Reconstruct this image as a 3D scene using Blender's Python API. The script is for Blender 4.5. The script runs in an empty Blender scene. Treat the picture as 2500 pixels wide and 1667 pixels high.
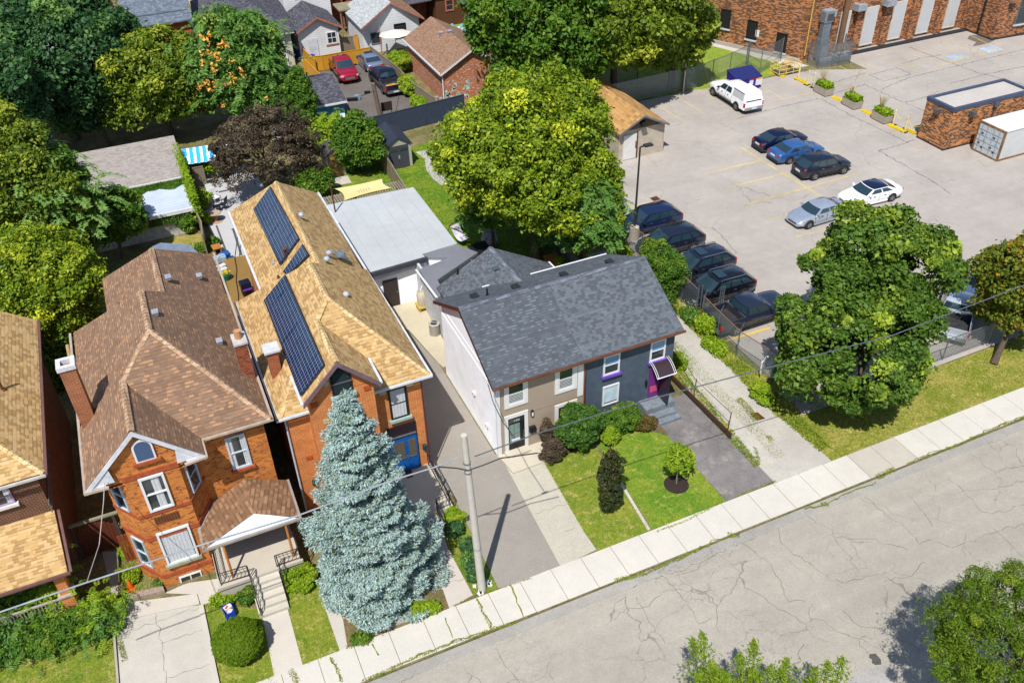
import bpy, math, random
import numpy as np
from mathutils import Vector, Matrix
SC = bpy.context.scene
COL = SC.collection
R = math.radians
# ---------------------------------------------------------------- camera
FPX, PIT, ROL, AZ, CH = 2188.52, 0.65226, -0.028756, 0.405865, 32.75
_f = np.array([math.sin(AZ)*math.cos(PIT), math.cos(AZ)*math.cos(PIT), -math.sin(PIT)])
_r = np.array([math.cos(AZ), -math.sin(AZ), 0.0]); _u = np.cross(_r, _f)
RX = math.cos(ROL)*_r + math.sin(ROL)*_u; UX = -math.sin(ROL)*_r + math.cos(ROL)*_u
cam = bpy.data.cameras.new('camera'); co = bpy.data.objects.new('camera', cam); COL.objects.link(co)
cam.sensor_width = 36; cam.lens = FPX/2500*36; cam.clip_start = 0.5; cam.clip_end = 2000
co.matrix_world = Matrix(((RX[0],UX[0],-_f[0],0),(RX[1],UX[1],-_f[1],0),(RX[2],UX[2],-_f[2],CH),(0,0,0,1)))
SC.camera = co
# ---------------------------------------------------------------- sky, sun, exposure
SUN_AZ, SUN_EL = 38.0, 58.0            # shadows fall towards azimuth 33 deg from +Y
w = bpy.data.worlds.new('World'); SC.world = w; w.use_nodes = True
nt = w.node_tree; bg = nt.nodes['Background']; sk = nt.nodes.new('ShaderNodeTexSky')
sk.sky_type = 'NISHITA'; sk.sun_disc = False; sk.sun_elevation = R(SUN_EL); sk.sun_rotation = R(SUN_AZ+180)
sk.air_density = 1.0; sk.dust_density = 0.6; sk.ozone_density = 1.5
nt.links.new(sk.outputs[0], bg.inputs[0]); bg.inputs[1].default_value = 0.11
sl = bpy.data.lights.new('sun', 'SUN'); so = bpy.data.objects.new('sun', sl); COL.objects.link(so)
sl.energy = 4.75; sl.angle = R(0.5); sl.color = (1.0, 0.975, 0.93)
sd = Vector((math.sin(R(SUN_AZ))*math.cos(R(SUN_EL)), math.cos(R(SUN_AZ))*math.cos(R(SUN_EL)), -math.sin(R(SUN_EL))))
so.rotation_euler = sd.to_track_quat('-Z', 'Y').to_euler(); so.location = (0, 0, 60)
SC.view_settings.view_transform = 'Standard'; SC.view_settings.look = 'None'
SC.view_settings.exposure = 0.42; SC.view_settings.gamma = 1
# ---------------------------------------------------------------- where a point of the photographed place stands
def ray(q):
    return (q[0]-1250)/FPX*RX - (q[1]-833.5)/FPX*UX + _f
def G(q, z=0.0):
    d = ray(q); t = (z-CH)/d[2]; return (d[0]*t, d[1]*t, z)
def onY(q, Y):
    d = ray(q); t = Y/d[1]; return (d[0]*t, Y, CH+d[2]*t)
def onX(q, X):
    d = ray(q); t = X/d[0]; return (X, d[1]*t, CH+d[2]*t)
def G2(q, z=0.0): return G(q, z)[:2]
def _mk(ox, oy, s=700/2195): return lambda x, y: (ox+x*s, oy+y*s)
k1,k2,k3,k4,k5,k6,k7,k8 = [_mk(*o) for o in ((0,0),(600,0),(1200,0),(1800,0),(0,400),(500,400),(1000,400),(1500,400))]
m1,m2,m3,m4,m5,m6,m7 = [_mk(*o) for o in ((0,750),(600,800),(1100,800),(1800,500),(1800,900),(0,1167),(600,1167))]
m8 = _mk(1500,1167,1000/2352); D = _mk(0,0,2500/2352)
# ---------------------------------------------------------------- mesh helpers
def empty_thing(name, label, cat, loc, rz=0.0, group=None):
    o = bpy.data.objects.new(name, None); COL.objects.link(o)
    o.location = loc; o.rotation_euler = (0, 0, rz); o.empty_display_size = .3
    o['label'] = label; o['category'] = cat
    if group: o['group'] = group
    o['_o'] = 1
    ORG[o.name] = tuple(loc) if rz == 0 else (0, 0, 0)
    del o['_o']
    return o
ORG = {}
T = empty_thing
def tag(o, label, cat, group=None):
    o['label'] = label; o['category'] = cat
    if group: o['group'] = group
    return o
class MB:
    def __init__(s): s.v = []; s.f = []; s.col = None
    def add(s, vs, fs):
        n = len(s.v); s.v += [tuple(map(float, v)) for v in vs]; s.f += [tuple(i+n for i in f) for f in fs]; return s
    def quad(s, *p): return s.add(p, [tuple(range(len(p)))])
    def box(s, x0, y0, z0, x1, y1, z1):
        return s.add([(x0,y0,z0),(x1,y0,z0),(x1,y1,z0),(x0,y1,z0),(x0,y0,z1),(x1,y0,z1),(x1,y1,z1),(x0,y1,z1)],
                     [(3,2,1,0),(4,5,6,7),(0,1,5,4),(1,2,6,5),(2,3,7,6),(3,0,4,7)])
    def obox(s, c, d, rz=0.0, ry=0.0, rx=0.0):
        m = Matrix.Translation(c) @ Matrix.Rotation(rz,4,'Z') @ Matrix.Rotation(ry,4,'Y') @ Matrix.Rotation(rx,4,'X')
        x,y,z = d[0]/2, d[1]/2, d[2]/2
        return s.add([m@Vector(p) for p in ((-x,-y,-z),(x,-y,-z),(x,y,-z),(-x,y,-z),(-x,-y,z),(x,-y,z),(x,y,z),(-x,y,z))],
                     [(3,2,1,0),(4,5,6,7),(0,1,5,4),(1,2,6,5),(2,3,7,6),(3,0,4,7)])
    def prism(s, P, z0, z1, bottom=True):
        a = sum(P[i][0]*P[(i+1)%len(P)][1]-P[(i+1)%len(P)][0]*P[i][1] for i in range(len(P)))
        if a < 0: P = P[::-1]
        n = len(P)
        f = [tuple(range(n, 2*n))] + [(i,(i+1)%n,(i+1)%n+n,i+n) for i in range(n)]
        if bottom: f.append(tuple(range(n-1,-1,-1)))
        return s.add([(p[0],p[1],z0) for p in P]+[(p[0],p[1],z1) for p in P], f)
    def sheet(s, P, z):
        a = sum(P[i][0]*P[(i+1)%len(P)][1]-P[(i+1)%len(P)][0]*P[i][1] for i in range(len(P)))
        if a < 0: P = P[::-1]
        return s.add([(p[0],p[1],z) for p in P], [tuple(range(len(P)))])
    def tube(s, pts, r, n=6, caps=True):
        pts = [Vector(p) for p in pts]; rs = r if isinstance(r,(list,tuple)) else [r]*len(pts)
        vs = []; up0 = Vector((0,0,1))
        for i,p in enumerate(pts):
            d = (pts[min(i+1,len(pts)-1)]-pts[max(i-1,0)]).normalized()
            up = up0 if abs(d.z) < .95 else Vector((1,0,0))
            a = d.cross(up).normalized(); b = a.cross(d).normalized()
            for k in range(n):
                t = 2*math.pi*k/n; vs.append(p + (a*math.cos(t)+b*math.sin(t))*rs[i])
        f = []
        for i in range(len(pts)-1):
            for k in range(n): f.append((i*n+k, i*n+(k+1)%n, (i+1)*n+(k+1)%n, (i+1)*n+k))
        if caps: f.append(tuple(range(n-1,-1,-1))); f.append(tuple(range((len(pts)-1)*n, len(pts)*n)))
        return s.add(vs, f)
    def lathe(s, c, prof, n=16):
        vs = []; f = []
        for (r,z) in prof:
            for k in range(n): t = 2*math.pi*k/n; vs.append((c[0]+r*math.cos(t), c[1]+r*math.sin(t), c[2]+z))
        for i in range(len(prof)-1):
            for k in range(n): f.append((i*n+k, i*n+(k+1)%n, (i+1)*n+(k+1)%n, (i+1)*n+k))
        f.append(tuple(range(n-1,-1,-1))); f.append(tuple(range((len(prof)-1)*n, len(prof)*n)))
        return s.add(vs, f)
    def build(s, name, mat, parent=None, smooth=False, local=False, uv=True, uvo=None):
        V = np.array(s.v, dtype=float)
        if parent is not None and not local:
            V = V - np.array(ORG.get(parent.name, (0,0,0)))
        me = bpy.data.meshes.new(name); me.from_pydata(V.tolist(), [], s.f); me.materials.append(mat)
        if uv: auto_uv(me)
        o = bpy.data.objects.new(name, me); COL.objects.link(o)
        if smooth:
            me.polygons.foreach_set('use_smooth', [True]*len(me.polygons)); me.set_sharp_from_angle(angle=R(38))
        if parent is not None:
            o.parent = parent; ORG[o.name] = ORG.get(parent.name, (0,0,0))
        return o
def auto_uv(me):
    # metres: u level along the face, v up the slope
    uvl = me.uv_layers.new(name='UVMap'); n = len(me.loops)
    co_ = np.empty(len(me.vertices)*3); me.vertices.foreach_get('co', co_); co_ = co_.reshape(-1,3)
    vi = np.empty(n, dtype=np.int64); me.loops.foreach_get('vertex_index', vi)
    fn = np.empty(len(me.polygons)*3); me.polygons.foreach_get('normal', fn); fn = fn.reshape(-1,3)
    lt = np.empty(len(me.polygons), dtype=np.int64); me.polygons.foreach_get('loop_total', lt)
    N = np.repeat(fn, lt, axis=0); P = co_[vi]
    U = np.stack([-N[:,1], N[:,0], 0*N[:,0]],1); L = np.linalg.norm(U,axis=1)
    flat = L < .05; U[flat] = (1,0,0); L[flat] = 1; U /= L[:,None]
    Vd = np.cross(N, U); Vd[flat] = (0,1,0)
    uv = np.stack([(P*U).sum(1), (P*Vd).sum(1)],1)
    uvl.data.foreach_set('uv', uv.ravel())
def struct(name, mb, mat, label=None):
    o = mb.build(name, mat); o['kind'] = 'structure'; return o
# ---------------------------------------------------------------- materials
def lin(r, g, b, k=1.0):
    f = lambda c: ((c/255+0.055)/1.055)**2.4 if c > 10 else c/255/12.92
    return (f(r)*k, f(g)*k, f(b)*k, 1)
AL = 0.70
def C(r, g, b, k=AL): return lin(r, g, b, k)
class NT:
    def __init__(s, name):
        s.m = bpy.data.materials.new(name); s.m.use_nodes = True; s.t = s.m.node_tree; s.b = s.t.nodes['Principled BSDF']
        s.b.inputs['Specular IOR Level'].default_value = .3
    def n(s, ty, **kw):
        x = s.t.nodes.new(ty)
        for k, v in kw.items():
            if k[0] == 'i' and k[1:].isdigit(): x.inputs[int(k[1:])].default_value = v
            elif k.startswith('I_'): x.inputs[k[2:].replace('_',' ')].default_value = v
            else: setattr(x, k, v)
        return x
    def l(s, a, b): s.t.links.new(a, b)
    def math(s, op, a, b=None, c=None):
        x = s.n('ShaderNodeMath', operation=op)
        for i, q in enumerate((a, b, c)):
            if q is None: continue
            if isinstance(q, (int, float)): x.inputs[i].default_value = q
            else: s.l(q, x.inputs[i])
        return x.outputs[0]
    def mix(s, f, a, b, mode='MIX'):
        x = s.n('ShaderNodeMix', data_type='RGBA', blend_type=mode)
        for i, q in ((0, f), (6, a), (7, b)):
            if isinstance(q, (int, float)): x.inputs[i].default_value = q
            elif isinstance(q, tuple): x.inputs[i].default_value = q
            else: s.l(q, x.inputs[i])
        return x.outputs[2]
    def ramp(s, f, stops):
        x = s.n('ShaderNodeValToRGB'); e = x.color_ramp.elements
        while len(e) < len(stops): e.new(.5)
        for i, (p, c) in enumerate(stops): e[i].position = p; e[i].color = c if isinstance(c, tuple) else (c, c, c, 1)
        s.l(f, x.inputs[0]); return x.outputs[0]
    def noise(s, scale, vec=None, detail=4, rough=.6, out=0, dist=0):
        x = s.n('ShaderNodeTexNoise'); x.inputs['Scale'].default_value = scale; x.inputs['Detail'].default_value = detail
        x.inputs['Roughness'].default_value = rough; x.inputs['Distortion'].default_value = dist
        if vec is not None: s.l(vec, x.inputs['Vector'])
        return x.outputs[out]
    def obj(s): return s.n('ShaderNodeTexCoord').outputs['Object']
    def geo(s): return s.n('ShaderNodeNewGeometry').outputs['Position']
    def uv(s): return s.n('ShaderNodeTexCoord').outputs['UV']
    def bump(s, h, st=.3, d=.02):
        x = s.n('ShaderNodeBump'); x.inputs['Strength'].default_value = st; x.inputs['Distance'].default_value = d
        s.l(h, x.inputs['Height']); s.l(x.outputs[0], s.b.inputs['Normal'])
    def out(s, col=None, rough=None, metal=None):
        for nme, q in (('Base Color', col), ('Roughness', rough), ('Metallic', metal)):
            if q is None: continue
            if isinstance(q, (int, float, tuple)): s.b.inputs[nme].default_value = q
            else: s.l(q, s.b.inputs[nme])
        return s.m
MC = {}
def cached(fn):
    def w_(*a, **k):
        key = (fn.__name__,)+a+tuple(sorted(k.items()))
        if key not in MC: MC[key] = fn(*a, **k)
        return MC[key]
    return w_
@cached
def plain(c, rough=.6, metal=0.0, var=.25, sc=2.5, name='paint'):
    t = NT(name); g = t.geo(); f = t.noise(sc, g, 6, .65)
    a = tuple(min(1, x*(1+var*.6)) for x in c[:3])+(1,); b = tuple(x*(1-var) for x in c[:3])+(1,)
    return t.out(t.mix(t.ramp(f, [(.3,0.0),(.7,1.0)]), b, a), rough, metal)
@cached
def shingle(c1, c2, c3, w_=.30, h=.145, name='shingles', dark=.55, mixv=.30):
    t = NT(name); uv = t.uv(); sp = t.n('ShaderNodeSeparateXYZ'); t.l(uv, sp.inputs[0])
    v = t.math('DIVIDE', sp.outputs[1], h); row = t.math('FLOOR', v); fr = t.math('SUBTRACT', v, row)
    def cells(wd, k, z):
        off = t.n('ShaderNodeTexWhiteNoise', noise_dimensions='1D'); t.l(t.math('ADD', row, k), off.inputs['W'])
        u = t.math('ADD', t.math('DIVIDE', sp.outputs[0], wd), t.math('MULTIPLY', off.outputs['Value'], 7.0)); col = t.math('FLOOR', u)
        cb = t.n('ShaderNodeCombineXYZ'); t.l(col, cb.inputs[0]); t.l(row, cb.inputs[1]); cb.inputs[2].default_value = z
        wn = t.n('ShaderNodeTexWhiteNoise', noise_dimensions='3D'); t.l(cb.outputs[0], wn.inputs['Vector']); return wn.outputs['Value'], t.math('SUBTRACT', u, col)
    r1, fu = cells(w_, 3.0, 1.0); r2, _ = cells(w_*.62, 11.0, 5.0)
    k = t.mix(t.ramp(r1, [(.25,0.0),(.75,1.0)]), c1, c2)
    k = t.mix(t.ramp(r2, [(1-mixv-.04,0.0),(1-mixv+.04,1.0)]), k, c3)
    # thick laminated tabs: their shadow painted as a dark lower edge here and there
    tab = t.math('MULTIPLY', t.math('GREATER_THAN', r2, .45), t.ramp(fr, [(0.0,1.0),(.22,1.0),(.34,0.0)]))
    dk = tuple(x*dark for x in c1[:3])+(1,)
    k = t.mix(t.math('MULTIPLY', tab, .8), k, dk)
    ln = t.ramp(fr, [(0.0,.7),(.10,1.0),(.93,1.0),(1.0,.82)]); lu = t.ramp(fu, [(0.0,.78),(.06,1.0)])  # course shadow lines and tab joints darkened in the colour
    n1 = t.ramp(t.noise(1.1, uv, 5, .7), [(.3,.86),(.7,1.10)]); n2 = t.ramp(t.noise(60, uv, 2), [(.3,.85),(.7,1.12)])
    for q in (ln, lu, n1, n2): k = t.mix(1.0, k, q, 'MULTIPLY')
    t.bump(t.math('SUBTRACT', 1.0, fr), .45, .012)
    return t.out(k, .9)
@cached
def brick(c1, c2, mo, w_=.225, h=.078, name='brick', blotch=None, bt=.5):
    t = NT(name); uv = t.uv(); x = t.n('ShaderNodeTexBrick')
    x.inputs['Color1'].default_value = c1; x.inputs['Color2'].default_value = c2; x.inputs['Mortar'].default_value = mo
    x.inputs['Scale'].default_value = 1; x.inputs['Mortar Size'].default_value = .007; x.inputs['Brick Width'].default_value = w_
    x.inputs['Row Height'].default_value = h; x.inputs['Bias'].default_value = -.15; t.l(uv, x.inputs['Vector'])
    k = x.outputs[0]
    if blotch:
        mp = t.n('ShaderNodeMapping'); mp.inputs['Scale'].default_value = (1.7, 2.6, 1); t.l(uv, mp.inputs[0])
        f = t.ramp(t.noise(2.6, mp.outputs[0], 6, .75), [(bt,0.0),(bt+.06,1.0)])
        y = t.n('ShaderNodeTexBrick'); y.offset = .5
        for i, c_ in (('Color1',(0,0,0,1)),('Color2',(1,1,1,1)),('Mortar',(0,0,0,1))): y.inputs[i].default_value = c_
        y.inputs['Scale'].default_value = 1; y.inputs['Mortar Size'].default_value = .007; y.inputs['Brick Width'].default_value = w_
        y.inputs['Row Height'].default_value = h; t.l(uv, y.inputs['Vector'])
        k = t.mix(t.math('MULTIPLY', f, t.ramp(y.outputs[0], [(.25,0.0),(.6,1.0)])), k, blotch)
    n1 = t.ramp(t.noise(1.3, uv, 6, .7), [(.3,.75),(.7,1.15)])
    k = t.mix(1.0, k, n1, 'MULTIPLY'); t.bump(x.outputs[1], -.35, .01)
    return t.out(k, .85)
@cached
def siding(c, pitch=.11, name='siding', d=.55, vert=False):
    t = NT(name); sp = t.n('ShaderNodeSeparateXYZ'); t.l(t.uv(), sp.inputs[0])
    fr = t.math('FRACT', t.math('DIVIDE', sp.outputs[0 if vert else 1], pitch))
    ln = t.ramp(fr, [(0.0,d),(.14,1.0),(1.0,.97)])
    n1 = t.ramp(t.noise(.9, t.geo(), 5), [(.3,.88),(.7,1.05)])
    t.bump(t.math('SUBTRACT', 1.0, fr), .6, .015)
    return t.out(t.mix(1.0, t.mix(1.0, c, ln, 'MULTIPLY'), n1, 'MULTIPLY'), .5)
@cached
def asphalt(c, grain=.22, name='asphalt', patch=.12, crack=0.0, cs=.35, stain=None, st_thr=.62, streak=0.0):
    t = NT(name); g = t.geo()
    a = t.ramp(t.noise(15, g, 4, .9), [(.28,1-grain),(.72,1+grain)])
    b = t.ramp(t.noise(.22, g, 7, .62), [(.3,1-patch),(.7,1+patch)])
    b2 = t.ramp(t.noise(1.7, g, 5, .7), [(.3,1-patch*.6),(.7,1+patch*.5)])
    k = t.mix(1.0, t.mix(1.0, t.mix(1.0, c, a, 'MULTIPLY'), b, 'MULTIPLY'), b2, 'MULTIPLY')
    if streak:
        mp = t.n('ShaderNodeMapping'); mp.inputs['Scale'].default_value = (.035,1.1,1); t.l(g, mp.inputs[0])
        k = t.mix(1.0, k, t.ramp(t.noise(1.0, mp.outputs[0], 5, .6), [(.35,1-streak),(.65,1+streak)]), 'MULTIPLY')
    if stain: k = t.mix(t.ramp(t.noise(.6, g, 8, .75), [(st_thr,0.0),(st_thr+.12,1.0)]), k, stain)
    if crack:
        dn = t.n('ShaderNodeTexNoise'); dn.inputs['Scale'].default_value = .9; dn.inputs['Detail'].default_value = 7; t.l(g, dn.inputs['Vector'])
        mx = t.n('ShaderNodeVectorMath', operation='MULTIPLY_ADD'); mx.inputs[1].default_value = (1.3,1.3,0); t.l(dn.outputs['Color'], mx.inputs[0]); t.l(g, mx.inputs[2])
        for sc_, th, m0 in ((cs, .006*cs, .5), (cs*3.6, .0042*cs*3, .58)):
            v = t.n('ShaderNodeTexVoronoi', feature='DISTANCE_TO_EDGE'); v.inputs['Scale'].default_value = sc_; t.l(mx.outputs[0], v.inputs['Vector'])
            msk = t.ramp(t.noise(.28 if sc_ == cs else .2, g, 3), [(m0-.06,0.0),(m0+.04,1.0)])
            ln = t.math('MULTIPLY', t.ramp(v.outputs[0], [(th*.6,1.0),(th*2.6,0.0)]), msk)
            ln = t.math('MULTIPLY', ln, crack)
            kc = tuple(x*.36 for x in c[:3])+(1,)
            k = t.mix(ln, k, kc)
    t.bump(t.noise(45, g, 3, .8), .25, .01)
    return t.out(k, .92)
@cached
def lawn(c1, c2, c3, name='grass', sc=1.0):
    t = NT(name); g = t.geo()
    a = t.noise(.55*sc, g, 7, .72); b = t.noise(14, g, 4, .8)
    k = t.mix(t.ramp(a, [(.42,0.0),(.58,1.0)]), c1, c2)
    k = t.mix(t.ramp(t.noise(1.9*sc, g, 7, .8), [(.53,0.0),(.62,.95)]), k, c3)
    k = t.mix(1.0, k, t.ramp(t.noise(5.0, g, 4, .75), [(.32,.68),(.68,1.25)]), 'MULTIPLY')
    k = t.mix(1.0, k, t.ramp(b, [(.25,.55),(.75,1.4)]), 'MULTIPLY')
    t.bump(b, .9, .06)
    return t.out(k, .95)
@cached
def leafmat(a, b, c, name='leaves', trans=.25):
    t = NT(name); at = t.n('ShaderNodeAttribute', attribute_name='rnd'); at2 = t.n('ShaderNodeAttribute', attribute_name='tone')
    k = t.mix(at.outputs['Fac'], a, b)
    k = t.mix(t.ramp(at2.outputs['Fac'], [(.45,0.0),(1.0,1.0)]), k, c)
    t.out(k, .55); t.b.inputs['Specular IOR Level'].default_value = .25
    tr = t.n('ShaderNodeBsdfTranslucent'); t.l(t.mix(1.0, k, (1.2,1.25,.5,1), 'MULTIPLY'), tr.inputs[0])
    ms = t.n('ShaderNodeMixShader'); ms.inputs[0].default_value = trans
    t.l(t.b.outputs[0], ms.inputs[1]); t.l(tr.outputs[0], ms.inputs[2])
    t.l(ms.outputs[0], t.t.nodes['Material Output'].inputs[0]); return t.m
@cached
def glass(c=(.02,.03,.035,1), rough=.06, name='window_glass', spec=.8):
    t = NT(name); t.b.inputs['Specular IOR Level'].default_value = spec
    return t.out(c, rough)
@cached
def carpaint(c, metal=.35, name='car_paint'):
    t = NT(name); t.b.inputs['Coat Weight'].default_value = 1.0; t.b.inputs['Coat Roughness'].default_value = .04
    n1 = t.ramp(t.noise(3, t.obj(), 4), [(.3,.92),(.7,1.06)])
    return t.out(t.mix(1.0, c, n1, 'MULTIPLY'), .32, metal)
@cached
def mesh_wire(c, size=.06, name='chain_link', th=.16):
    t = NT(name); sp = t.n('ShaderNodeSeparateXYZ'); t.l(t.uv(), sp.inputs[0])
    s_ = t.math('ADD', sp.outputs[0], sp.outputs[1]); d_ = t.math('SUBTRACT', sp.outputs[0], sp.outputs[1])
    def ln(q): return t.math('LESS_THAN', t.math('ABSOLUTE', t.math('SUBTRACT', t.math('FRACT', t.math('DIVIDE', q, size)), .5)), th/2)
    al = t.math('MAXIMUM', ln(s_), ln(d_))
    t.out(c, .45, .6)
    tp = t.n('ShaderNodeBsdfTransparent'); ms = t.n('ShaderNodeMixShader'); t.l(al, ms.inputs[0])
    t.l(tp.outputs[0], ms.inputs[1]); t.l(t.b.outputs[0], ms.inputs[2]); t.l(ms.outputs[0], t.t.nodes['Material Output'].inputs[0])
    return t.m
WHITE = plain(C(238,238,240), .45, var=.06, name='white_paint')
BLACK = plain((.012,.012,.014,1), .4, name='black_paint')
RUBBER = plain((.018,.018,.018,1), .8, name='rubber')
STEEL = plain(C(150,155,160), .4, .7, name='galvanised_steel')
IRON = plain((.025,.02,.02,1), .5, name='wrought_iron')
CONC = asphalt(C(203,196,184), .10, 'concrete', .07)
CONC_D = asphalt(C(176,170,160), .12, 'old_concrete', .1, stain=C(140,132,120))
GLASS = glass()
CURT = plain(C(210,212,214), .9, var=.15, sc=6, name='curtain')
WOODG = siding(plain and C(150,135,115), .14, 'weathered_wood', .5, True)
# ================================================================ GROUND, ROAD, PAVEMENT
GRASS = lawn(C(118,144,38), C(148,158,50), C(196,182,104), 'grass')
GRASS_D = lawn(C(95,130,30), C(135,150,42), C(170,160,80), 'yard_grass')
DIRT = lawn(C(120,112,66), C(150,136,96), C(92,110,40), 'dirt')
def P(*q, z=0.0): return [G2(x, z) for x in q]
struct('ground', MB().box(-300,-150,-1.0,400,500,-.12), DIRT)
ROADC = asphalt(C(174,166,153), .24, 'road_asphalt', .10, crack=.75, cs=.36, streak=.06)
struct('road', MB().box(-120,-6,-.118,200,21.35,-.10), ROADC)
struct('gutter_strip', MB().box(-120,20.85,-.0985,200,21.35,-.088), asphalt(C(168,163,155), .22, 'kerb_asphalt', .14, crack=.4, cs=.8))
# the yards stand a kerb's height above the road
struct('yard_ground', MB().box(-120,21.35,-.119,200,400,0), DIRT)
# pavement in separate flags
rnd = random.Random(5)
sw = MB(); sw2 = MB(); x = -20.6; i = 0
while x < 62:
    wv = 1.53; a = x+.012; b = x+wv-.012; dz = rnd.uniform(0,.006)
    (sw2 if i in (32,33) else sw).box(a, 21.42+rnd.uniform(-.015,.015), -.11, b, 23.2, .018+dz)
    x += wv; i += 1
struct('pavement', sw, asphalt(C(214,208,196), .09, 'pavement_concrete', .07)); struct('pavement_old_flags', sw2, asphalt(C(196,188,174), .1, 'old_pavement', .08))
# long cracks in the road, tar dark or grown over
def crack(pts, r, seed, dev=.09):
    rr = random.Random(seed); out = []
    for a, b in zip(pts[:-1], pts[1:]):
        a = Vector(a); b = Vector(b); n = max(2, int((b-a).length/.22))
        for k in range(n):
            p = a.lerp(b, k/n); out.append((p.x+rr.uniform(-dev,dev), p.y+rr.uniform(-dev,dev)))
    out.append(tuple(pts[-1])); mb = MB()
    vs = []; fs = []
    for j, p in enumerate(out):
        q = out[min(j+1,len(out)-1)]; o_ = out[max(j-1,0)]; d = Vector((q[0]-o_[0], q[1]-o_[1])).normalized(); w_ = r*rr.uniform(.35,1.2)
        vs += [(p[0]-d.y*w_, p[1]+d.x*w_, 0), (p[0]+d.y*w_, p[1]-d.x*w_, 0)]
    for j in range(len(out)-1): fs.append((2*j, 2*j+1, 2*j+3, 2*j+2))
    return vs, fs
def cracks(name, lst, z, r, mat):
    mb = MB()
    for s_, L in enumerate(lst):
        v, f = crack(L, r, s_+len(name)); mb.add([(a, b, z) for a, b, _ in v], f)
    return struct(name, mb, mat)
def RL(k, *q): return [G2(k(*x), -.1) for x in q]
TARC = plain(C(118,112,98), .9, name='crack_dirt')
cracks('road_crack', [
    RL(m8,(1910,0),(1990,60),(2060,140),(2110,195),(2180,205),(2250,185),(2352,150)),
    RL(m8,(1440,110),(1540,190),(1640,265),(1700,310),(1760,375),(1860,340)),
    RL(m8,(1110,220),(1250,300),(1290,370),(1350,450),(1400,535)),
    RL(m8,(1280,340),(1470,345),(1560,380),(1680,410)),
    RL(m8,(280,560),(400,690),(490,830),(560,800)), RL(m8,(110,680),(180,790),(240,880),(290,945)),
    RL(m8,(940,270),(960,360),(1010,430),(1100,470),(1240,580),(1300,600),(1380,580),(1560,540)),
    RL(m8,(720,370),(800,420),(880,480),(940,560),(960,640),(1000,710),(1100,705)),
    RL(m8,(1700,100),(1760,180),(1830,280)), RL(m8,(0,820),(70,740),(180,740),(300,640),(420,650),(560,640)),
    RL(m8,(590,430),(480,520),(350,560)), RL(m8,(1320,760),(1400,850),(1500,850),(1600,900)), RL(m8,(1430,900),(1410,950),(1460,1010)),
    RL(m8,(2180,300),(2280,380),(2352,450)), RL(m8,(1860,370),(1950,400),(2060,360),(2200,300),(2352,265)),
    RL(m8,(0,640),(90,630),(270,560),(400,520),(560,450),(720,370),(800,350)),
    RL(m8,(1080,950),(1060,1040),(1000,1110)), RL(m8,(1520,680),(1600,760),(1680,830)),
    RL(m8,(540,660),(590,730),(600,880)), RL(m8,(1540,590),(1700,560),(1780,480)),
    RL(m7,(1180,1568),(1500,1400),(1900,1230),(2195,1120)), RL(m7,(1915,1280),(2000,1440),(2100,1568)),
    RL(m7,(900,1568),(1180,1560)),
    ], -.096, .013, TARC)
cracks('kerb_moss', [RL(m7,(980,1540),(1250,1400),(1600,1260),(1860,1170),(2080,1105)), RL(m8,(0,600),(200,545),(380,465),(560,370),(690,330)),
    RL(m5,(1100,850),(1200,770)), RL(m5,(1300,735),(1500,650),(1690,590),(1840,515),(2010,440),(2195,375)), RL(m8,(1100,185),(1220,150),(1500,30)),
    RL(m7,(740,1568),(650,1380)), RL(m7,(1000,1360),(970,1280)), RL(m7,(1590,1230),(1530,1080)), RL(m7,(1880,1160),(1770,930)), RL(m7,(2140,1090),(2020,830))],
    .027, .035, plain(C(128,138,40), .95, var=.5, sc=9, name='moss'))
# asphalt hole in the road
struct('road_patch', MB().sheet(RL(m8,(1465,1008),(1500,1005),(1530,1040),(1533,1068),(1500,1072),(1478,1060),(1480,1040),(1462,1030)), -.094), plain(C(92,88,84), .95, name='dark_patch'))
struct('road_old_patch', MB().sheet(RL(m8,(1340,1176),(1380,1130),(1440,1100),(1560,1075),(1620,1120),(1560,1200),(1400,1240)), -.097), asphalt(C(165,160,155), .3, 'old_patch', .2))
# ---- parking lot
LOT = asphalt(C(180,171,162), .12, 'lot_asphalt', .12, crack=.6, cs=.15, streak=.03, stain=C(160,152,144), st_thr=.64)
lotp = [(28.75,29.2),(28.3,26.6),(33,26.6),(62,26.9),(120,26.9),(160,26.9),(160,120),(90,140),(66,110),(66,64.0),(61.5,66.2),(57.3,66.6),(54,66.6),(52.3,66.4),(48.4,67.3),(42.7,67.3),(35,67.3),(34.4,57.2),(33.5,56.5),(31.5,52.5),(29.6,48.6),(28.5,46.3)]
struct('parking_lot', MB().sheet(lotp, .006), LOT)
YEL = asphalt(C(206,186,130), .25, 'worn_yellow_paint', .25); YELB = plain(C(240,205,20), .6, name='yellow_paint')
ln = MB()
LZ = [0]
def line(mb, a, b, w_=.048, z=.010):
    LZ[0] += 1; z += (LZ[0] % 12)*.0004
    a = Vector(a[:2]); b = Vector(b[:2]); d = (b-a).normalized(); n = Vector((-d.y, d.x))*w_
    mb.sheet([tuple(a+n), tuple(b+n), tuple(b-n), tuple(a-n)], z)
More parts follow.
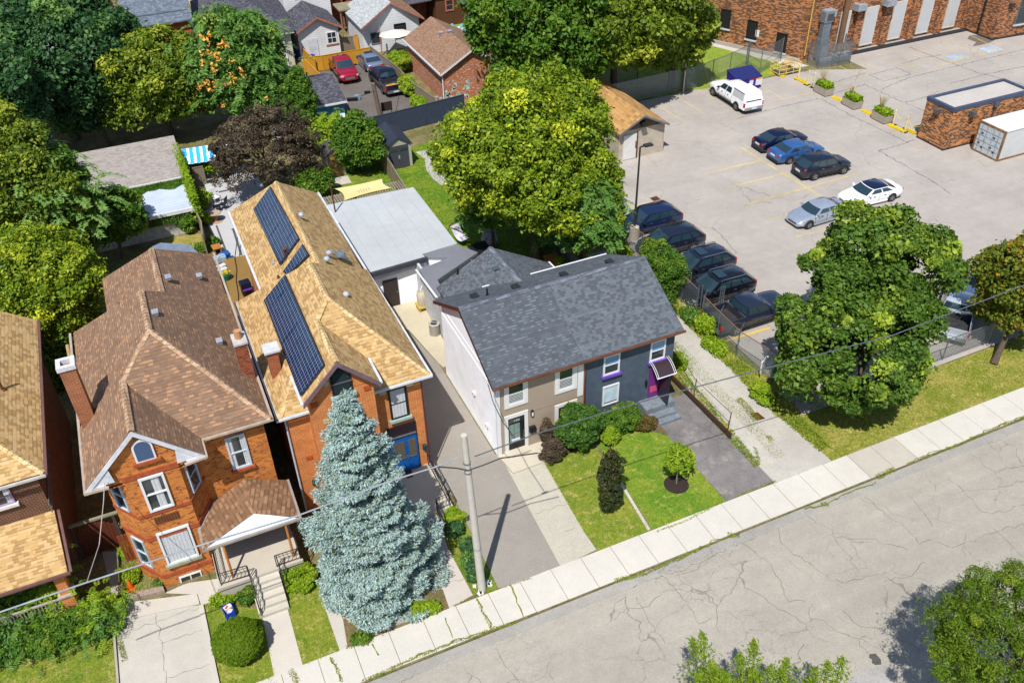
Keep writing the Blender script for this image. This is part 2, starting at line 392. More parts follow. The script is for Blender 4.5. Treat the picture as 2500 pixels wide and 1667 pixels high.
for k, a, b in ((k3,(1215,768),(1470,932)),(k3,(1420,740),(1650,890)),(k3,(1585,690),(1700,760)),(k3,(1635,1332),(2190,1205)),(k3,(1800,1440),(2195,1345)),
        (k3,(1910,1128),(2195,1310)),(k4,(0,1270),(310,1205)),(k4,(50,1405),(405,1322)),(k4,(20,1130),(620,1500)),(k4,(80,1568),(950,1325)),
        (k4,(150,640),(350,762)),(k4,(350,762),(600,705)),(k4,(600,560),(860,685)),(k4,(780,510),(1040,628)),(k4,(925,460),(1110,545)),(k4,(1075,415),(1380,545)),
        (k4,(1235,380),(1560,500)),(k4,(1310,355),(1640,475)),(k4,(1490,320),(1780,440)),(k4,(1570,295),(1900,415)),(k4,(1760,262),(2030,390)),
        (k8,(695,78),(1010,0)),(k8,(850,187),(1340,68)),(k8,(1020,305),(1890,70)),(k8,(1170,0),(1600,255)),(k8,(1185,430),(1330,388)),(k8,(1390,560),(1720,480)),
        (k8,(60,340),(260,298)),(k8,(75,185),(110,175)),(k7,(1650,340),(1830,295)),(k4,(1560,500),(1900,415)),(k4,(1640,475),(1780,440)),(k4,(1380,545),(1260,440)),
        (k4,(520,650),(700,742))):
    line(ln, G(k(*a)), G(k(*b)))
struct('bay_lines', ln, YEL)
ln2 = MB(); line(ln2, G(k8(835,1362)), G(k8(1190,1255)), .08); line(ln2, G(k8(0,520)), G(k8(12,500)), .08)
line(ln2, G(k8(560,1185)), G(k8(690,1140)), .05)
struct('bay_line_bright', ln2, plain(C(238,200,70), .7, name='bright_yellow_line'))
# handicap emblems, pale blue squares with a wheelchair figure
for (kx, ky) in ((1690,440),(1945,378)):
    c = G(k4(kx, ky)); mb = MB().sheet([(c[0]-1.0,c[1]-.7),(c[0]+1.0,c[1]-.7),(c[0]+1.0,c[1]+.7),(c[0]-1.0,c[1]+.7)], .012)
    struct('painted_emblem', mb, asphalt(C(175,190,208), .3, 'faded_blue_paint', .3))
    mb = MB()
    for t_ in range(10):
        a0 = math.pi*(.75+t_*.13); a1 = a0+.41
        mb.sheet([(c[0]+.38*math.cos(a0),c[1]-.1+.38*math.sin(a0)),(c[0]+.38*math.cos(a1),c[1]-.1+.38*math.sin(a1)),(c[0]+.29*math.cos(a1),c[1]-.1+.29*math.sin(a1)),(c[0]+.29*math.cos(a0),c[1]-.1+.29*math.sin(a0))], .016)
    line(mb, (c[0]-.05,c[1]+.45), (c[0],c[1]), .05, .0161); line(mb, (c[0],c[1]), (c[0]+.35,c[1]-.02), .05, .0162); line(mb, (c[0]+.33,c[1]), (c[0]+.45,c[1]-.35), .05, .0163)
    struct('painted_emblem_figure', mb, plain(C(225,205,140), .8, name='faded_emblem_paint'))
cracks('tar_seam', [[G2(k4(*q)) for q in L] for L in (
    [(500,540),(720,640),(860,600),(980,560)],[(1010,575),(1225,522),(1330,570),(1120,625),(1010,575)],[(1310,360),(1500,435),(1850,560),(2195,650)],
    [(730,720),(975,650),(1180,745),(1430,850)],[(1100,690),(1300,600),(1650,515),(2000,430),(2195,380)],[(1290,785),(1450,745),(1540,700)],[(1640,640),(1900,570),(2195,510)],
    [(630,755),(900,900),(1300,1090)],[(0,910),(330,820),(620,755)],[(1090,1160),(1500,1390),(1640,1490)],[(1260,490),(1400,450),(1560,420)],[(1350,1075),(1180,1130),(1080,1160)])],
    .011, .045, plain(C(120,115,110), .9, name='tar'))
struct('drain_ground', MB().sheet([G2(k3(*q)) for q in ((1210,1518),(1262,1502),(1296,1528),(1242,1543))], .014), plain(C(110,62,40), .8, .3, name='rusty_iron'))
struct('wet_patch', MB().sheet([G2(k4(*q)) for q in ((1780,270),(1880,275),(1990,300),(1930,330),(1850,350),(1800,358),(1830,325),(1760,300))], .009), plain(C(120,112,100), .5, name='wet_asphalt'))
# ---- rear asphalt yard
struct('rear_yard_asphalt', MB().sheet([(16.3,72.2),(25.0,71.4),(25.4,75.6),(24.4,81),(23.5,89.6),(17.9,89.5),(17.3,86),(15.9,86.3),(15.9,82)], .006), asphalt(C(112,104,98), .2, 'dark_asphalt', .18, crack=.4, cs=.4))
struct('garage_apron', MB().sheet([G2(k2(*q)) for q in ((180,540),(400,520),(450,565),(470,610),(250,640),(150,620))], .010), CONC_D)
struct('driveway_far', MB().sheet([G2(k1(*q)) for q in ((1440,0),(1520,0),(1640,160),(1480,110))], .010), CONC_D)
# ---- front gardens, left to right
struct('front_lawn', MB().sheet(P(m6(870,1190),m6(905,1680),m6(0,1760),m6(-300,1700),m6(-300,1250)), .008), GRASS)
pad = MB().sheet([(-7.55,19.0+2.25),(-7.55,23.2),(-6.25,23.2),(-6.25,27.7),(-5.7,27.9),(-3.0,27.9),(-3.0,21.25)][:0] or P(m6(885,1015),m6(1530,975),m6(1660,1600),m6(925,1640)), .008)
struct('parking_pad', pad, asphalt(C(196,190,178), .12, 'pad_concrete', .1, crack=.35, cs=.25))
struct('slab', MB().prism(P(m6(945,960),m6(1510,890),m6(1530,965),m6(995,1080)), 0, .07), asphalt(C(205,198,184), .1, 'slab_concrete', .08))
struct('path_slab', MB().sheet(P(m6(1450,800),m6(1660,770),m6(1900,790),m6(1960,860),m6(1540,970),m6(1510,890),m6(1260,880),m6(1390,820)), .012), CONC)
struct('side_path', MB().sheet(P(m6(780,560),m6(900,560),m6(905,900),m6(880,1020),m6(840,1000),m6(850,850)), .012), CONC_D)
kb = MB().prism(P(m6(1525,985),m6(1560,975),m6(1690,1600),m6(1650,1605)), 0, .12)
tag(kb.build('garden_kerb', CONC), 'long low concrete kerb between the parking pad and the globe bush bed', 'kerb')
kb = MB().prism(P(m6(868,1200),m6(885,1185),m6(918,1600),m6(900,1605)), 0, .10)
tag(kb.build('garden_kerb', CONC_D), 'narrow worn kerb between the left lawn and the parking pad', 'kerb')
kb = MB().prism(P(m6(905,925),m6(1255,845),m6(1268,880),m6(940,962)), 0, .22)
tag(kb.build('garden_wall', plain(C(170,150,135), .9, var=.4, sc=7, name='field_stone')), 'low rough stone edging of the bed in front of the brown roofed house', 'garden wall')
struct('garden_grass', MB().sheet(P(m6(1560,960),m6(2000,1000),m6(2110,1500),m6(2130,1600),m6(1690,1620)), .008), GRASS)
struct('front_walk', MB().sheet(P(m7(120,1020),m7(310,960),m7(440,1442),m7(220,1525)), .010), asphalt(C(212,203,190), .1, 'walk_concrete', .06))
struct('grass_strip', MB().sheet(P(m7(250,780),m7(545,700),m7(590,935),m7(720,1325),m7(440,1440),m7(320,980)), .008), GRASS)
struct('narrow_walk', MB().sheet(P(m7(560,860),m7(640,850),m7(745,1080),m7(780,1300),m7(722,1325)), .012), CONC)
struct('spruce_bed', MB().sheet(P(m7(640,850),m7(1480,700),m7(1560,1000),m7(1220,1125),m7(770,1310)), .006), lawn(C(150,120,90), C(120,110,70), C(120,140,50), 'planting_bed'))
struct('spruce_bed_kerb', MB().prism(P(m7(970,1150),m7(1250,1045),m7(1265,1085),m7(985,1195)), 0, .08), CONC_D)
struct('house_walk', MB().sheet(P(m7(1200,150),m7(1420,150),m7(1500,400),m7(1550,540),m7(1740,895),m7(1560,1000),m7(1440,650)), .012), asphalt(C(205,195,184), .1, 'house_walk_concrete', .08))
struct('plant_strip', MB().sheet(P(m7(1480,250),m7(1640,240),m7(1750,480),m7(1935,855),m7(1745,895),m7(1555,540)), .008), GRASS_D)
DRV = asphalt(C(158,151,141), .20, 'driveway_asphalt', .09, stain=C(146,139,130), st_thr=.64)
struct('driveway', MB().sheet([G2(m7(1940,855)), (10.95,23.22),(11.0,23.22)]+P(D(1288,1302),(1224,1118))+[(12.2,31.0),(12.2,39.2),(11.6,43.3),(10.6,44.9),(8.4,45.5),(8.4,31.2)]+P(m7(1600,150),m7(1640,240)), .010), DRV)
struct('driveway_patch', MB().sheet(P(m7(1890,365),m7(2025,318),m7(2135,520),m7(1980,575)), .0135), asphalt(C(158,150,141), .2, 'driveway_patch', .1))
struct('rear_pad', MB().sheet([(10.2,46.2),(13.4,46.1),(13.2,38.9),(12.3,38.9),(12.2,39.4),(11.7,43.2),(10.7,44.8),(10.2,44.9)], .014), asphalt(C(206,195,168), .14, 'rear_pad_concrete', .1, stain=C(180,165,130)))
struct('concrete_walk', MB().sheet(P((1224,1118),m3(700,1005),m3(1020,1560),D(1370,1262),D(1288,1302)), .016), asphalt(C(196,189,172), .26, 'exposed_aggregate', .08))
st = MB().prism([(12.25,30.75),(15.35,30.75),(15.3,29.8),(14.2,29.35),(12.45,29.3)], 0, .13)
st.prism([(12.6,30.74),(13.9,30.74),(13.9,30.3),(12.6,30.3)], .13, .26)
struct('door_slab', st, asphalt(C(208,198,178), .16, 'slab_aggregate', .07))
struct('lawn', MB().sheet(P(m3(685,1010),m3(800,1000),m3(960,945),m3(1100,905),m3(1262,1135))+[(16.75,23.21),(14.0,23.21)]+P(m3(1020,1560)), .008), GRASS)
struct('lawn_strip', MB().sheet(P(m3(1255,1130),m3(1275,1120),m3(1528,1540),m3(1510,1552)), .014), CONC)
struct('lawn_large', MB().sheet(P(m3(1112,880),m3(1250,800),m3(1400,755),m3(1605,735),m3(1680,850),m3(1870,1060))+[(21.0,23.21),(16.9,23.21)]+P(m3(1275,1120)), .008), lawn(C(104,146,34), C(138,160,44), C(182,178,84), 'green_lawn'))
struct('front_bed', MB().sheet([(14.3,30.7),(22.2,30.7),(21.0,28.3)]+P(m3(1400,755),m3(1250,800),m3(1112,880),m3(960,945),m3(800,1000),m3(700,1005)), .011), lawn(C(96,78,62), C(130,104,80), C(110,120,50), 'mulch'))
struct('asphalt_pad', MB().sheet([(20.3,28.9)]+P(m3(1605,738),m3(1680,850),m3(1870,1060))+[(21.05,23.24),(23.9,23.24)]+P(D(1590,912))+[(23.6,30.8),(22.4,30.9),(22.3,30.7),(20.5,30.0)], .012), asphalt(C(128,122,120), .38, 'old_dark_asphalt', .26, crack=.6, cs=.3, stain=C(164,156,146), st_thr=.54))
GRAV = asphalt(C(190,184,172), .34, 'gravel', .16, stain=C(140,142,84), st_thr=.60)
struct('lane', MB().sheet([(23.75,23.22),(27.6,23.22),(27.3,25.6),(27.2,28),(27.3,33),(27.6,38),(27.9,46),(24.6,46),(24.4,33.0),(23.8,30.5)], .007), GRAV)
struct('lane_patch', MB().sheet(P(m5(230,590),m5(380,530),m5(560,560),m5(715,700),m5(600,760),m5(480,790),m5(300,760)), .013), asphalt(C(186,180,170), .15, 'lane_patch', .12))
struct('verge', MB().sheet([(27.4,23.22),(62,23.22),(62,26.6),(33,26.55),(28.3,26.6),(28.75,29.2),(28.4,36),(28.3,46),(27.8,46),(27.3,36),(27.1,28)], .0095), lawn(C(140,148,45), C(175,165,80), C(200,180,110), 'verge_grass'))
struct('drain_lane', MB().sheet(P(m5(95,345),m5(155,333),m5(215,382),m5(150,400)), .016), plain(C(110,62,40), .8, .3, name='rusty_iron'))
# ---- back gardens
struct('back_lawn', MB().sheet([(15.9,66.0),(16.5,55.5),(16.4,46),(19,41.5),(23.5,41),(25,50),(27,62),(27.3,67),(24,68.5),(19.5,67.5)], .008), lawn(C(92,135,22), C(130,150,34), C(165,165,60), 'lush_grass'))
struct('bare_patch', MB().sheet(P(k2(1300,1165),k2(1400,1150),k2(1500,1190),k2(1590,1250),k2(1640,1320),k2(1600,1380),k2(1500,1420),k2(1430,1370),k2(1380,1300),k2(1370,1220)), .012), asphalt(C(190,186,178), .3, 'bare_earth', .2, stain=C(120,140,50), st_thr=.55))
struct('shed_lawn', MB().sheet([(10,62.6),(16.2,62.2),(16.9,64.5),(17.0,67),(12,67.4),(9.5,66)], .0065), GRASS_D)
struct('shed_path', MB().sheet(P(k2(650,1370),k2(780,1345),k2(810,1400),k2(690,1425)), .013), CONC)
struct('patio', MB().sheet([(2.3,70.5),(7.5,70.5),(7.6,64),(6,50),(3.1,50.6),(2.9,56),(2.6,62)], .010), asphalt(C(196,194,194), .08, 'patio_concrete', .05))
ps = MB(); ps.sheet([G2(k6(*q)) for q in ((82,475),(95,470),(180,695),(165,698))], .014); ps.sheet([G2(k6(*q)) for q in ((200,500),(225,494),(290,700),(272,703),(212,512))], .014)
ps.sheet([G2(k6(*q)) for q in ((105,212),(215,190),(218,200),(107,224))], .0142)
struct('patio_seam', ps, plain(C(95,92,90), .9, name='dark_paving'))
struct('yard_left', MB().sheet(P(k5(1150,640),k5(1250,570),k5(1550,535),k5(1590,690)), .008), lawn(C(160,150,70), C(185,165,95), C(110,140,40), 'dry_grass'))
struct('far_lawn', MB().sheet(P(k2(1640,260),k2(1980,290),k2(2195,400),k2(2000,620),k2(1820,480)), .008), lawn(C(110,150,40), C(135,160,45), C(170,170,80), 'far_grass'))
struct('school_lawn', MB().sheet([(40,68.0),(52.3,66.8),(57,67.0),(61.3,67.5),(57.2,76.5),(48,100),(52,140),(36,140),(34,90)], .005), lawn(C(125,155,40), C(155,170,50), C(185,180,90), 'mown_grass'))
struct('school_path', MB().sheet(P(k3(1640,300),k3(1700,320),k3(1725,0),k3(1660,-40),k3(1640,120),k3(1690,200)), .012), CONC)
struct('footing_path', MB().sheet([(61.6,67.3),(61.2,68.9),(57.2,77.5),(56.2,77.2),(60.2,67.4)], .012), CONC)

cracks('pad_joint', [[G2(m6(*q)) for q in L] for L in ([(1200,1040),(1235,1250),(1285,1600)],[(900,1200),(1210,1095),(1525,990)],[(1235,1265),(1560,1160)],[(1275,1530),(1640,1420)])], .0125, .012, plain(C(120,112,100), .9, name='joint_dirt'))
cracks('walk_joint', [[G2(m3(*q)) for q in L] for L in ([(640,1425),(890,1345)],[(870,1565),(960,1530)],[(400,1000),(680,1000)])]+[[G2(m7(*q)) for q in ((1560,805),(1680,765))]], .019, .012, plain(C(120,118,90), .9, name='joint_dirt2'))
# ================================================================ BUILDING HELPERS
def hip(mb, x0, x1, y0, y1, ze, s, front='hip', back='hip', fo=0.0, bo=0.0):
    """roof with its ridge along Y; s = slope; returns ridge line"""
    xm = (x0+x1)/2; zr = ze+s*(x1-x0)/2; h = (x1-x0)/2
    ya = y0+(h if front == 'hip' else 0)*(fo or 1); yb = y1-(h if back == 'hip' else 0)*(bo or 1)
    a,b,c,d = (x0,y0,ze),(x1,y0,ze),(x1,y1,ze),(x0,y1,ze); e,f = (xm,ya,zr),(xm,yb,zr)
    mb.add([a,b,c,d,e,f], [(1,2,5,4),(3,0,4,5),(0,1,4),(2,3,5),(3,2,1,0)])
    return e, f
def slab_poly(mb, P3, th):
    """3D planar polygon thickened downwards"""
    n = len(P3)
    a = sum(P3[i][0]*P3[(i+1)%n][1]-P3[(i+1)%n][0]*P3[i][1] for i in range(n))
    if a < 0: P3 = P3[::-1]
    mb.add(list(P3)+[(p[0],p[1],p[2]-th) for p in P3], [tuple(range(n)), tuple(range(2*n-1,n-1,-1))]+[(i,i+n,(i+1)%n+n,(i+1)%n) for i in range(n)])
    return mb
def capline(mb, a, b, w_=.14, h=.035, seg=.24):
    """row of overlapping ridge shingles"""
    a = Vector(a); b = Vector(b); L = (b-a).length; n = max(1,int(L/seg)); d = (b-a)/n
    s_ = Vector((-d.y, d.x, 0)); s_ = (s_.normalized() if s_.length > 1e-4 else Vector((1,0,0)))*w_
    for i in range(n):
        p = a+d*i; q = p+d*1.12; up = Vector((0,0,h)); lo = Vector((0,0,-w_*.55))
        mb.add([p-s_+lo+up*1.4, p+up*1.7, p+s_+lo+up*1.4, q-s_+lo+up*.6, q+up*.9, q+s_+lo+up*.6], [(0,1,4,3),(1,2,5,4),(0,3,5,2)] if 0 else [(1,0,3,4),(2,1,4,5)])
def caps(parent, mat, lst):
    for a, b in lst:
        c = MB(); capline(c, a, b); c.build('ridge_cap', mat, parent)
def gutter_along(mb, pts, r=.055):
    for a, b in zip(pts[:-1], pts[1:]):
        a = Vector(a); b = Vector(b); d = b-a; L = d.length; c = (a+b)/2
        mb.obox(c, (L+.08, .11, .10), math.atan2(d.y, d.x), -math.asin(d.z/L))
def frame_pts(org, u, n, w_, h):
    pass
def window(parent, org, face, w_, h, fr=WHITE, fw=.07, depth=.06, rail=True, mull=0, curtain=None, sill=None, glassm=None, sillw=.08, blinds=0):
    """org = lower-left corner seen from outside, face = 'front' (towards -Y), 'left' (-X) or 'right' (+X)"""
    if face == 'front': ux, nx = Vector((1,0,0)), Vector((0,-1,0))
    elif face == 'left': ux, nx = Vector((0,-1,0)), Vector((-1,0,0))
    elif face == 'right': ux, nx = Vector((0,1,0)), Vector((1,0,0))
    else: ux, nx = face
    up = Vector((0,0,1)); o = Vector(org)
    def bx(mb, a0, a1, b0, b1, d0, d1):
        c = o+ux*(a0+a1)/2+up*(b0+b1)/2+nx*(d0+d1)/2
        mb.obox(c, (a1-a0, d1-d0, b1-b0), math.atan2(ux.y, ux.x))
    f = MB()
    bx(f,0,fw,0,h,-.02,depth); bx(f,w_-fw,w_,0,h,-.02,depth); bx(f,fw,w_-fw,0,fw,-.02,depth); bx(f,fw,w_-fw,h-fw,h,-.02,depth)
    if rail: bx(f,fw,w_-fw,h*.48,h*.48+.05,-.02,depth-.01)
    for k in range(mull): x = w_*(k+1)/(mull+1); bx(f,x-.025,x+.025,fw,h-fw,-.02,depth-.012)
    fo = f.build('window', fr, parent)
    g = MB(); bx(g,fw*.9,w_-fw*.9,fw*.9,h-fw*.9,-.03,.012); g.build('pane', glassm or GLASS, fo)
    if curtain:
        c = MB(); sd_ = curtain
        n = 7
        for (a0, a1) in ((fw, w_*.30), (w_*.70, w_-fw)) if sd_ == 'pair' else ((fw, w_*.97-fw),) if sd_ == 'full' else ((w_*.45, w_*.75),):
            vs = []; fs = []; m = max(4,int((a1-a0)/.07))
            for i in range(m+1):
                x = a0+(a1-a0)*i/m; dd = .018+(.012 if i % 2 else 0)
                for z in (fw, h-fw): vs.append(o+ux*x+up*z+nx*dd)
            for i in range(m): fs.append((2*i,2*i+2,2*i+3,2*i+1))
            c.add(vs, fs)
        c.build('curtain', CURT, fo)
    if blinds:
        c = MB()
        for i in range(blinds): z = fw+(h*.48-fw)*(i+.3)/blinds; bx(c,fw,w_-fw,z,z+.035,.012,.02)
        c.build('blind', CURT, fo)
    if sill:
        s_ = MB(); bx(s_,-.1,w_+.1,-.14,0,-.02,sillw+.08); s_.build('sill', sill, fo)
    return fo
def win_px(parent, Y, a, b, **k):
    """a = lower-left, b = upper-right pixel of a window on the front plane y=Y"""
    A = onY(a, Y); B = onY(b, Y)
    return window(parent, (min(A[0],B[0]), Y, A[2]), 'front', abs(B[0]-A[0]), B[2]-A[2], **k)
def vent(parent, p, s=(.3,.38,.13), rz=0, mat=None, tilt=0, name='roof_vent'):
    mb = MB(); mb.obox((p[0],p[1],p[2]+s[2]*.35), (s[0]*.8,s[1]*.8,s[2]*.8), rz, tilt); mb.obox((p[0],p[1],p[2]+s[2]*.85), (s[0],s[1],s[2]*.35), rz, tilt)
    return mb.build(name, mat or plain(C(190,195,205), .4, .3, name='vent_metal'), parent)
def pipe(parent, p, h, r=.045, mat=None, name='vent_pipe'):
    return MB().lathe((p[0],p[1],p[2]-.1), [(r*2.2,0),(r*2.2,.12),(r,.14),(r,h+.1)], 10).build(name, mat or BLACK, parent)
def rayplane(q, p0, n):
    d = Vector(ray(q)); o = Vector((0,0,CH)); n = Vector(n); t = (Vector(p0)-o).dot(n)/d.dot(n); return o+d*t
TAN = shingle(C(218,182,128), C(204,166,110), C(186,146,92), .36, .16, name='tan_shingles', dark=.5)
TANCAP = shingle(C(232,198,142), C(214,178,120), C(238,206,152), .5, .24, name='tan_ridge_shingles')
BRN = shingle(C(154,122,98), C(138,108,86), C(186,142,106), name='brown_shingles', dark=.6, mixv=.18)
BRNCAP = shingle(C(200,164,132), C(178,142,112), C(212,178,146), .5, .24, name='brown_ridge_shingles')
GRY = shingle(C(108,114,121), C(99,105,112), C(84,90,98), .30, .15, name='grey_shingles', dark=.7, mixv=.35)
GRYD = shingle(C(94,100,107), C(84,90,97), C(110,116,123), .30, .15, name='dark_grey_shingles', dark=.7, mixv=.26)
ORB = brick(C(226,130,54), C(204,106,40), C(232,190,142), name='orange_brick')
ORB2 = brick(C(222,134,54), C(200,104,40), C(206,150,96), name='mottled_orange_brick', blotch=C(120,60,32))
DKB = brick(C(104,62,44), C(80,46,34), C(170,140,115), name='dark_brick')
REDB = brick(C(170,88,60), C(140,66,44), C(190,165,145), name='red_brick', blotch=C(70,36,28))
STONE = plain(C(178,88,50), .8, var=.35, sc=5, name='red_sandstone')
# ================================================================ leftmost house
t = T('brick_house', 'leftmost dark brick house with tan shingled hip roof and lower porch roof', 'house', (-10,33,0))
r = MB(); x0, x1, y0, y1 = -16.0, -7.42, 31.9, 43.8
e, f = hip(r, x0, x1, y0, y1, 6.5, .72, 'hip', 'gable'); ro = r.build('roof', TAN, t)
caps(ro, TANCAP, [((x1,y0,6.5), e),((x0,y0,6.5), e),(e, f)])
g = MB(); gutter_along(g, [(x1+.07,y1,6.46),(x1+.07,y0-.07,6.46)]); g.build('gutter', plain(C(120,85,80), .5, name='brown_gutter'), ro)
g = MB(); gutter_along(g, [(x1+.02,y0-.13,6.46),(x0,y0-.13,6.46)]); g.build('gutter', plain(C(200,196,190), .5, name='pale_gutter'), ro)
MB().box(-15.6,32.3,0,-7.85,43.4,6.44).build('wall', DKB, t)
pr = MB(); slab_poly(pr, [(-7.62,29.3,3.25),(-7.78,32.28,4.05),(-16,32.28,4.05),(-16,29.3,3.25)], .10); po = pr.build('porch_roof', TAN, t)
g = MB(); gutter_along(g, [(-7.56,29.22,3.2),(-16,29.22,3.2)]); gutter_along(g, [(-7.50,29.3,3.2),(-7.62,32.2,4.0)]); g.build('gutter', plain(C(120,85,80), .5, name='brown_gutter'), po)
win_px(t, 32.27, m1(-60,1540), m1(60,1370), fr=plain(C(175,150,185), .4, name='lilac_frame'), curtain='pair', sill=plain(C(225,222,215), .6, name='stone_sill'))
pc = MB(); pc.box(-8.35,29.4,0,-7.85,29.9,1.75); pc.box(-8.3,29.45,1.84,-7.9,29.85,3.1); pco = pc.build('porch_pier', ORB, t)
MB().box(-8.42,29.33,1.75,-7.78,29.97,1.84).build('pier_cap', plain(C(190,180,170), .8, name='stone_cap'), pco)
MB().box(-16,29.5,0,-8.36,32.2,.75).build('porch_floor', plain(C(120,110,105), .8, name='porch_boards'), t)
rl = MB(); rl.box(-15.5,29.55,1.5,-8.36,29.62,1.58); rl.box(-15.5,29.55,.85,-8.36,29.62,.9)
for i in range(50): rl.box(-8.5-i*.14,29.57,.9,-8.46-i*.14,29.6,1.5)
rl.build('porch_railing', plain(C(190,175,165), .7, name='worn_white_wood'), t)
lad = MB()
pipe(t, (-8.7,37.2,7.4), 1.0, .06, plain(C(110,72,50), .6, name='rusty_pipe'))
lt = T('ladder', 'grey ladder hanging flat on the side wall of the leftmost brick house', 'ladder', (-7.7,33.2,3.5))
lb = MB()
for z in (4.2,4.65): lb.box(-7.83,32.0,z,-7.79,36.2,z+.05)
for i in range(17): lb.box(-7.82,32.15+i*.24,4.24,-7.795,32.2+i*.24,4.66)
lb.build('rails_and_rungs', plain(C(150,145,142), .5, .5, name='ladder_metal'), lt)
# bench on the dark porch
b = MB(); b.box(-10.9,30.2,1.1,-9.6,30.8,1.16); b.box(-10.9,30.8,1.1,-9.6,30.86,1.6)
for x in (-10.85,-9.7): b.box(x,30.2,.75,x+.06,30.26,1.1); b.box(x,30.75,.75,x+.06,30.8,1.1)
tag(b.build('bench', plain(C(60,120,110), .6, name='teal_wood')), 'teal painted bench standing on the dark porch of the leftmost house', 'bench')
# gate between the houses
gt = T('wooden_gate', 'low arched brown board gate between the two left brick houses', 'gate', (-7.0,33.0,0))
mb = MB()
for i in range(10):
    x = -7.6+i*.165; hh = 1.5+.45*math.sin(math.pi*(i+.5)/10); mb.box(x,33.0,.05,x+.15,33.04,hh)
mb.build('board_panel', siding(C(112,58,40), .15, 'brown_boards', .6, True), gt)
for x in (-7.75,-5.95): MB().box(x,32.95,0,x+.12,33.1,2.1).build('post', plain(C(80,75,70), .8, name='grey_post'), gt)
MB().box(-7.75,32.96,2.1,-5.6,33.1,2.2).build('lintel', plain(C(150,145,120), .8, name='grey_beam'), gt)
fb = MB()
for i in range(8): fb.box(-5.9+i*.155,31.9,0,-5.77+i*.155,31.94,1.75)
tag(fb.build('board_fence', siding(C(150,80,50), .15, 'redbrown_boards', .6, True)), 'short red brown board fence beside the arched gate', 'fence')
# ================================================================ brown-roofed house
t = T('brick_house', 'orange brick house with big brown shingled hip roof, tall brick chimney and front gable', 'house', (-2,36,0))
ZE = 7.0
r = MB(); x0,x1,y0,y1 = -5.68,1.76,30.57,41.0
e, f = hip(r, x0, x1, y0, y1, ZE, .98, 'hip', 'hip', .94, 1.0)
xb0, xb1, yb1 = -4.03, 1.70, 45.5
e2, f2 = hip(r, xb0, xb1, 35, yb1, ZE-.02, .94, 'gable', 'hip')
gx0,gx1,gy = -5.80,-1.18,29.48; zp = ZE+.98*(gx1-gx0)/2; gm = (gx0+gx1)/2
yv = y0+(zp-ZE)/1.04+.2
r.add([(gx0,gy,ZE+.03),(gx1,gy,ZE+.03),(gm,gy,zp+.03),(gx0,33.5,ZE+.03),(gx1,33.5,ZE+.03),(gm,yv+.4,zp+.03)], [(1,4,5,2),(0,2,5,3)])
ro = r.build('roof', BRN, t)
caps(ro, BRNCAP, (((x1,y0,ZE),e),(e,f),(e2,f2),((gm,gy,zp+.03),(gm,yv,zp+.03)),((gm,yv,zp),(e[0],e[1],e[2]))))
WG = plain(C(228,230,236), .5, name='white_fascia')
g = MB()
for a, b in (((gx0,gy-.03,ZE),(gm,gy-.03,zp)),((gm,gy-.03,zp),(gx1,gy-.03,ZE))):
    a = Vector(a); b = Vector(b); g.add([a,b,b-Vector((0,0,.24)),a-Vector((0,0,.24)), a+Vector((0,.05,0)),b+Vector((0,.05,0)),b+Vector((0,.05,-.24)),a+Vector((0,.05,-.24))], [(0,3,2,1),(4,5,6,7),(0,1,5,4),(3,7,6,2)])
g.box(gx0,gy-.01,ZE-.16,gx0+.75,gy+.35,ZE+.02); g.box(gx1-.75,gy-.01,ZE-.16,gx1,gy+.35,ZE+.02)
g.add([(gx0+.05,gy+.02,ZE),(gx0+1.1,gy+.02,ZE),(gx0+1.0,gy+.02,ZE+.95)], [(0,1,2)]); g.add([(gx1-.05,gy+.02,ZE),(gx1-1.1,gy+.02,ZE),(gx1-1.0,gy+.02,ZE+.95)], [(0,2,1)])
g.build('fascia', WG, ro)
g = MB(); gutter_along(g, [(x1+.05,yb1,ZE-.05),(x1+.05,y0-.05,ZE-.05),(gx1+.02,y0-.05,ZE-.05),(gx1+.04,gy-.02,ZE-.07),(gx1-.8,gy-.07,ZE-.1)]); gutter_along(g, [(gx0-.04,41,ZE-.05),(gx0-.04,gy-.07,ZE-.07),(gx0+.8,gy-.07,ZE-.1)])
g.build('gutter', plain(C(190,172,155), .5, name='tan_gutter'), ro)
w_ = MB(); w_.box(-5.25,30.9,0,1.42,40.5,ZE-.03); w_.box(-3.7,40.5,0,1.42,45.1,ZE-.03)
# canted bay under the gable
BY = 29.68
bayp = [(-4.42,BY),(-2.28,BY),(-1.55,30.9),(-1.55,31.2),(-5.3,31.2),(-5.3,30.9)]
w_.prism(bayp, 0, ZE-.01)
w_.add([(-5.0,BY+.02,ZE-.3),(-2.0,BY+.02,ZE-.3),(-2.0,BY+.02,ZE+.9),(gm,BY+.02,zp-.25),(-5.0,BY+.02,ZE+.9)], [(0,1,2,3,4)])
w_.add([(-4.42,BY,ZE-.45),(-5.35,30.85,ZE-.45),(-5.35,BY+.02,ZE-.45),(-2.28,BY,ZE-.45),(-1.6,BY+.02,ZE-.45),(-1.6,30.9,ZE-.45)], [(0,1,2),(3,4,5)])
wl = w_.build('wall', ORB2, t)
for z, h in ((3.95+.55,.16),(6.75-.05,.24),(2.97+.1,.22),(.62,.2)):
    p_ = [(-4.44,BY-.05),(-2.26,BY-.05),(-1.52,30.85),(-1.6,31.0),(-5.25,31.0),(-5.33,30.85)]
    MB().prism(p_, z, z+h).build('stone_band', STONE, wl)
AW = plain(C(120,70,40), .8, name='terracotta_vent')
win_px(t, BY-.005, m6(1150,255), m1(1245,1255), curtain='mid', fw=.1, depth=.1)
win_px(t, BY-.005, m6(1285,660), m6(1440,345), curtain='full', fw=.09, depth=.1, rail=False, sill=plain(C(165,165,140), .8, name='mossy_sill'))
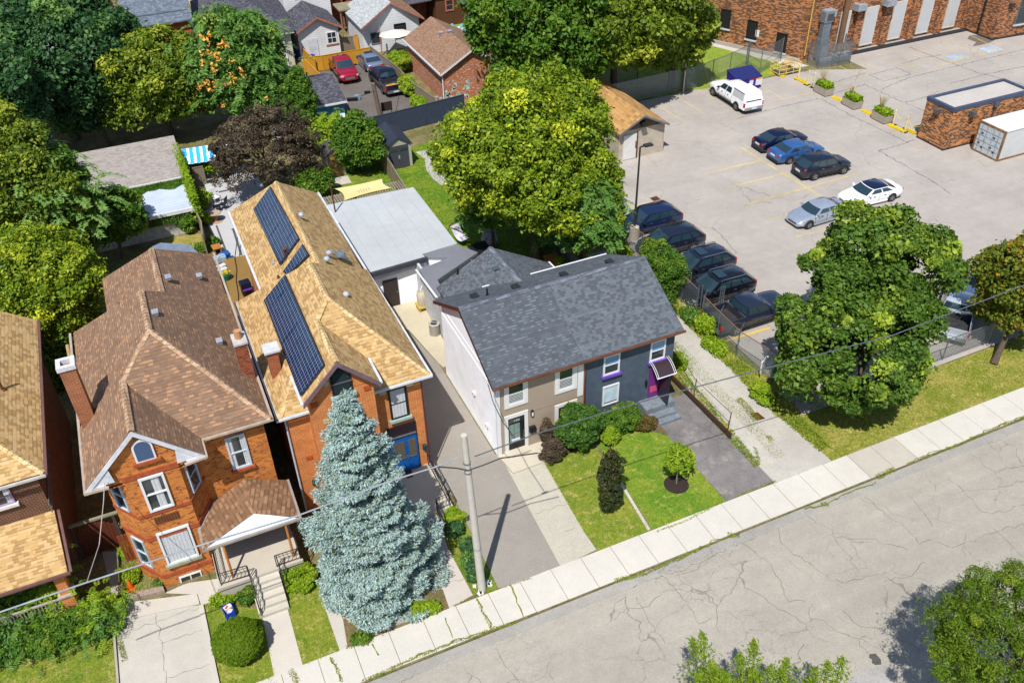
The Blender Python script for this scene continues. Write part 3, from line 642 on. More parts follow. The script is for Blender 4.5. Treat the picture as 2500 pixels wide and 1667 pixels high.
win_px(t, BY-.005, m6(1390,812), m6(1535,700), fw=.06, rail=False, mull=1, sill=None)
v = MB(); A = onY(m6(1195,355), BY); B = onY(m6(1365,260), BY); v.box(A[0],BY-.03,A[2],B[0],BY+.02,B[2]+.1)
for i in range(9): v.obox(((A[0]+(i+.5)*(B[0]-A[0])/9),BY-.04,(A[2]+B[2]+.1)/2),(.025,.02,B[2]-A[2]+.1))
v.build('lattice_vent', AW, wl)
# attic window with a round head
A = onY(m1(1045,1190), BY+.01); B = onY(m1(1110,1020), BY+.01)
ax0, ax1, az0 = A[0], A[0]+.78, A[2]+.02; az1 = az0+.72
ar = MB(); N_ = 12
def arch(x0,x1,z0,z1,d0,d1,mb):
    pts = [(x0,z0),(x1,z0)]+[((x0+x1)/2+(x1-x0)/2*math.cos(math.pi*k/N_), z1+(x1-x0)/2*math.sin(math.pi*k/N_)) for k in range(N_+1)]
    n = len(pts); mb.add([(p[0],d0,p[1]) for p in pts]+[(p[0],d1,p[1]) for p in pts], [tuple(range(n)),tuple(range(2*n-1,n-1,-1))]+[(i,(i+1)%n,(i+1)%n+n,i+n)[::-1] for i in range(n)])
arch(ax0,ax1,az0,az1,BY-.07,BY+.05,ar); aw = ar.build('arched_window', WHITE, t)
ar = MB(); arch(ax0+.08,ax1-.08,az0+.08,az1,BY-.085,BY,ar); ar.build('pane', glass((.03,.07,.15,1), .08, name='blue_glass'), aw)
MB().box(ax0-.15,BY-.14,az0-.14,ax1+.15,BY+.02,az0).build('sill', STONE, aw)
# canted side windows
for (p_, q_) in (((-5.18,30.72),(-4.5,29.8)), ((-2.2,29.8),(-1.62,30.72))):
    a = Vector((p_[0],p_[1],0)); b = Vector((q_[0],q_[1],0)); u = (b-a).normalized(); n = Vector((u.y,-u.x,0))
    for z in (1.1,4.75): window(t, a+u*.15+Vector((0,0,z)), (u,n), .75, 1.75, fw=.07, depth=.07, fr=plain(C(205,220,235), .4, name='pale_frame'))
win_px(t, 30.89, m1(1785,1240), m1(1865,955), curtain='pair', fw=.09, depth=.08, sill=STONE, fr=plain(C(205,215,225), .4, name='pale_frame'))
# tall left chimney
def chimney(parent, x0,y0,z0,x1,y1,z1, mat=REDB, cap=None, name='chimney', pot=False):
    o = MB().box(x0,y0,z0,x1,y1,z1).build(name, mat, parent)
    if cap: MB().box(x0-.06,y0-.06,z1,x1+.06,y1+.06,z1+.1).build('cap', cap, o)
    return o
ch = MB(); cx0,cx1,cy0,cy1 = -5.62,-5.02,33.05,33.75
ch.box(cx0,cy0,6.3,cx1,cy0+.6,10.35); cho = ch.build('chimney', brick(C(176,100,60), C(150,80,46), C(190,160,130), name='chimney_brick'), t)
cc = MB(); w4 = .11
cc.box(cx0-.06,cy0-.06,10.35,cx1+.06,cy0+w4,10.55); cc.box(cx0-.06,cy0+.6-w4,10.35,cx1+.06,cy0+.66,10.55); cc.box(cx0-.06,cy0+w4,10.35,cx0+w4,cy0+.6-w4,10.55); cc.box(cx1-w4,cy0+w4,10.35,cx1+.06,cy0+.6-w4,10.55)
cc.build('cap', plain(C(225,225,228), .8, var=.3, sc=9, name='chimney_cap'), cho)
ch2 = MB().box(1.2,33.55,6.2,1.72,34.35,9.0).build('chimney', brick(C(176,80,40), C(140,58,34), C(150,120,100), name='old_chimney_brick', blotch=C(50,30,24)), t)
MB().box(1.15,33.5,9.0,1.77,34.4,9.1).build('cap', plain(C(200,195,190), .8, name='chimney_cap'), ch2)
MB().lathe((1.46,34.0,9.1), [(.17,0),(.15,.35),(.16,.38)], 10).build('flue', plain(C(205,150,105), .8, name='clay_pot'), ch2)
for q, s_ in (((1290,880),-1),((1528,868),-1),((1190,1150),-1),((1682,1368),-1)):
    p = rayplane(k5(*q), (x1,0,ZE), (.98,0,1)); vent(t, p, (.28,.36,.16), 0, tilt=.0)
p = rayplane(k5(918,1095), (xb0,0,ZE), (-.94,0,1)); MB().obox((p[0],p[1],p[2]+.05),(.12,.5,.1)).build('roof_vent', plain(C(90,80,70), .7, name='brown_vent'), t)
# tilted pole at the left of the house
tag(MB().tube([(-5.95,36.0,5.5),(-6.02,40.2,6.9)], .09, 8).build('timber_pole', plain(C(180,150,100), .8, name='bare_timber')), 'bare timber pole leaning along the left eave of the brown roofed house', 'pole')
# porch of the brown-roofed house
pr = MB(); zb, zf = 3.55, 2.95; X0p, X1p, Yb, Yf = -1.56, 1.78, 30.75, 28.35; xm = (X0p+X1p)/2-.1
pr.add([(-2.3,Yf,zf),(X1p,Yf,zf),(xm,Yf+.55,zf+.55),(xm,Yb,zf+.95),(X1p,Yb,zf+.1),(-1.4,Yb,zf+.2),(-2.3,Yb-1.2,zf)], [(1,4,3,2),(0,2,3,5,6),])
pr.add([(-2.3,Yf,zf-.1),(X1p,Yf,zf-.1),(X1p,Yb,zf-.1),(-1.4,Yb,zf-.1),(-2.3,Yb-1.2,zf-.1)], [(4,3,2,1,0)])
po = pr.build('porch_roof', shingle(C(150,112,82), C(132,98,72), C(166,128,96), .3, .2, name='old_brown_shingles', dark=.5), t)
fa = MB(); fa.add([(-2.25,Yf+.02,zf-.02),(X1p-.05,Yf+.02,zf-.02),(xm,Yf+.57,zf+.54)], [(0,1,2)]); fa.build('porch_gable', siding(C(225,230,240), .3, 'white_boarding', .8, True), po)
g = MB(); gutter_along(g, [(-2.32,Yf-.05,zf-.04),(X1p+.04,Yf-.05,zf-.04),(X1p+.06,Yb,zf+.02)]); gutter_along(g, [(-2.34,Yf,zf-.04),(-2.34,Yb-1.2,zf-.04),(-1.45,Yb,zf+.12)]); g.build('gutter', plain(C(165,155,145), .5, name='grey_gutter'), po)
MB().box(-2.2,27.75,0,1.42,30.85,.98).box(-2.3,27.66,.86,1.46,27.76,1.02).build('porch_floor', asphalt(C(196,186,170), .08, 'porch_concrete', .08), t)
for x in (-1.55,1.14): MB().tube([(x,28.05,.98),(x,28.35,2.9)], .055, 8).build('post', plain(C(190,120,50), .6, name='varnished_wood'), t)
dr = MB().box(-.35,30.84,1.0,.55,30.895,2.9).build('door', plain(C(70,60,55), .5, name='dark_door'), t)
stp = MB()
for i in range(5): stp.box(-.80,27.66-(i+1)*.30,0,.33,27.66-i*.30,.86-.17*i)
stp.box(-.95,26.2,0,-.82,27.7,.35)
tag(stp.build('front_steps', asphalt(C(206,198,182), .1, 'step_concrete', .1)), 'five concrete steps climbing to the white gabled porch', 'steps')
def railing(name, pts, h, label, cat='railing', mat=IRON, sp=.16, group=None, zig=False):
    t_ = T(name, label, cat, (pts[0][0],pts[0][1],pts[0][2]), group=group)
    tp = MB(); tp.tube([(p[0],p[1],p[2]+h) for p in pts], .026, 6); tp.tube([(p[0],p[1],p[2]+.12) for p in pts], .02, 6); tp.tube([(p[0],p[1],p[2]+h-.14) for p in pts], .014, 5); tp.build('handrail', mat, t_)
    bl = MB()
    for a, b in zip(pts[:-1], pts[1:]):
        a = Vector(a); b = Vector(b); n = max(1,int((b-a).length/sp))
        for i in range(n+1):
            p = a.lerp(b, i/n); big = i in (0,n); o_ = (b-a).normalized()*(0.06 if zig and not big else 0)
            bl.tube([p+Vector((0,0,0 if big else .12)), p+o_+Vector((0,0,h*.5)), p+Vector((0,0,h))], .022 if big else .011, 5)
    bl.build('baluster', mat, t_); return t_
railing('porch_railing', [(-2.1,30.0,.98),(-2.1,27.85,.98),(-.9,27.8,.98)], .75, 'black iron railing on the left of the white gabled porch', zig=True)
railing('porch_railing', [(.33,27.8,.98),(1.38,27.78,.98),(1.38,30.2,.98)], .75, 'black iron railing at the right corner of the white gabled porch', zig=True)
railing('stair_railing', [(-.86,27.7,.98),(-.86,27.2,.85),(-.86,26.2,.2)], .8, 'zigzag black iron handrail running down the left side of the concrete steps', zig=True)
railing('stair_railing', [(.40,27.75,.98),(.40,27.3,.85),(.42,26.9,.4)], .8, 'short black iron handrail at the top right of the concrete steps', zig=True)
# blue box, cone, downpipe
t = T('recycling_box', 'blue open recycling box full of packaging beside the porch', 'recycling box', (-2.05,27.05,0))
mb = MB(); q0 = (-2.3,26.8); 
mb.obox((-2.1,27.0,.02),(.42,.56,.03),.15)
for dx,dy,sx,sy in ((0,-.27,.42,.03),(0,.27,.42,.03),(-.2,0,.03,.56),(.2,0,.03,.56)):
    c_ = Matrix.Rotation(.15,3,'Z')@Vector((dx,dy,0)); mb.obox((-2.1+c_.x,27.0+c_.y,.2),(sx,sy,.38),.15)
mb.build('box', plain(C(20,70,190), .4, name='blue_plastic'), t)
MB().obox((-2.1,27.12,.3),(.34,.24,.16),.4).obox((-2.05,26.9,.28),(.2,.2,.12),.9).build('packaging', plain(C(235,225,220), .7, name='paper'), t)
MB().obox((-2.14,27.1,.38),(.16,.08,.05),.9).build('carton', plain(C(220,70,50), .6, name='red_card'), t)
t = T('traffic_cone', 'small orange traffic cone in the weedy bed by the bay window', 'traffic cone', G(m6(1005,835)))
c0 = G(m6(1005,838)); MB().lathe((c0[0],c0[1],.02), [(.15,0),(.13,.05),(.03,.62),(.02,.64)], 14).build('cone', plain(C(235,110,25), .5, name='orange_plastic'), t)
MB().box(c0[0]-.2,c0[1]-.2,0,c0[0]+.2,c0[1]+.2,.03).build('base', plain(C(210,90,20), .6, name='orange_base'), t)
# ================================================================ tan-roofed house with solar panels
t = T('brick_house', 'orange brick house with long tan shingled roof carrying solar panels', 'house', (5.5,36,0))
ZE = 6.5; r = MB(); X0,X1,Y0 = 2.08,9.14,30.96
e, f = hip(r, X0, X1, Y0, 40.9, ZE, .98, 'hip', 'hip', .9, 1.0)
e2, f2 = hip(r, 3.52, 8.92, 36, 50.8, ZE-.01, .98, 'gable', 'hip')
gx0,gx1,gy,gz = 3.15,6.62,30.15,7.58; gm=(gx0+gx1)/2; gp = gz+.98*(gx1-gx0)/2+.02
r.add([(gx0,gy,gz),(gx1,gy,gz),(gm,gy,gp),(gx0,32.3,gz),(gx1,32.1,gz),(gm,33.9,gp)], [(1,4,5,2),(0,2,5,3)])
ro = r.build('roof', TAN, t)
caps(ro, TANCAP, (((X1,Y0,ZE),e),(e,f),(e2,f2),((gm,gy,gp),(gm,33.5,gp)),((gm,33.5,gp),e),((X0,Y0,ZE),(3.3,32.2,7.7))))
PUR = plain(C(128,104,112), .6, name='mauve_fascia')
g = MB()
for a, b in (((gx0,gy-.04,gz),(gm,gy-.04,gp)),((gm,gy-.04,gp),(gx1,gy-.04,gz))):
    a = Vector(a); b = Vector(b); g.add([a,b,b-Vector((0,0,.26)),a-Vector((0,0,.26)), a+Vector((0,.06,0)),b+Vector((0,.06,0)),b+Vector((0,.06,-.26)),a+Vector((0,.06,-.26))], [(0,3,2,1),(4,5,6,7),(0,1,5,4),(3,7,6,2)])
g.build('fascia', PUR, ro)
g = MB(); gutter_along(g, [(X1+.05,Y0-.03,ZE-.04),(8.98,50.8,ZE-.04)]); gutter_along(g, [(X1+.05,Y0-.07,ZE-.05),(6.2,Y0-.07,ZE-.05)]); gutter_along(g, [(X0-.05,40.9,ZE-.05),(X0-.05,Y0-.07,ZE-.05),(3.5,Y0-.07,ZE-.05)]); gutter_along(g, [(3.46,50.8,ZE-.05),(3.46,41.0,ZE-.05)])
gutter_along(g, [(gx1+.03,gy,gz-.02),(gx1+.03,32.0,gz-.02)]); gutter_along(g, [(gx0-.03,gy,gz-.02),(gx0-.03,32.2,gz-.02)])
g.build('gutter', plain(C(222,226,232), .4, name='white_gutter'), ro)
w_ = MB(); w_.box(2.42,31.25,0,8.71,40.5,ZE-.03); w_.box(3.85,40.5,0,8.6,50.4,ZE-.03); BY=30.5
w_.box(3.42,BY,0,6.35,31.3,gz-.12); w_.add([(3.42,BY,gz-.14),(6.35,BY,gz-.14),(gm,BY,gp-.3)], [(0,1,2)])
w_.box(3.72,BY-.12,0,4.0,BY+.02,6.4) if 0 else None
wl = w_.build('wall', ORB, t)
q = MB()
for i in range(9): # brick arches over windows as raised courses
    pass
win_px(t, 31.24, m2(1115,705), m2(1225,435), fr=BLACK, fw=.09, depth=.05, curtain='full', sill=plain(C(165,190,180), .8, name='green_stone'))
# arched attic window
A = onY(m2(668,530), BY); B = onY(m2(768,350), BY)
ax0, ax1, az0 = A[0], A[0]+.92, A[2]+.05; az1 = az0+1.02
ar = MB(); arch(ax0,ax1,az0,az1,BY-.05,BY+.05,ar); aw = ar.build('arched_window', BLACK, t)
ar = MB(); arch(ax0+.1,ax1-.1,az0+.1,az1,BY-.065,BY,ar); ar.build('pane', GLASS, aw)
MB().box(ax0,BY-.09,az0+.62,ax1,BY-.03,az0+.68).build('glazing_bar', STEEL, aw)
MB().box(ax0-.12,BY-.16,az0-.16,ax1+.12,BY+.02,az0).build('sill', plain(C(165,190,180), .8, name='green_stone'), aw)
# big arched front window mostly behind the spruce
ar = MB(); arch(4.15,5.75,2.6,4.6,BY-.05,BY+.05,ar); aw = ar.build('arched_window', BLACK, t)
ar = MB(); arch(4.3,5.6,2.7,4.6,BY-.065,BY,ar); ar.build('pane', GLASS, aw)
STN = plain(C(200,190,150), .8, name='pale_stone')
for a in (m2(1045,500),m2(1250,430)): 
    p = onY(a, 31.24); MB().box(p[0]-.17,31.2,p[2]-.1,p[0]+.17,31.26,p[2]+.1).build('stone_block', STN, wl)
for a in (m2(615,425),m2(785,375),m2(695,330),m2(615,715)):
    p = onY(a, BY); MB().box(p[0]-.12,BY-.04,p[2]-.12,p[0]+.12,BY+.02,p[2]+.12).build('stone_block', STN, wl)
for a in (m2(930,460),m2(525,590),m2(490,995)):
    p = onY(a, BY); MB().box(p[0]-.15,BY-.03,p[2]-.14,p[0]+.15,BY+.02,p[2]+.14).box(p[0]-.1,BY-.05,p[2]-.09,p[0]+.1,BY+.02,p[2]+.09).build('terracotta_tile', plain(C(190,90,40), .8, name='terracotta'), wl)
# blue front door
A = onY(m2(1150,1120), 31.24); B = onY(m2(1330,880), 31.24)
dx0, dx1 = A[0]-.1, 8.2; dz0 = .75; dz1 = 3.0
d = MB(); d.box(dx0-.05,31.19,dz0-.05,dx1+.05,31.27,dz1+.75); d.build('door_surround', plain(C(45,30,40), .5, name='dark_surround'), t)
d = MB().box(dx0,31.12,dz0,dx1,31.2,dz1-.05).build('front_door', plain(C(20,95,175), .35, name='blue_door'), t)
pn = MB(); w3 = dx1-dx0; pn.box(dx0+.12,31.10,1.7,dx0+w3*.52,31.13,dz1-.2); pn.box(dx0+w3*.66,31.10,1.7,dx1-.08,31.13,dz1-.2); pn.build('pane', glass((.09,.08,.06,1), name='brown_glass'), d)
hb = MB().box(dx0+.05,31.08,1.66,dx0+w3*.55,31.11,1.7); hb.box(dx0+w3*.63,31.08,1.66,dx1-.05,31.11,1.7); hb.box(dx0+w3*.56,31.06,1.55,dx0+w3*.61,31.12,1.8); hb.build('handle', STEEL, d)
MB().box(dx0,31.1,dz1+.08,dx1,31.2,dz1+.14).build('transom', STEEL, t)
for a, Y in ((m2(1362,895),31.24),(m2(520,1165),31.24)):
    p = onY(a, Y); l_ = MB(); l_.lathe((p[0],Y-.16,p[2]-.2), [(.05,0),(.12,.06),(.1,.34),(.03,.42)], 8); l_.box(p[0]-.03,Y-.16,p[2]-.02,p[0]+.03,Y,p[2]+.04)
    l_.build('wall_lamp', plain(C(25,70,75), .4, name='dark_green_lamp'), t)
ch = MB().box(2.42,33.3,6.2,2.9,33.85,8.35).build('chimney', brick(C(176,84,44), C(150,66,36), C(180,150,120), name='red_chimney_brick'), t)
MB().box(2.3,33.2,8.35,3.02,33.95,8.45).build('cap', plain(C(215,215,215), .6, name='concrete_cap'), ch)
# solar arrays (each array is one thing)
NSOL = NT('solar_cells'); uvn = NSOL.uv(); bx_ = NSOL.n('ShaderNodeTexBrick'); bx_.offset = 0
for i_, c_ in (('Color1',C(20,48,92)),('Color2',C(14,36,72)),('Mortar',C(190,202,215,.45))): bx_.inputs[i_].default_value = c_
bx_.inputs['Scale'].default_value = 1; bx_.inputs['Mortar Size'].default_value = .0075; bx_.inputs['Mortar Smooth'].default_value = .2; bx_.inputs['Brick Width'].default_value = .205; bx_.inputs['Row Height'].default_value = .205; NSOL.l(uvn, bx_.inputs[0])
SOLAR = NSOL.out(bx_.outputs[0], .18); NSOL.b.inputs['Specular IOR Level'].default_value = .5
def array(pxs, x0, label):
    pts = [rayplane(q, (x0,0,ZE+.14), (-.98,0,1)) for q in pxs]
    t_ = T('solar_array', label, 'solar panels', tuple(pts[3]))
    n = Vector((-.98,0,1)).normalized()*.05
    mb = MB(); mb.add([p+n for p in pts]+[p-n for p in pts], [(0,1,2,3),(7,6,5,4),(0,4,5,1),(1,5,6,2),(2,6,7,3),(3,7,4,0)]); mb.build('panel', SOLAR, t_)
    fr = MB()
    for a, b in zip(pts, pts[1:]+pts[:1]): fr.tube([a+n*.6,b+n*.6], .03, 4)
    L = (pts[1]-pts[2]).length; 
    for k in range(1, max(1,round(L/1.0))):
        f_ = k/max(1,round(L/1.0)); a = pts[0].lerp(pts[3], f_)+n*1.05; b = pts[1].lerp(pts[2], f_)+n*1.05; fr.tube([a,b], .008, 4)
    fr.build('frame', BLACK, t_); return t_
def rect_on(x0, xa, xb, ya, yb):
    zz = lambda x: ZE+.14+.98*(x-x0)
    return [Vector((xa,yb,zz(xa))),Vector((xb,yb,zz(xb))),Vector((xb,ya,zz(xb))),Vector((xa,ya,zz(xa)))]
array([k6(378,350),k6(505,178),k6(722,570),k6(578,770)], 3.52, 'large dark blue solar array at the back of the tan roof')
array([k6(605,825),k6(752,620),k6(797,698),k6(640,852)], 3.52, 'small blue solar array between the two long arrays')
array([k6(460,1045),k6(618,855),m2(605,285),m2(425,520)], 2.08, 'long blue solar array above the front gable')
pp = rayplane(k6(625,720), (3.52,0,ZE), (-.98,0,1)); pipe(t, pp, .55, .07, plain(C(90,62,62), .6, name='brown_flue')); MB().lathe((pp[0],pp[1],pp[2]+.5),[(.13,0),(.15,.1),(.05,.16)],10).build('flue_cap', plain(C(96,66,66), .6, name='brown_flue_cap'), t)
for q, x in (((525,770),3.52),):
    p = rayplane(k6(*q), (x,0,ZE), (-.98,0,1)); vent(t, p, (.16,.2,.12))
p = rayplane(k6(566,885), (3.52,0,ZE), (-.98,0,1)); pipe(t, p, .25, .05, plain(C(90,62,62), .6, name='brown_flue'))
for q in ((740,400),(935,738),(952,692),(1082,1010)):
    p = rayplane(k6(*q), (X1,0,ZE), (.98,0,1)); MB().lathe((p[0],p[1],p[2]), [(.13,0),(.16,.1),(.12,.18),(.02,.22)], 10).build('roof_vent', plain(C(215,220,230), .35, .3, name='white_vent'), t)
p = rayplane(k6(1040,710), (X1,0,ZE), (.98,0,1)); MB().obox((p[0],p[1],p[2]+.1), (.6,.8,.08), .3, .6).lathe((p[0],p[1],p[2]-.02),[(.12,0),(.3,.12),(.24,.24),(.05,.3)],12).build('roof_vent', plain(C(140,155,165), .4, .4, name='grey_vent'), t)
# meter, downpipes
MB().tube([(2.36,31.2,6.3),(2.36,31.15,0.1)], .045, 8).build('downpipe', plain(C(200,210,220), .4, name='pale_pipe'), t)
MB().tube([(8.74,31.2,6.3),(8.78,31.2,0.9)], .03, 8).build('downpipe', plain(C(110,40,30), .5, name='red_pipe'), t)
# porch of the tan-roofed house
MB().box(6.1,28.0,0,8.75,31.22,.72).build('porch_floor', asphalt(C(205,196,178), .1, 'porch_concrete', .08), t)
sp_ = MB()
for i in range(3): sp_.box(6.6,28.0-(i+1)*.3,0,7.9,28.0-i*.3,.54-.18*i)
tag(sp_.build('front_steps', asphalt(C(196,188,175), .1, 'step_concrete', .1)), 'three shaded concrete steps beside the blue spruce', 'steps')
railing('porch_railing', [(8.62,31.1,.72),(8.62,28.1,.72),(7.95,28.05,.72)], .85, 'black iron railing along the driveway side of the blue door porch')
railing('stair_railing', [(7.95,28.0,.72),(7.95,27.0,.05)], .85, 'black iron handrail beside the steps under the blue door')
tag(MB().sheet([G2(P_) for P_ in ((950+365*.1148,1100+640*.1148),(950+505*.1148,1100+625*.1148),(950+540*.1148,1100+770*.1148),(950+400*.1148,1100+805*.1148))], .735).build('door_mat', plain(C(110,60,30), .95, name='brown_mat')), 'brown door mat on the porch below the blue door', 'door mat')
for i, q in enumerate(((950+1118*.1148,1100+800*.1148),(950+1205*.1148,1100+1040*.1148))):
    p = G(q); tag(MB().lathe((p[0],p[1],0), [(.07,0),(.07,.95),(.06,.98)], 12).build('bollard', plain(C(170,190,180) if i == 0 else C(205,205,190), .5, name='pipe_paint%d' % i)), ('green grey pipe bollard nearer the house wall on the driveway edge','pale grey pipe bollard beside the porch corner on the driveway edge')[i], 'bollard', 'pipe bollards at the driveway edge')
# ================================================================ grey semi-detached house
t = T('rendered_house', 'two storey house with dark grey shingles, beige render left and slate painted brick right', 'house', (17,34,0))
ZE = 5.0; GX0, GX1, GY0, GY1 = 12.0, 22.74, 30.42, 38.6; GR = 34.55; GZ = 7.08
r = MB(); s1 = (GZ-ZE)/(GR-GY0)
for (a, b, mat, nm) in ((GX0, 16.95, GRYD, 'roof'), (16.95, GX1, GRY, 'roof')):
    r = MB(); lo = ZE-.14
    r.add([(a,GY0,ZE),(b,GY0,ZE),(b,GR,GZ),(a,GR,GZ),(a,GY1,ZE),(b,GY1,ZE),(a,GY0,lo),(b,GY0,lo),(a,GY1,lo),(b,GY1,lo),(a,GR,GZ-.2),(b,GR,GZ-.2)],
          [(0,1,2,3),(3,2,5,4),(0,6,7,1),(4,5,9,8),(6,10,11,7),(10,8,9,11),(0,3,10,6),(3,4,8,10),(1,7,11,2),(2,11,9,5)])
    ro = r.build(nm, mat, t)
    if b == GX1: ro['label'] = 'lighter grey shingled half of the roof'
c = MB(); capline(c, (GX0,GR,GZ), (GX1,GR,GZ), .16); c.build('ridge_cap', shingle(C(112,118,130), C(92,98,110), C(126,132,142), .5, .24, name='grey_ridge_shingles'), ro)
g = MB(); gutter_along(g, [(GX0,GY0-.06,ZE-.08),(GX1+.03,GY0-.06,ZE-.08)]); g.build('gutter', plain(C(140,92,70), .35, .4, name='copper_gutter'), ro)
g = MB(); g.box(14.9,GY1-.02,ZE-.14,GX1,GY1+.08,ZE+.02); g.build('gutter', WHITE, ro)
g = MB(); g.add([(GX0-.03,GY0,ZE),(GX0-.03,GR,GZ),(GX0-.03,GR,GZ-.22),(GX0-.03,GY0,ZE-.16)], [(0,1,2,3)]); g.add([(GX0-.03,GR,GZ),(GX0-.03,GY1,ZE),(GX0-.03,GY1,ZE-.2),(GX0-.03,GR,GZ-.22)], [(0,1,2,3)]); g.build('fascia', plain(C(110,55,45), .5, name='maroon_trim'), ro)
FY = 30.75; XM = 17.15
TAUPE = plain(C(176,158,138), .9, var=.05, sc=1.2, name='beige_render')
SLATE = brick(C(88,102,116), C(82,96,110), C(66,78,92), name='painted_brick')
wl = MB().box(12.35,FY,0,XM,38.2,ZE-.16).add([(12.35,38.2,ZE-.16),(12.35,FY,ZE-.16),(12.35,GR,GZ-.24)], [(0,1,2)]).build('wall', TAUPE, t)
wr = MB().box(XM,FY-.01,0,22.45,38.2,ZE-.16).add([(22.45,38.2,ZE-.16),(22.45,FY,ZE-.16),(22.45,GR,GZ-.24)], [(0,2,1)]).build('wall', SLATE, t); wr['label'] = 'slate painted brick right half'
WS = siding(C(246,250,255,1.0), .15, 'white_siding', .6)
MB().box(12.27,30.74,0,12.34,38.25,ZE-.6).build('side_cladding', WS, t)
MB().box(12.29,30.74,ZE-.6,12.335,38.2,ZE-.17).add([(12.3,38.2,ZE-.17),(12.3,FY,ZE-.17),(12.3,GR,GZ-.25)], [(0,1,2)]).build('upper_cladding', plain(C(246,250,255,1.0), .6, var=.04, name='white_stucco'), t)
cb = MB().box(12.24,FY-.05,0,12.46,FY+.05,ZE-.16); cb.box(XM-.38,FY-.04,2.45,XM-.06,FY,ZE-.18); cb.build('corner_board', plain(C(240,240,238), .5, var=.04, name='white_board'), wl)
MB().tube([(XM,FY-.09,ZE-.2),(XM,FY-.09,.15)], .04, 8).build('downpipe', plain(C(130,70,45), .4, .3, name='copper_pipe'), t)
MB().box(12.4,FY-.012,2.42,XM-.05,FY,2.45).build('string_course', plain(C(160,142,122), .8, name='beige_band'), wl)
WB = plain(C(238,236,230), .6, var=.04, name='white_surround')
def surround(a, b, ext=.2):
    A = onY(a, FY-.01); B = onY(b, FY-.01); x0,x1,z0,z1 = A[0],B[0],A[2],min(B[2],ZE-.2)
    return x0,x1,z0,z1
for (a, b, cur) in ((m3(412,625),m3(590,395),None),(m3(797,512),m3(970,285),None)):
    x0,x1,z0,z1 = surround(a, b); f = MB()
    f.box(x0,FY-.05,z0,x0+.2,FY,z1); f.box(x1-.2,FY-.05,z0,x1,FY,z1); f.box(x0+.2,FY-.05,z0,x1-.2,FY,z0+.2)
    f.build('window_surround', WB, wl); window(t, (x0+.2,FY,z0+.2), 'front', x1-x0-.4, z1-z0-.2, fw=.07, depth=.03, blinds=6)
# low window half behind the round shrub
A = onY(m3(797,640), FY); B = onY(m3(968,505), FY); f = MB(); f.box(A[0],FY-.05,.75,A[0]+.2,FY,2.3); f.box(B[0]-.2,FY-.05,.75,B[0],FY,2.3); f.box(A[0]+.2,FY-.05,2.1,B[0]-.2,FY,2.3); f.build('window_surround', WB, wl)
window(t, (A[0]+.2,FY,.95), 'front', B[0]-A[0]-.4, 1.15, fr=plain(C(110,60,45), .5, name='brown_frame'), fw=.06, depth=.03)
# black front door with transom
x0,x1 = onY(m3(445,920), FY)[0], onY(m3(568,900), FY)[0]; zt = 2.42
f = MB(); f.box(x0-.2,FY-.05,0.1,x0,FY,zt+.22); f.box(x1,FY-.05,0.1,x1+.2,FY,zt+.22); f.box(x0,FY-.05,zt,x1,FY,zt+.22); f.build('door_surround', WB, wl)
d = MB().box(x0,FY-.03,.14,x1,FY+.02,zt).build('front_door', plain((.01,.011,.013,1), .3, name='black_door'), t)
MB().box(x0+.06,FY-.045,.8,x0+(x1-x0)*.7,FY-.03,zt-.45).build('pane', glass((.12,.2,.18,1), .08, name='pale_green_glass'), d)
MB().box(x0+.06,FY-.045,zt-.32,x1-.06,FY-.03,zt-.06).build('transom_pane', GLASS, d)
b = MB(); b.box(x0+.06,FY-.05,1.3,x0+(x1-x0)*.7,FY-.046,1.33); b.box(x0+(x1-x0)*.34,FY-.05,.8,x0+(x1-x0)*.37,FY-.046,zt-.45); b.box(x1-.1,FY-.09,.95,x1-.06,FY-.03,1.4); b.build('handle', plain(C(150,150,150), .3, .8, name='chrome'), d)
# house number over the door
txt = bpy.data.curves.new('house_number', 'FONT'); txt.body = '100'; txt.size = .19; txt.extrude = .004; txt.align_x = 'CENTER'
tmp_ = bpy.data.objects.new('tmp', txt); COL.objects.link(tmp_); bpy.context.view_layer.update(); me_ = bpy.data.meshes.new_from_object(tmp_.evaluated_get(bpy.context.evaluated_depsgraph_get())); bpy.data.objects.remove(tmp_); me_.materials.clear(); me_.materials.append(plain(C(215,215,215), .4, name='number_silver'))
to = bpy.data.objects.new('house_number', me_); COL.objects.link(to); to.rotation_euler = (R(90),0,0);
to.parent = d; to.location = Vector(((x0+x1)/2,FY-.055,zt-.27))-Vector(ORG[d.name]); to.scale = (1.25,1,1)
p = onY(m3(622,650), FY); MB().box(p[0]-.07,FY-.1,p[2]-.19,p[0]+.07,FY,p[2]+.19).build('wall_lamp', BLACK, t); MB().box(p[0]-.045,FY-.112,p[2]-.14,p[0]+.045,FY-.1,p[2]+.1).build('lamp_glass', plain(C(240,240,235), .3, var=.02, name='milk_glass'), t)
p = onY(m3(622,765), FY); tag(MB().box(p[0]-.16,FY-.16,p[2]-.2,p[0]+.16,FY,p[2]+.16).box(p[0]-.17,FY-.18,p[2]+.08,p[0]+.17,FY-.16,p[2]+.18).build('mailbox', plain(C(40,44,52), .4, name='charcoal_box')), 'charcoal wall mailbox on the beige render beside the black door', 'mailbox')
tag(MB().sheet([G2(m3(*q)) for q in ((445,965),(565,928),(600,968),(478,1008))], .145).build('door_mat', plain(C(140,112,60), .95, var=.5, sc=6, name='straw_mat')), 'straw coloured door mat in front of the black door', 'door mat')
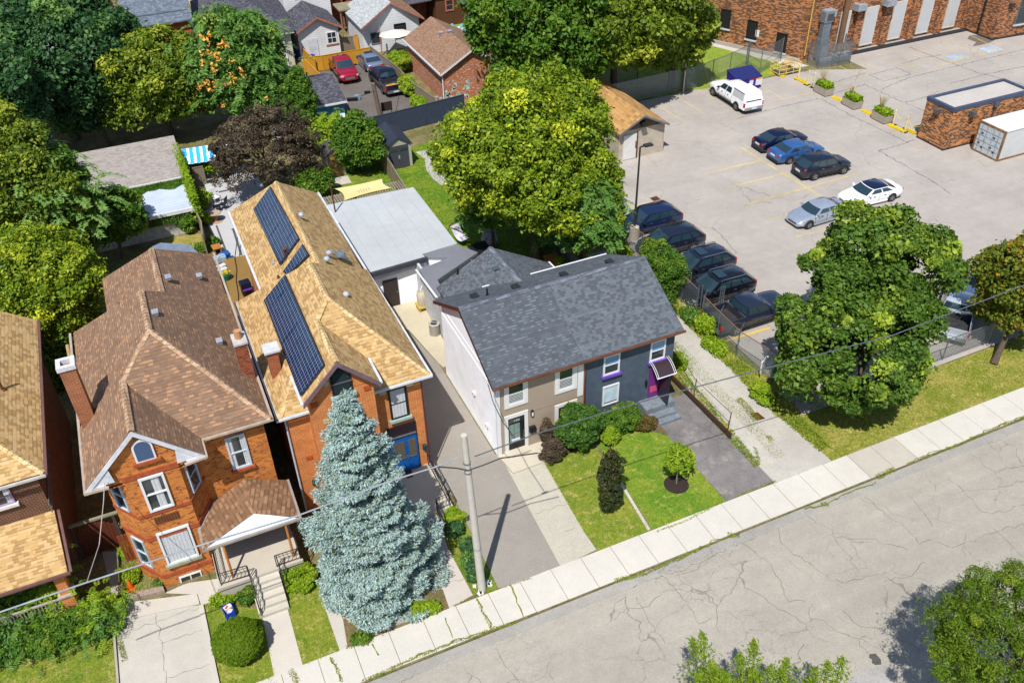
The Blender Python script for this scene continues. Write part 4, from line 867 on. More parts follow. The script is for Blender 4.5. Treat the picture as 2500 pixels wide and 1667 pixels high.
# slate side windows with purple sills
PURP = plain(C(120,80,190), .5, name='purple_paint'); BLG = glass((.10,.26,.42,1), .12, name='painted_blue_reflection')  # blue reflection put into the upper panes' base colour
for (a, b) in ((m3(1165,370),m3(1298,185)),(m3(1520,262),m3(1650,75))):
    A = onY(a, FY-.02); B = onY(b, FY-.02); fo = window(t, (A[0],FY-.015,A[2]), 'front', B[0]-A[0], min(B[2],ZE-.2)-A[2], fw=.09, depth=.06, sill=PURP)
    MB().box(A[0]+.09,FY-.04,A[2]+(min(B[2],ZE-.2)-A[2])*.53,B[0]-.09,FY-.028,min(B[2],ZE-.2)-.09).build('upper_pane', BLG, fo)
A = onY(m3(1158,600), FY-.02); B = onY(m3(1290,415), FY-.02); fo = window(t, (A[0],FY-.015,max(.7,A[2])), 'front', B[0]-A[0], B[2]-max(.7,A[2]), fw=.08, depth=.06, rail=False); 
MB().box(A[0]+.08,FY-.04,1.4,B[0]-.08,FY-.028,B[2]-.1).build('blind', plain(C(205,225,232), .6, name='pale_blind'), fo)
# purple door, awning, steps
px0 = onY(m3(1500,580), FY)[0]; dr = MB().box(px0,FY-.05,.75,px0+1.0,FY+.0,2.75).build('front_door', plain(C(120,52,132), .4, name='purple_door'), t)
MB().box(px0+.1,FY-.06,1.1,px0+.55,FY-.05,1.5).build('door_sign', plain(C(225,90,130), .5, name='pink_panel'), dr)
MB().box(px0+.62,FY-1.0,.75,px0+.67,FY-.05,2.75).build('storm_door', plain((.02,.02,.03,1), .3, name='dark_storm_door'), t)
aw = T('door_awning', 'curved dark see-through awning with white arms above the purple door', 'awning', (px0+.5,FY,3))
mb = MB(); N_ = 8
def aprof(i, k): a_ = i/N_; return (FY-.92*a_, 3.25-.5*a_**2.1)
vs = []; fs = []
A0 = px0-.08; A1 = px0+1.08
for i in range(N_+1):
    y, z = aprof(i, 0); vs += [(A0,y,z),(A1,y,z),(A0,y,z-.012),(A1,y,z-.012)]
for i in range(N_): fs += [(4*i,4*i+1,4*i+5,4*i+4),(4*i+2,4*i+6,4*i+7,4*i+3)]
mb.add(vs, fs); AWM = glass((.035,.02,.022,1), .2, name='smoked_polycarbonate'); mb.build('canopy', AWM, aw, smooth=True)
ar = MB()
for x in (A0, A0+.1, A1-.1, A1): ar.tube([(x,)+aprof(i,0) for i in range(N_+1)], .015, 6)
ar.tube([(A0,)+aprof(N_,0),(A1,)+aprof(N_,0)], .03, 6); ar.build('arm', WHITE, aw)
st = MB(); st.box(px0-.55,29.9,0,px0+1.25,30.73,.7); st.box(px0-.45,29.5,0,px0+1.2,29.9,.35); st.box(px0-.45,29.15,0,px0+1.2,29.5,.18)
tag(st.build('front_steps', plain(C(128,136,144), .85, var=.35, sc=4, name='worn_grey_paint')), 'worn grey painted concrete steps below the purple door', 'steps')
p = onY(m3(1490,415), FY); MB().lathe((p[0],FY-.1,p[2]-.2), [(.05,0),(.07,.1),(.07,.35),(.04,.4)], 8).build('wall_lamp', BLACK, t)
for q in ((497,1025),(812,955),(1180,860),(1530,762)):
    p = rayplane(k7(*q), (0,GY1,ZE), (0,s1,1)); vent(t, p, (.42,.42,.16), .1, plain((.02,.022,.026,1), .5, name='black_vent'))
p = rayplane(k7(595,1010), (0,GY1,ZE), (0,s1,1)); pipe(t, p, .45, .05)
p0 = rayplane(k7(800,935), (0,GY1,ZE), (0,s1,1)); p1 = rayplane(k7(875,905), (0,GY1,ZE), (0,s1,1)); MB().obox(((p0[0]+p1[0])/2,p0[1],(p0[2]+p1[2])/2+.03),(1.0,.6,.06),0,0,-math.atan(s1)).build('skylight', glass((.05,.14,.10,1), .1, name='green_glass'), t)
for q in ((185,500),(285,745)):
    p = onX(m3(*q), 12.26); MB().box(12.14,p[1]-.1,p[2]-.1,12.27,p[1]+.1,p[2]+.12).build('outlet_box', plain(C(225,230,235), .4, name='white_plastic'), t)
# purple side downpipe / right hand wall vents
# rear wing
r = MB(); a_,b_,c_,d_ = (13.1,36.9,3.95),(20.3,36.9,3.75),(20.3,41.25,3.6),(13.1,41.25,3.95); e_, f_ = (16.75,36.4,5.65),(16.55,41.35,5.65)
r.add([a_,b_,c_,d_,e_,f_]+[(q[0],q[1],q[2]-.14) for q in (a_,b_,c_,d_)], [(0,4,5,3),(1,2,5,4),(2,3,5),(0,3,9,6),(3,2,8,9),(2,1,7,8),(6,9,8,7)]); ro2 = r.build('rear_roof', GRY, t)
c = MB(); capline(c, f_, e_, .17); c.build('ridge_cap', shingle(C(112,118,130), C(92,98,110), C(126,132,142), .5, .24, name='grey_ridge_shingles'), ro2)
MB().box(13.4,37,0,20.0,40.9,3.58).build('rear_wall', plain(C(205,208,212), .7, name='rear_white'), t)
g = MB(); gutter_along(g, [(20.34,37,3.7),(20.34,41.3,3.55)]); g.build('gutter', WHITE, ro2)
p = rayplane(k7(370,840), (13.1,0,3.95), (-.48,0,1)); pipe(t, p, .35, .05); p = rayplane(k7(660,812), (13.1,0,3.95), (-.48,0,1)); vent(t, p, (.34,.34,.14), .0, plain(C(95,115,130), .4, .3, name='blue_grey_vent'))
# low grey flat extension
t = T('flat_extension', 'low grey flat roofed extension between the white building and the grey shingled house', 'extension', (15,43,0))
fr_ = [k6(1640,812),k6(1860,722),k6(1700,720),k6(1672,690),k6(1935,622),k6(2090,680),k6(1780,890),k6(1845,1002),k6(1770,1028)]
P_ = [G2(q,3.12) for q in fr_]; MB().prism(P_, 2.95, 3.14).build('roof', asphalt(C(126,128,136), .12, 'grey_membrane', .12, stain=C(100,102,108), st_thr=.68), t)
MB().prism([(13.85,43.4),(16.7,45.0),(16.1,46.1),(14.2,46.1)], 0, 2.95).build('wall', WS, t)
g = MB(); A = G(k6(1618,815),3.1); B = G(k6(1775,1025),3.1); gutter_along(g, [A,B]); g.build('gutter', WHITE, t)
MB().box(13.35,38.3,0,13.5,45.95,2.95).build('side_wall', plain(C(215,218,222), .6, name='white_panel'), t)
# ================================================================ white flat-roofed building
t = T('flat_roofed_building', 'long white sided building with pale grey flat roof and dark door', 'outbuilding', (13,50,0))
P_ = [(10.2,45.66),(14.05,45.9),(13.95,46.35),(16.4,46.6),(16.42,55.1),(10.25,55.3)]
MR = asphalt(C(192,196,198), .05, 'pale_membrane', .09, stain=C(170,170,166), st_thr=.7)
MB().prism(P_, 2.92, 3.1).build('roof', MR, t)
sm = MB()
for i in range(6): x = 10.9+i*.95; sm.box(x,46.7,3.1,x+.03,55.1,3.112)
sm.build('roof_seam', asphalt(C(182,186,188), .05, 'seam', .05), t)
MB().prism([(10.12,45.5),(14.1,45.72),(14.1,45.92),(10.12,45.7)], 2.86, 3.15).build('roof_edge', plain(C(70,72,80), .6, name='dark_edge'), t)
MB().prism([(10.15,45.72),(13.9,45.92),(13.9,46.02),(10.15,45.8)], 2.5, 2.86).build('soffit', plain(C(215,220,230), .6, name='white_soffit'), t)
MB().box(10.35,46.1,0,16.2,54.9,2.9).build('wall', WS, t)
A = onY(k6(1385,1095), 46.09); d = MB().box(A[0],46.03,.05,A[0]+.95,46.12,2.05).build('door', plain(C(66,56,54), .5, name='dark_brown_door'), t)
MB().box(A[0]+.82,45.98,1.0,A[0]+.88,46.03,1.1).build('handle', STEEL, d)
dp = MB().tube([G(k6(1000,370),3.1), (G(k6(1000,370),3.1)[0]-.05, G(k6(1000,370),3.1)[1], 5.3)], .05, 8)
tag(dp.build('mast', plain(C(110,60,50), .6, name='rusty_pole')), 'rusty thin mast standing at the back left corner of the flat roof', 'mast')
# rain barrel, air conditioner
p = G(k6(1668,1075), .35); t = T('rain_barrel', 'beige rain barrel on a yellow stand at the corner of the white building', 'rain barrel', (p[0],p[1],0))
MB().lathe((p[0],p[1],.35), [(.28,0),(.33,.2),(.34,.7),(.30,.95),(.26,1.0)], 18).build('barrel', plain(C(212,200,180), .6, name='beige_plastic'), t, smooth=True)
MB().lathe((p[0],p[1],1.35), [(.27,0),(.2,.06),(.04,.08)], 14).build('lid', plain(C(190,175,155), .6, name='beige_lid'), t)
MB().box(p[0]-.38,p[1]-.38,.25,p[0]+.38,p[1]+.38,.35).box(p[0]-.35,p[1]-.35,0,p[0]-.25,p[1]+.35,.25).box(p[0]+.25,p[1]-.35,0,p[0]+.35,p[1]+.35,.25).build('stand', plain(C(200,170,80), .8, name='yellowed_wood'), t)
MB().tube([(p[0]-.05,p[1],1.4),(p[0]+.12,p[1]+.1,1.7),(p[0]+.5,p[1]+.3,2.5)], .04, 8).build('filler_pipe', WHITE, t)
p = G(k6(1778,1320)); t = T('air_conditioner', 'round beige air conditioner unit standing by the white siding', 'air conditioner', (p[0]-.05,p[1]+.25,0)); cx, cy = p[0]-.02, p[1]+.3
MB().lathe((cx,cy,.02), [(.33,0),(.33,.74)], 22).build('housing', siding(C(176,168,158), .05, 'slatted_housing', .45, True), t)
MB().lathe((cx,cy,.76), [(.35,0),(.35,.04),(.30,.07)], 22).build('top_cover', plain(C(190,182,170), .5, name='beige_cover'), t)
f = MB(); f.lathe((cx,cy,.835), [(.22,0),(.22,.005)], 18); f.build('fan_guard', BLACK, t)
f = MB()
for k in range(6): a_ = k*math.pi/6; f.tube([(cx-.28*math.cos(a_),cy-.28*math.sin(a_),.855),(cx+.28*math.cos(a_),cy+.28*math.sin(a_),.855)], .007, 4)
f.build('guard_wire', STEEL, t)
# ================================================================ pergola, sheds
WD = plain(C(165,152,138), .85, var=.3, sc=5, name='grey_timber')
t = T('pergola', 'weathered slatted pergola against the end of the flat roofed building', 'pergola', (12.5,57,0))
zp_ = 2.35; px_ = [G(k2(*q), zp_) for q in ((598,1475),(1165,1340),(1262,1440),(650,1568))]
px_ = [(9.7,57.9),(16.0,57.9),(16.3,55.4),(9.9,55.6)]
def pl(u, v): 
    a = Vector(px_[0]).lerp(Vector(px_[1]), u); b = Vector(px_[3]).lerp(Vector(px_[2]), u); return a.lerp(b, v)
sl_ = MB()
for i in range(34):
    u = i/33; a = pl(u,0); b = pl(u,1)
    if .1 < u < .0: continue
    sl_.obox(((a.x+b.x)/2,(a.y+b.y)/2,zp_), (.05,(a-b).length,.09), math.atan2(-(b-a).x, (b-a).y)*-1 if 0 else 0)
sl_.build('slats', WD, t)
bm = MB()
for v in (0,.5,1): a = pl(0,v); b = pl(1,v); bm.box(a.x,min(a.y,b.y)-.05,zp_-.16,b.x,min(a.y,b.y)+.05,zp_-.05)
bm.build('beam', WD, t)
for u, v in ((0,0),(.5,0),(1,0),(0,1),(1,1)): a = pl(u,v); MB().box(a.x-.06,a.y-.06,0,a.x+.06,a.y+.06,zp_-.16).build('post', WD, t)
t2 = MB(); q_ = [G(k2(*q), 2.5) for q in ((680,1445),(1045,1370),(1115,1440),(755,1535))]; m_ = G(k2(900,1435), 2.42)
vs = []; N_ = 8
for i in range(N_+1):
    for j in range(N_+1):
        u, v = i/N_, j/N_; a = Vector(q_[0]).lerp(Vector(q_[1]), u).lerp(Vector(q_[3]).lerp(Vector(q_[2]), u), v); c0 = Vector(m_)
        pull = .35*(4*u*(1-u) if j in (0,N_) else 0)+.35*(4*v*(1-v) if i in (0,N_) else 0)
        k = .14*max(4*u*(1-u)*(abs(2*v-1)**3), 4*v*(1-v)*(abs(2*u-1)**3)); a = a.lerp(c0, k); vs.append((a.x,a.y,a.z-.12*4*u*(1-u)*4*v*(1-v)))
fs = [(i*(N_+1)+j,(i+1)*(N_+1)+j,(i+1)*(N_+1)+j+1,i*(N_+1)+j+1) for i in range(N_) for j in range(N_)]
tag(t2.add(vs, fs).build('shade_sail', plain(C(236,218,150), .8, var=.06, name='yellow_canvas'), smooth=True), 'pale yellow shade sail stretched over the slatted pergola', 'shade sail')
def shed(label, x0, x1, y0, y1, ze, zr, rc, wc, dc, panes):
    t = T('garden_shed', label, 'shed', ((x0+x1)/2,(y0+y1)/2,0), group='garden sheds'); xm = (x0+x1)/2
    wm = plain(wc, .6, var=.1, name='resin_wall'); w_ = MB().box(x0,y0,.03,x1,y1,ze); w_.add([(x0,y0,ze),(x1,y0,ze),(xm,y0,zr-.08),(x0,y1,ze),(x1,y1,ze),(xm,y1,zr-.08)], [(0,1,2),(3,5,4)]); w_.build('wall', wm, t)
    r = MB(); slab_poly(r, [(x0-.12,y0-.15,ze-.03),(xm,y0-.15,zr),(xm,y1+.1,zr),(x0-.12,y1+.1,ze-.03)], .06); slab_poly(r, [(xm,y0-.15,zr),(x1+.12,y0-.15,ze-.03),(x1+.12,y1+.1,ze-.03),(xm,y1+.1,zr)], .06); r.build('roof', rc, t)
    w2 = (x1-x0); dm = plain(dc, .5, var=.1, name='resin_door')
    for s_ in (-1, 1):
        a, b = (xm-w2*.38, xm-.012) if s_ < 0 else (xm+.012, xm+w2*.38)
        d = MB().box(a,y0-.04,.08,b,y0,ze-.02).build('door', dm, t)
        MB().box(a+.12,y0-.06,ze-.5,b-.08,y0-.04,ze-.28).build('pane', panes, d)
    MB().box(xm-.05,y0-.08,.85,xm-.02,y0-.04,1.15).box(xm+.02,y0-.08,.85,xm+.05,y0-.04,1.15).build('handle', plain(C(210,210,205), .4, name='pale_handle'), t)
    return t
shed('small shed with charcoal gable roof and mustard brown double doors', 12.55,14.05,65.35,67.0,1.95,2.45, shingle(C(90,84,86),C(70,66,70),C(110,104,104),name='charcoal_shingles'), C(192,186,170), C(132,100,52), plain(C(165,140,95), .6, name='lattice_pane'))
shed('larger shed with black gable roof and dark grey double doors', 17.2,19.35,64.4,67.6,2.0,2.75, plain(C(52,58,74), .6, name='black_resin_roof'), C(188,182,166), C(74,76,86), GLASS)
def wood_fence(name, pts, h, mat, label, group=None, th=.04, post=True):
    t = T(name, label, 'fence', (pts[0][0],pts[0][1],0), group=group)
    for a, b in zip(pts[:-1], pts[1:]):
        a = Vector(a); b = Vector(b); d = b-a; L = d.length; an = math.atan2(d.y,d.x); c_ = (a+b)/2
        MB().obox((c_.x,c_.y,h/2+.05), (L,th,h-.05), an).build('board_panel', mat, t)
        MB().obox((c_.x,c_.y,h+.06), (L,.1,.04), an).build('top_rail', mat, t)
        if post: MB().obox((a.x,a.y,h/2+.05), (.1,.1,h+.1), an).build('post', mat, t)
    return t
PINE = siding(C(222,160,50), .14, 'new_pine_boards', .62, True)
wood_fence('board_fence', [(17.0,65.4),(16.9,62.0),(16.6,57.4)], 1.7, WOODG, 'weathered grey board fence between the larger shed and the pergola')
wood_fence('board_fence', [(16.6,70.7),(19.6,70.9),(23.0,71.3),(26.9,71.8)], 1.9, plain(C(62,72,92), .6, var=.15, name='blue_grey_panels'), 'blue grey panel fence closing the rear asphalt yard')
wood_fence('board_fence', [G2(k2(*q)) for q in ((455,560),(600,545),(960,480))], 1.5, PINE, 'new orange pine fence behind the parked red pickup')
wood_fence('board_fence', [G2(k2(*q)) for q in ((470,560),(600,690))], 1.3, PINE, 'short new pine fence left of the red pickup')
wood_fence('board_fence', [G2(k2(*q)) for q in ((450,470),(545,560))], 1.3, PINE, 'new pine fence running to the white lean-to')
wood_fence('board_fence', [G2(k2(*q)) for q in ((965,470),(1180,640),(1290,760),(1460,880))], 1.5, WOODG, 'old grey board fence along the right of the rear asphalt yard')
wood_fence('picket_gate', [G2(k2(*q)) for q in ((735,400),(835,385))], 1.4, siding(C(140,125,110), .2, 'wide_pickets', .3, True), 'weathered picket gate beside the white lean-to')
wood_fence('board_fence', [G2(k2(*q)) for q in ((840,385),(870,380))], 1.5, PINE, 'narrow new pine panel next to the picket gate', post=False)
wood_fence('board_fence', [G2(k5(*q)) for q in ((1590,700),(1580,600),(1500,430),(1475,330))], 1.6, WOODG, 'weathered board fence between the dry yard and the concrete patio')
wood_fence('board_fence', [G2(k5(*q)) for q in ((1510,180),(1590,165))], 1.6, WOODG, 'short grey board fence under the purple plum tree')
wood_fence('board_fence', [(24.6,55.5),(24.2,51),(23.9,47.2),(23.3,42.0)], 1.7, plain(C(98,102,118), .6, var=.2, name='grey_blue_boards'), 'grey blue board fence beside the shaded back garden', )
t = T('timber_posts', 'two thick grey timber posts at the corner of the mural garage fence', 'post', G(k2(1490,915)))
for q in ((1475,905),(1505,915)): p = G(k2(*q)); MB().lathe((p[0],p[1],0), [(.2,0),(.19,2.0)], 10).build('post', WD, t)
MB().obox((G(k2(1400,800))[0],G(k2(1400,800))[1],.6),(.05,1.6,.7),.3).build('red_board', plain(C(235,75,30), .6, name='red_board'), t)
# low rail fence left of the lane
t = T('low_rail_fence', 'rusty low guard rail and leaning wire fence beside the gravel lane', 'fence', (23.9,28,0))
rb = MB(); rb.obox((23.55,29.9,.4),(.06,6.6,.28),.03); rb.build('guard_rail', plain(C(88,58,44), .8, name='rusty_rail'), t)
for q, h in ((m3(2120,800),1.4),(m3(1860,530),1.3),(m3(1690,260),1.2)):
    p = G(q); MB().tube([(p[0],p[1],0),(p[0]+.04,p[1],h)], .03, 6).build('post', plain(C(120,90,70), .7, name='rusty_post'), t)
pa = [G(m3(2120,800)),G(m3(1860,530)),G(m3(1690,260))]
MB().tube([(pa[0][0],pa[0][1],1.38),(pa[1][0],pa[1][1],1.25),(pa[2][0],pa[2][1],1.15)], .018, 5).build('top_wire', plain(C(90,70,60), .7, name='rusty_wire'), t)
# ================================================================ garages and houses behind
TAUPE_SH = shingle(C(178,168,160), C(164,154,148), C(190,180,172), name='taupe_shingles', dark=.7)
BLK_SH = shingle(C(88,88,98), C(68,68,78), C(112,110,118), .36, .17, name='black_shingles')
GRBR = shingle(C(158,122,98), C(142,108,86), C(172,138,112), name='light_brown_shingles', dark=.65)
t = T('garage', 'garage with taupe shingled roof and white corrugated lean-to hung with ivy', 'garage', (-.5,66,0))
r = MB(); slab_poly(r, [(-6.5,65.0,2.75),(2.12,65.0,2.75),(2.2,72.2,3.05),(-6.5,72.2,3.05)], .12); r.build('roof', TAUPE_SH, t)
MB().box(-6.3,65.2,0,1.95,72,2.62).build('wall', plain(C(215,215,215), .7, name='white_wall'), t)
MB().box(-6.5,64.93,2.62,2.14,65.0,2.8).build('fascia', WHITE, t)
r = MB(); slab_poly(r, [(-5.5,61.4,2.0),(2.06,61.4,2.0),(2.14,64.9,2.4),(-5.5,64.9,2.4)], .06); r.build('lean_to_roof', siding(C(205,215,232), .32, 'white_corrugated', .6), t)
MB().box(-5.5,61.3,1.75,2.08,61.4,2.02).build('fascia', WHITE, t)
MB().box(-5.3,61.6,0,1.7,61.8,1.8).build('lower_wall', plain(C(205,203,198), .85, var=.35, sc=3, name='peeling_white_wall'), t)
bl = MB(); slab_poly(bl, [G(k1(1370,1145),2.4),G(k1(1405,1262),1.9),G(k1(1850,1195),1.9),G(k1(1840,1080),2.4)], .05)
SL = NT('striped_awning'); sp_ = SL.n('ShaderNodeSeparateXYZ'); SL.l(SL.uv(), sp_.inputs[0]); fr_ = SL.math('FRACT', SL.math('DIVIDE', sp_.outputs[0], .5)); 
SL.out(SL.mix(SL.ramp(SL.math('ADD', fr_, SL.math('MULTIPLY', SL.noise(3.0, SL.uv(), 3), .5)), [(.82,0.0),(.86,1.0)]), C(50,160,230,1.0), C(215,225,235,1.0)), .6)
tag(bl.build('striped_awning', SL.m), 'blue and white striped fabric panel behind the taupe roofed garage', 'awning')
t = T('garage', 'blue and white sided garage with worn black shingled roof beside the rear asphalt', 'garage', (14.5,78,0))
r = MB(); z_ = 2.7; slab_poly(r, [(10.0,73.4,z_),(16.75,73.5,z_),(16.7,77.4,z_+1.0),(10.0,77.4,z_+1.0)], .1); slab_poly(r, [(10.0,77.4,z_+1.0),(16.7,77.4,z_+1.0),(16.6,80.2,z_+.2),(10.0,80.2,z_+.2)], .1); r.build('roof', BLK_SH, t)
MB().box(10.2,73.8,1.5,16.5,80,z_-.08).build('upper_wall', siding(C(95,180,205), .5, 'aqua_boards', .8), t); MB().box(10.2,73.78,0,16.5,80,1.5).build('wall', WS, t)
MB().box(10.0,73.33,z_-.14,16.8,73.42,z_+.01).build('gutter', WHITE, t)
t = T('garage', 'large garage with dark hipped roof and beige overhead door, top left', 'garage', (13,96,0))
z_ = 3.7; P5 = [(9.2,91.2),(16.5,90.9),(17.5,101.8),(9.8,106)]
r = MB(); r.add([(7.0,91.2,z_),(16.5,90.85,z_),(17.6,103,z_),(8.5,106,z_),(12.6,95.8,z_+2.4),(13.6,103.0,z_+2.4)], [(0,1,4),(1,2,5,4),(2,3,5),(3,0,4,5),(3,2,1,0)]); r.build('roof', BLK_SH, t)
MB().box(7.4,91.4,0,16.1,101,z_-.03).build('wall', plain(C(205,200,190), .7, name='cream_wall'), t); MB().box(7.0,90.95,z_-.3,16.45,91.2,z_).build('fascia', plain(C(190,195,205), .6, name='pale_fascia'), t)
d = MB().box(12.4,91.33,.05,15.3,91.4,2.75).build('garage_door', siding(C(186,172,154), .66, 'beige_door', .8), t); MB().box(14.2,91.3,1.55,14.5,91.34,1.85).build('pane', BLACK, d)
MB().box(15.3,91.3,.0,15.45,91.4,2.9).box(12.25,91.3,0,12.4,91.4,2.9).box(12.4,91.3,2.75,15.3,91.4,2.9).build('door_frame', WHITE, t)
def gable_house(t, x0,x1,y0,y1,ze,zr,roof,wall,trim,ov=.3, ridge='Y'):
    xm = (x0+x1)/2; r = MB()
    slab_poly(r, [(x0-ov,y0-ov,ze-.05),(xm,y0-ov,zr),(xm,y1,zr),(x0-ov,y1,ze-.05)], .12); slab_poly(r, [(xm,y0-ov,zr),(x1+ov,y0-ov,ze-.05),(x1+ov,y1,ze-.05),(xm,y1,zr)], .12); ro = r.build('roof', roof, t)
    w_ = MB().box(x0,y0,0,x1,y1,ze-.1); w_.add([(x0,y0,ze-.1),(x1,y0,ze-.1),(xm,y0,zr-.2)], [(0,1,2)]); w_.build('wall', wall, t)
    g = MB()
    for a, b in (((x0-ov,y0-ov-.03,ze-.05),(xm,y0-ov-.03,zr)),((xm,y0-ov-.03,zr),(x1+ov,y0-ov-.03,ze-.05))):
        a = Vector(a); b = Vector(b); g.add([a,b,b-Vector((0,0,.22)),a-Vector((0,0,.22))], [(0,3,2,1)])
    g.build('fascia', trim, ro); return ro
WS2 = siding(C(238,236,236), .2, 'far_white_siding', .8); PK = plain(C(190,120,98), .6, name='terracotta_trim')
t = T('white_lean_to', 'white sided lean-to with black roof and terracotta trim by the pine fence', 'outbuilding', (19.3,95,0))
gable_house(t, 17.0,21.2,92.4,98.2,3.0,4.3,BLK_SH,WS2,PK,.4)
window(t, (19.9,92.39,1.25), 'front', 1.05, 1.25, mull=1, fw=.1); MB().box(19.75,92.33,1.1,21.1,92.38,1.25).build('window_ledge', PK, t)
MB().box(17.9,92.34,.05,18.9,92.38,2.1).build('door', plain(C(225,225,230), .5, name='white_door'), t)
t = T('white_house', 'tall white sided house with dark gable roof and terracotta window trim', 'house', (17.5,105,0))
gable_house(t, 17.2,22.2,98.6,110,5.9,8.6,BLK_SH,WS2,PK,.5)
window(t, (18.4,98.59,4.4), 'front', 1.1, 1.2, fr=plain(C(160,95,85), .6, name='rose_frame'), fw=.12); window(t, (21.0,98.59,7.2), 'front', 1.0, 1.0, fr=plain(C(160,95,85), .6, name='rose_frame'), fw=.12)
t = T('brick_tenement', 'narrow orange brick house with rusty downpipe and wooden rear balcony', 'house', (24.5,104,0))
MB().box(22.4,100.6,0,24.0,110,9).box(24.6,98.5,0,33.0,110,9.5).build('wall', brick(C(178,96,56), C(150,76,44), C(190,140,110), .4, .14, name='far_brick', blotch=C(120,64,40)), t)
MB().box(24.7,98.4,0,24.85,98.5,9).build('downpipe', plain(C(170,80,50), .6, name='orange_pipe'), t)
MB().box(22.4,96.0,3.2,24.6,98.6,3.35).build('balcony', plain(C(150,140,115), .8, name='balcony_boards'), t)
for x in (22.5,24.4): MB().box(x,96.1,0,x+.12,96.22,3.2).build('post', plain(C(150,140,115), .8, name='balcony_boards'), t)
window(t, (30.2,98.49,4.6), 'front', 1.3, 1.6, fw=.12, sill=plain(C(180,175,170), .7, name='grey_sill')); 
t = T('white_cottage', 'small white sided cottage whose gable roof is half grey half brown', 'house', (26.5,95,0))
x0,x1,y0,y1,ze,zr = 23.4,29.6,91.2,97.6,3.1,4.9; xm = (x0+x1)/2+.2; r = MB(); slab_poly(r, [(x0-.35,y0-1.0,ze-.1),(xm,y0-.2,zr),(xm,y1,zr),(x0-.35,y1,ze-.1)], .12); ro = r.build('roof', shingle(C(190,195,195),C(170,176,178),C(205,208,208),.36,.17,name='silver_shingles'), t)
r = MB(); slab_poly(r, [(xm,y0-.2,zr),(x1+.35,y0-.8,ze-.1),(x1+.35,y1,ze-.1),(xm,y1,zr)], .12); rr = r.build('roof', GRBR, t); rr['label'] = 'brown shingled right slope'
w_ = MB().box(x0,y0,0,x1,y1,ze-.1); w_.add([(x0,y0,ze-.1),(x1,y0,ze-.1),(xm,y0,zr-.25)], [(0,1,2)]); w_.build('wall', siding(C(235,236,238), .3, 'wide_white_siding', .82), t)
g = MB(); 
for a, b in (((x0-.35,y0-1.03,ze-.1),(xm,y0-.23,zr)),((xm,y0-.23,zr),(x1+.35,y0-.83,ze-.1))):
    a = Vector(a); b = Vector(b); g.add([a,b,b-Vector((0,0,.2)),a-Vector((0,0,.2))], [(0,3,2,1)])
g.build('fascia', PK, ro)
window(t, (26.8,91.19,1.1), 'front', 1.3, 1.5, fr=BLACK, fw=.1, rail=False); window(t, (24.2,91.19,.9), 'front', 1.1, 1.2, fr=plain(C(120,140,160), .5, name='blue_frame'), rail=False)
MB().obox((24.9,90.0,1.5), (.1,.1,3.2), 0).build('downpipe', PK, t)
mb = MB(); c_ = (26.2,89.0,2.35); n_ = 8
mb.add([(c_[0],c_[1],c_[2]+.45)]+[(c_[0]+1.7*math.cos(k*math.pi/4),c_[1]+1.4*math.sin(k*math.pi/4),c_[2]) for k in range(8)], [(0,k+1,(k+1)%8+1) for k in range(8)])
t_ = T('patio_umbrella', 'cream patio umbrella opened in front of the white cottage', 'umbrella', (c_[0],c_[1],0)); mb.build('canopy', plain(C(230,218,205), .8, var=.05, name='cream_canvas'), t_); MB().tube([(c_[0],c_[1],0),(c_[0],c_[1],2.7)], .03, 6).build('pole', STEEL, t_)
BRS = siding(C(104,68,48), .28, 'brown_siding', .75)
t = T('brown_house', 'brown sided house with small black porch roofs and grey double door', 'house', (35,96,0))
MB().box(29.9,99,0,41.5,106,7.5).build('wall', BRS, t); MB().box(33.1,95.6,0,37.2,99.2,3.2).build('rear_wing', BRS, t)
r = MB(); slab_poly(r, [(32.7,95.2,3.2),(34.9,95.2,4.4),(34.9,99,4.4),(32.7,99,3.2)], .1) if 0 else slab_poly(r, [(32.6,95.4,3.3),(36.9,95.4,3.3),(37.4,99.2,4.6),(33.2,99.2,4.6)], .1); r.build('roof', BLK_SH, t)
r = MB(); slab_poly(r, [(29.9,95.6,3.0),(33.0,95.9,3.0),(33.0,99.1,3.6),(29.9,99.1,3.6)], .1); r.build('porch_roof', BLK_SH, t)
gable_house(t, 36.2,39.0,92.8,96.0,2.6,3.4,BLK_SH,BRS,PK,.35)
MB().box(37.2,92.72,.05,38.8,92.8,2.2).build('double_door', siding(C(140,128,130), .4, 'grey_boards', .7, True), t)
window(t, (34.2,95.59,1.6), 'front', 1.0, 1.3, fr=PK, fw=.14); MB().box(31.0,98.93,.05,32.0,99.0,2.2).build('door', plain(C(165,200,205), .5, name='pale_blue_door'), t)
# mural garage
t = T('brick_garage', 'brick garage with brown shingled gable roof and peeling mural walls', 'garage', (27.5,79,0))
ze = 2.9; zr = 4.3; A = G(k2(1490,570), ze); B = G(k2(1215,320), ze); Cc = G(k2(1865,440), ze); x0, x1 = A[0], Cc[0]; y0 = A[1]; y1 = B[1]+.8; xm = (x0+x1)/2
pk = onY(k2(1720,375), y0+.2); zr = pk[2]; xm = pk[0]
r = MB(); slab_poly(r, [(x0,y0,ze),(xm,y0,zr),(xm,y1,zr),(x0,y1,ze)], .12); slab_poly(r, [(xm,y0,zr),(x1+.6,y0,ze),(x1+.6,y1,ze),(xm,y1,zr)], .12); ro = r.build('roof', GRBR, t)
MUR = brick(C(200,110,60), C(175,90,50), C(205,170,140), .3, .1, name='mural_brick', blotch=C(215,200,190))
w_ = MB().box(x0+.3,y0+.3,0,x1+.3,y1-.3,ze-.1); w_.add([(x0+.3,y0+.3,ze-.1),(x1+.3,y0+.3,ze-.1),(xm,y0+.3,zr-.2)], [(0,1,2)]); w_.build('wall', MUR, t)
g = MB()
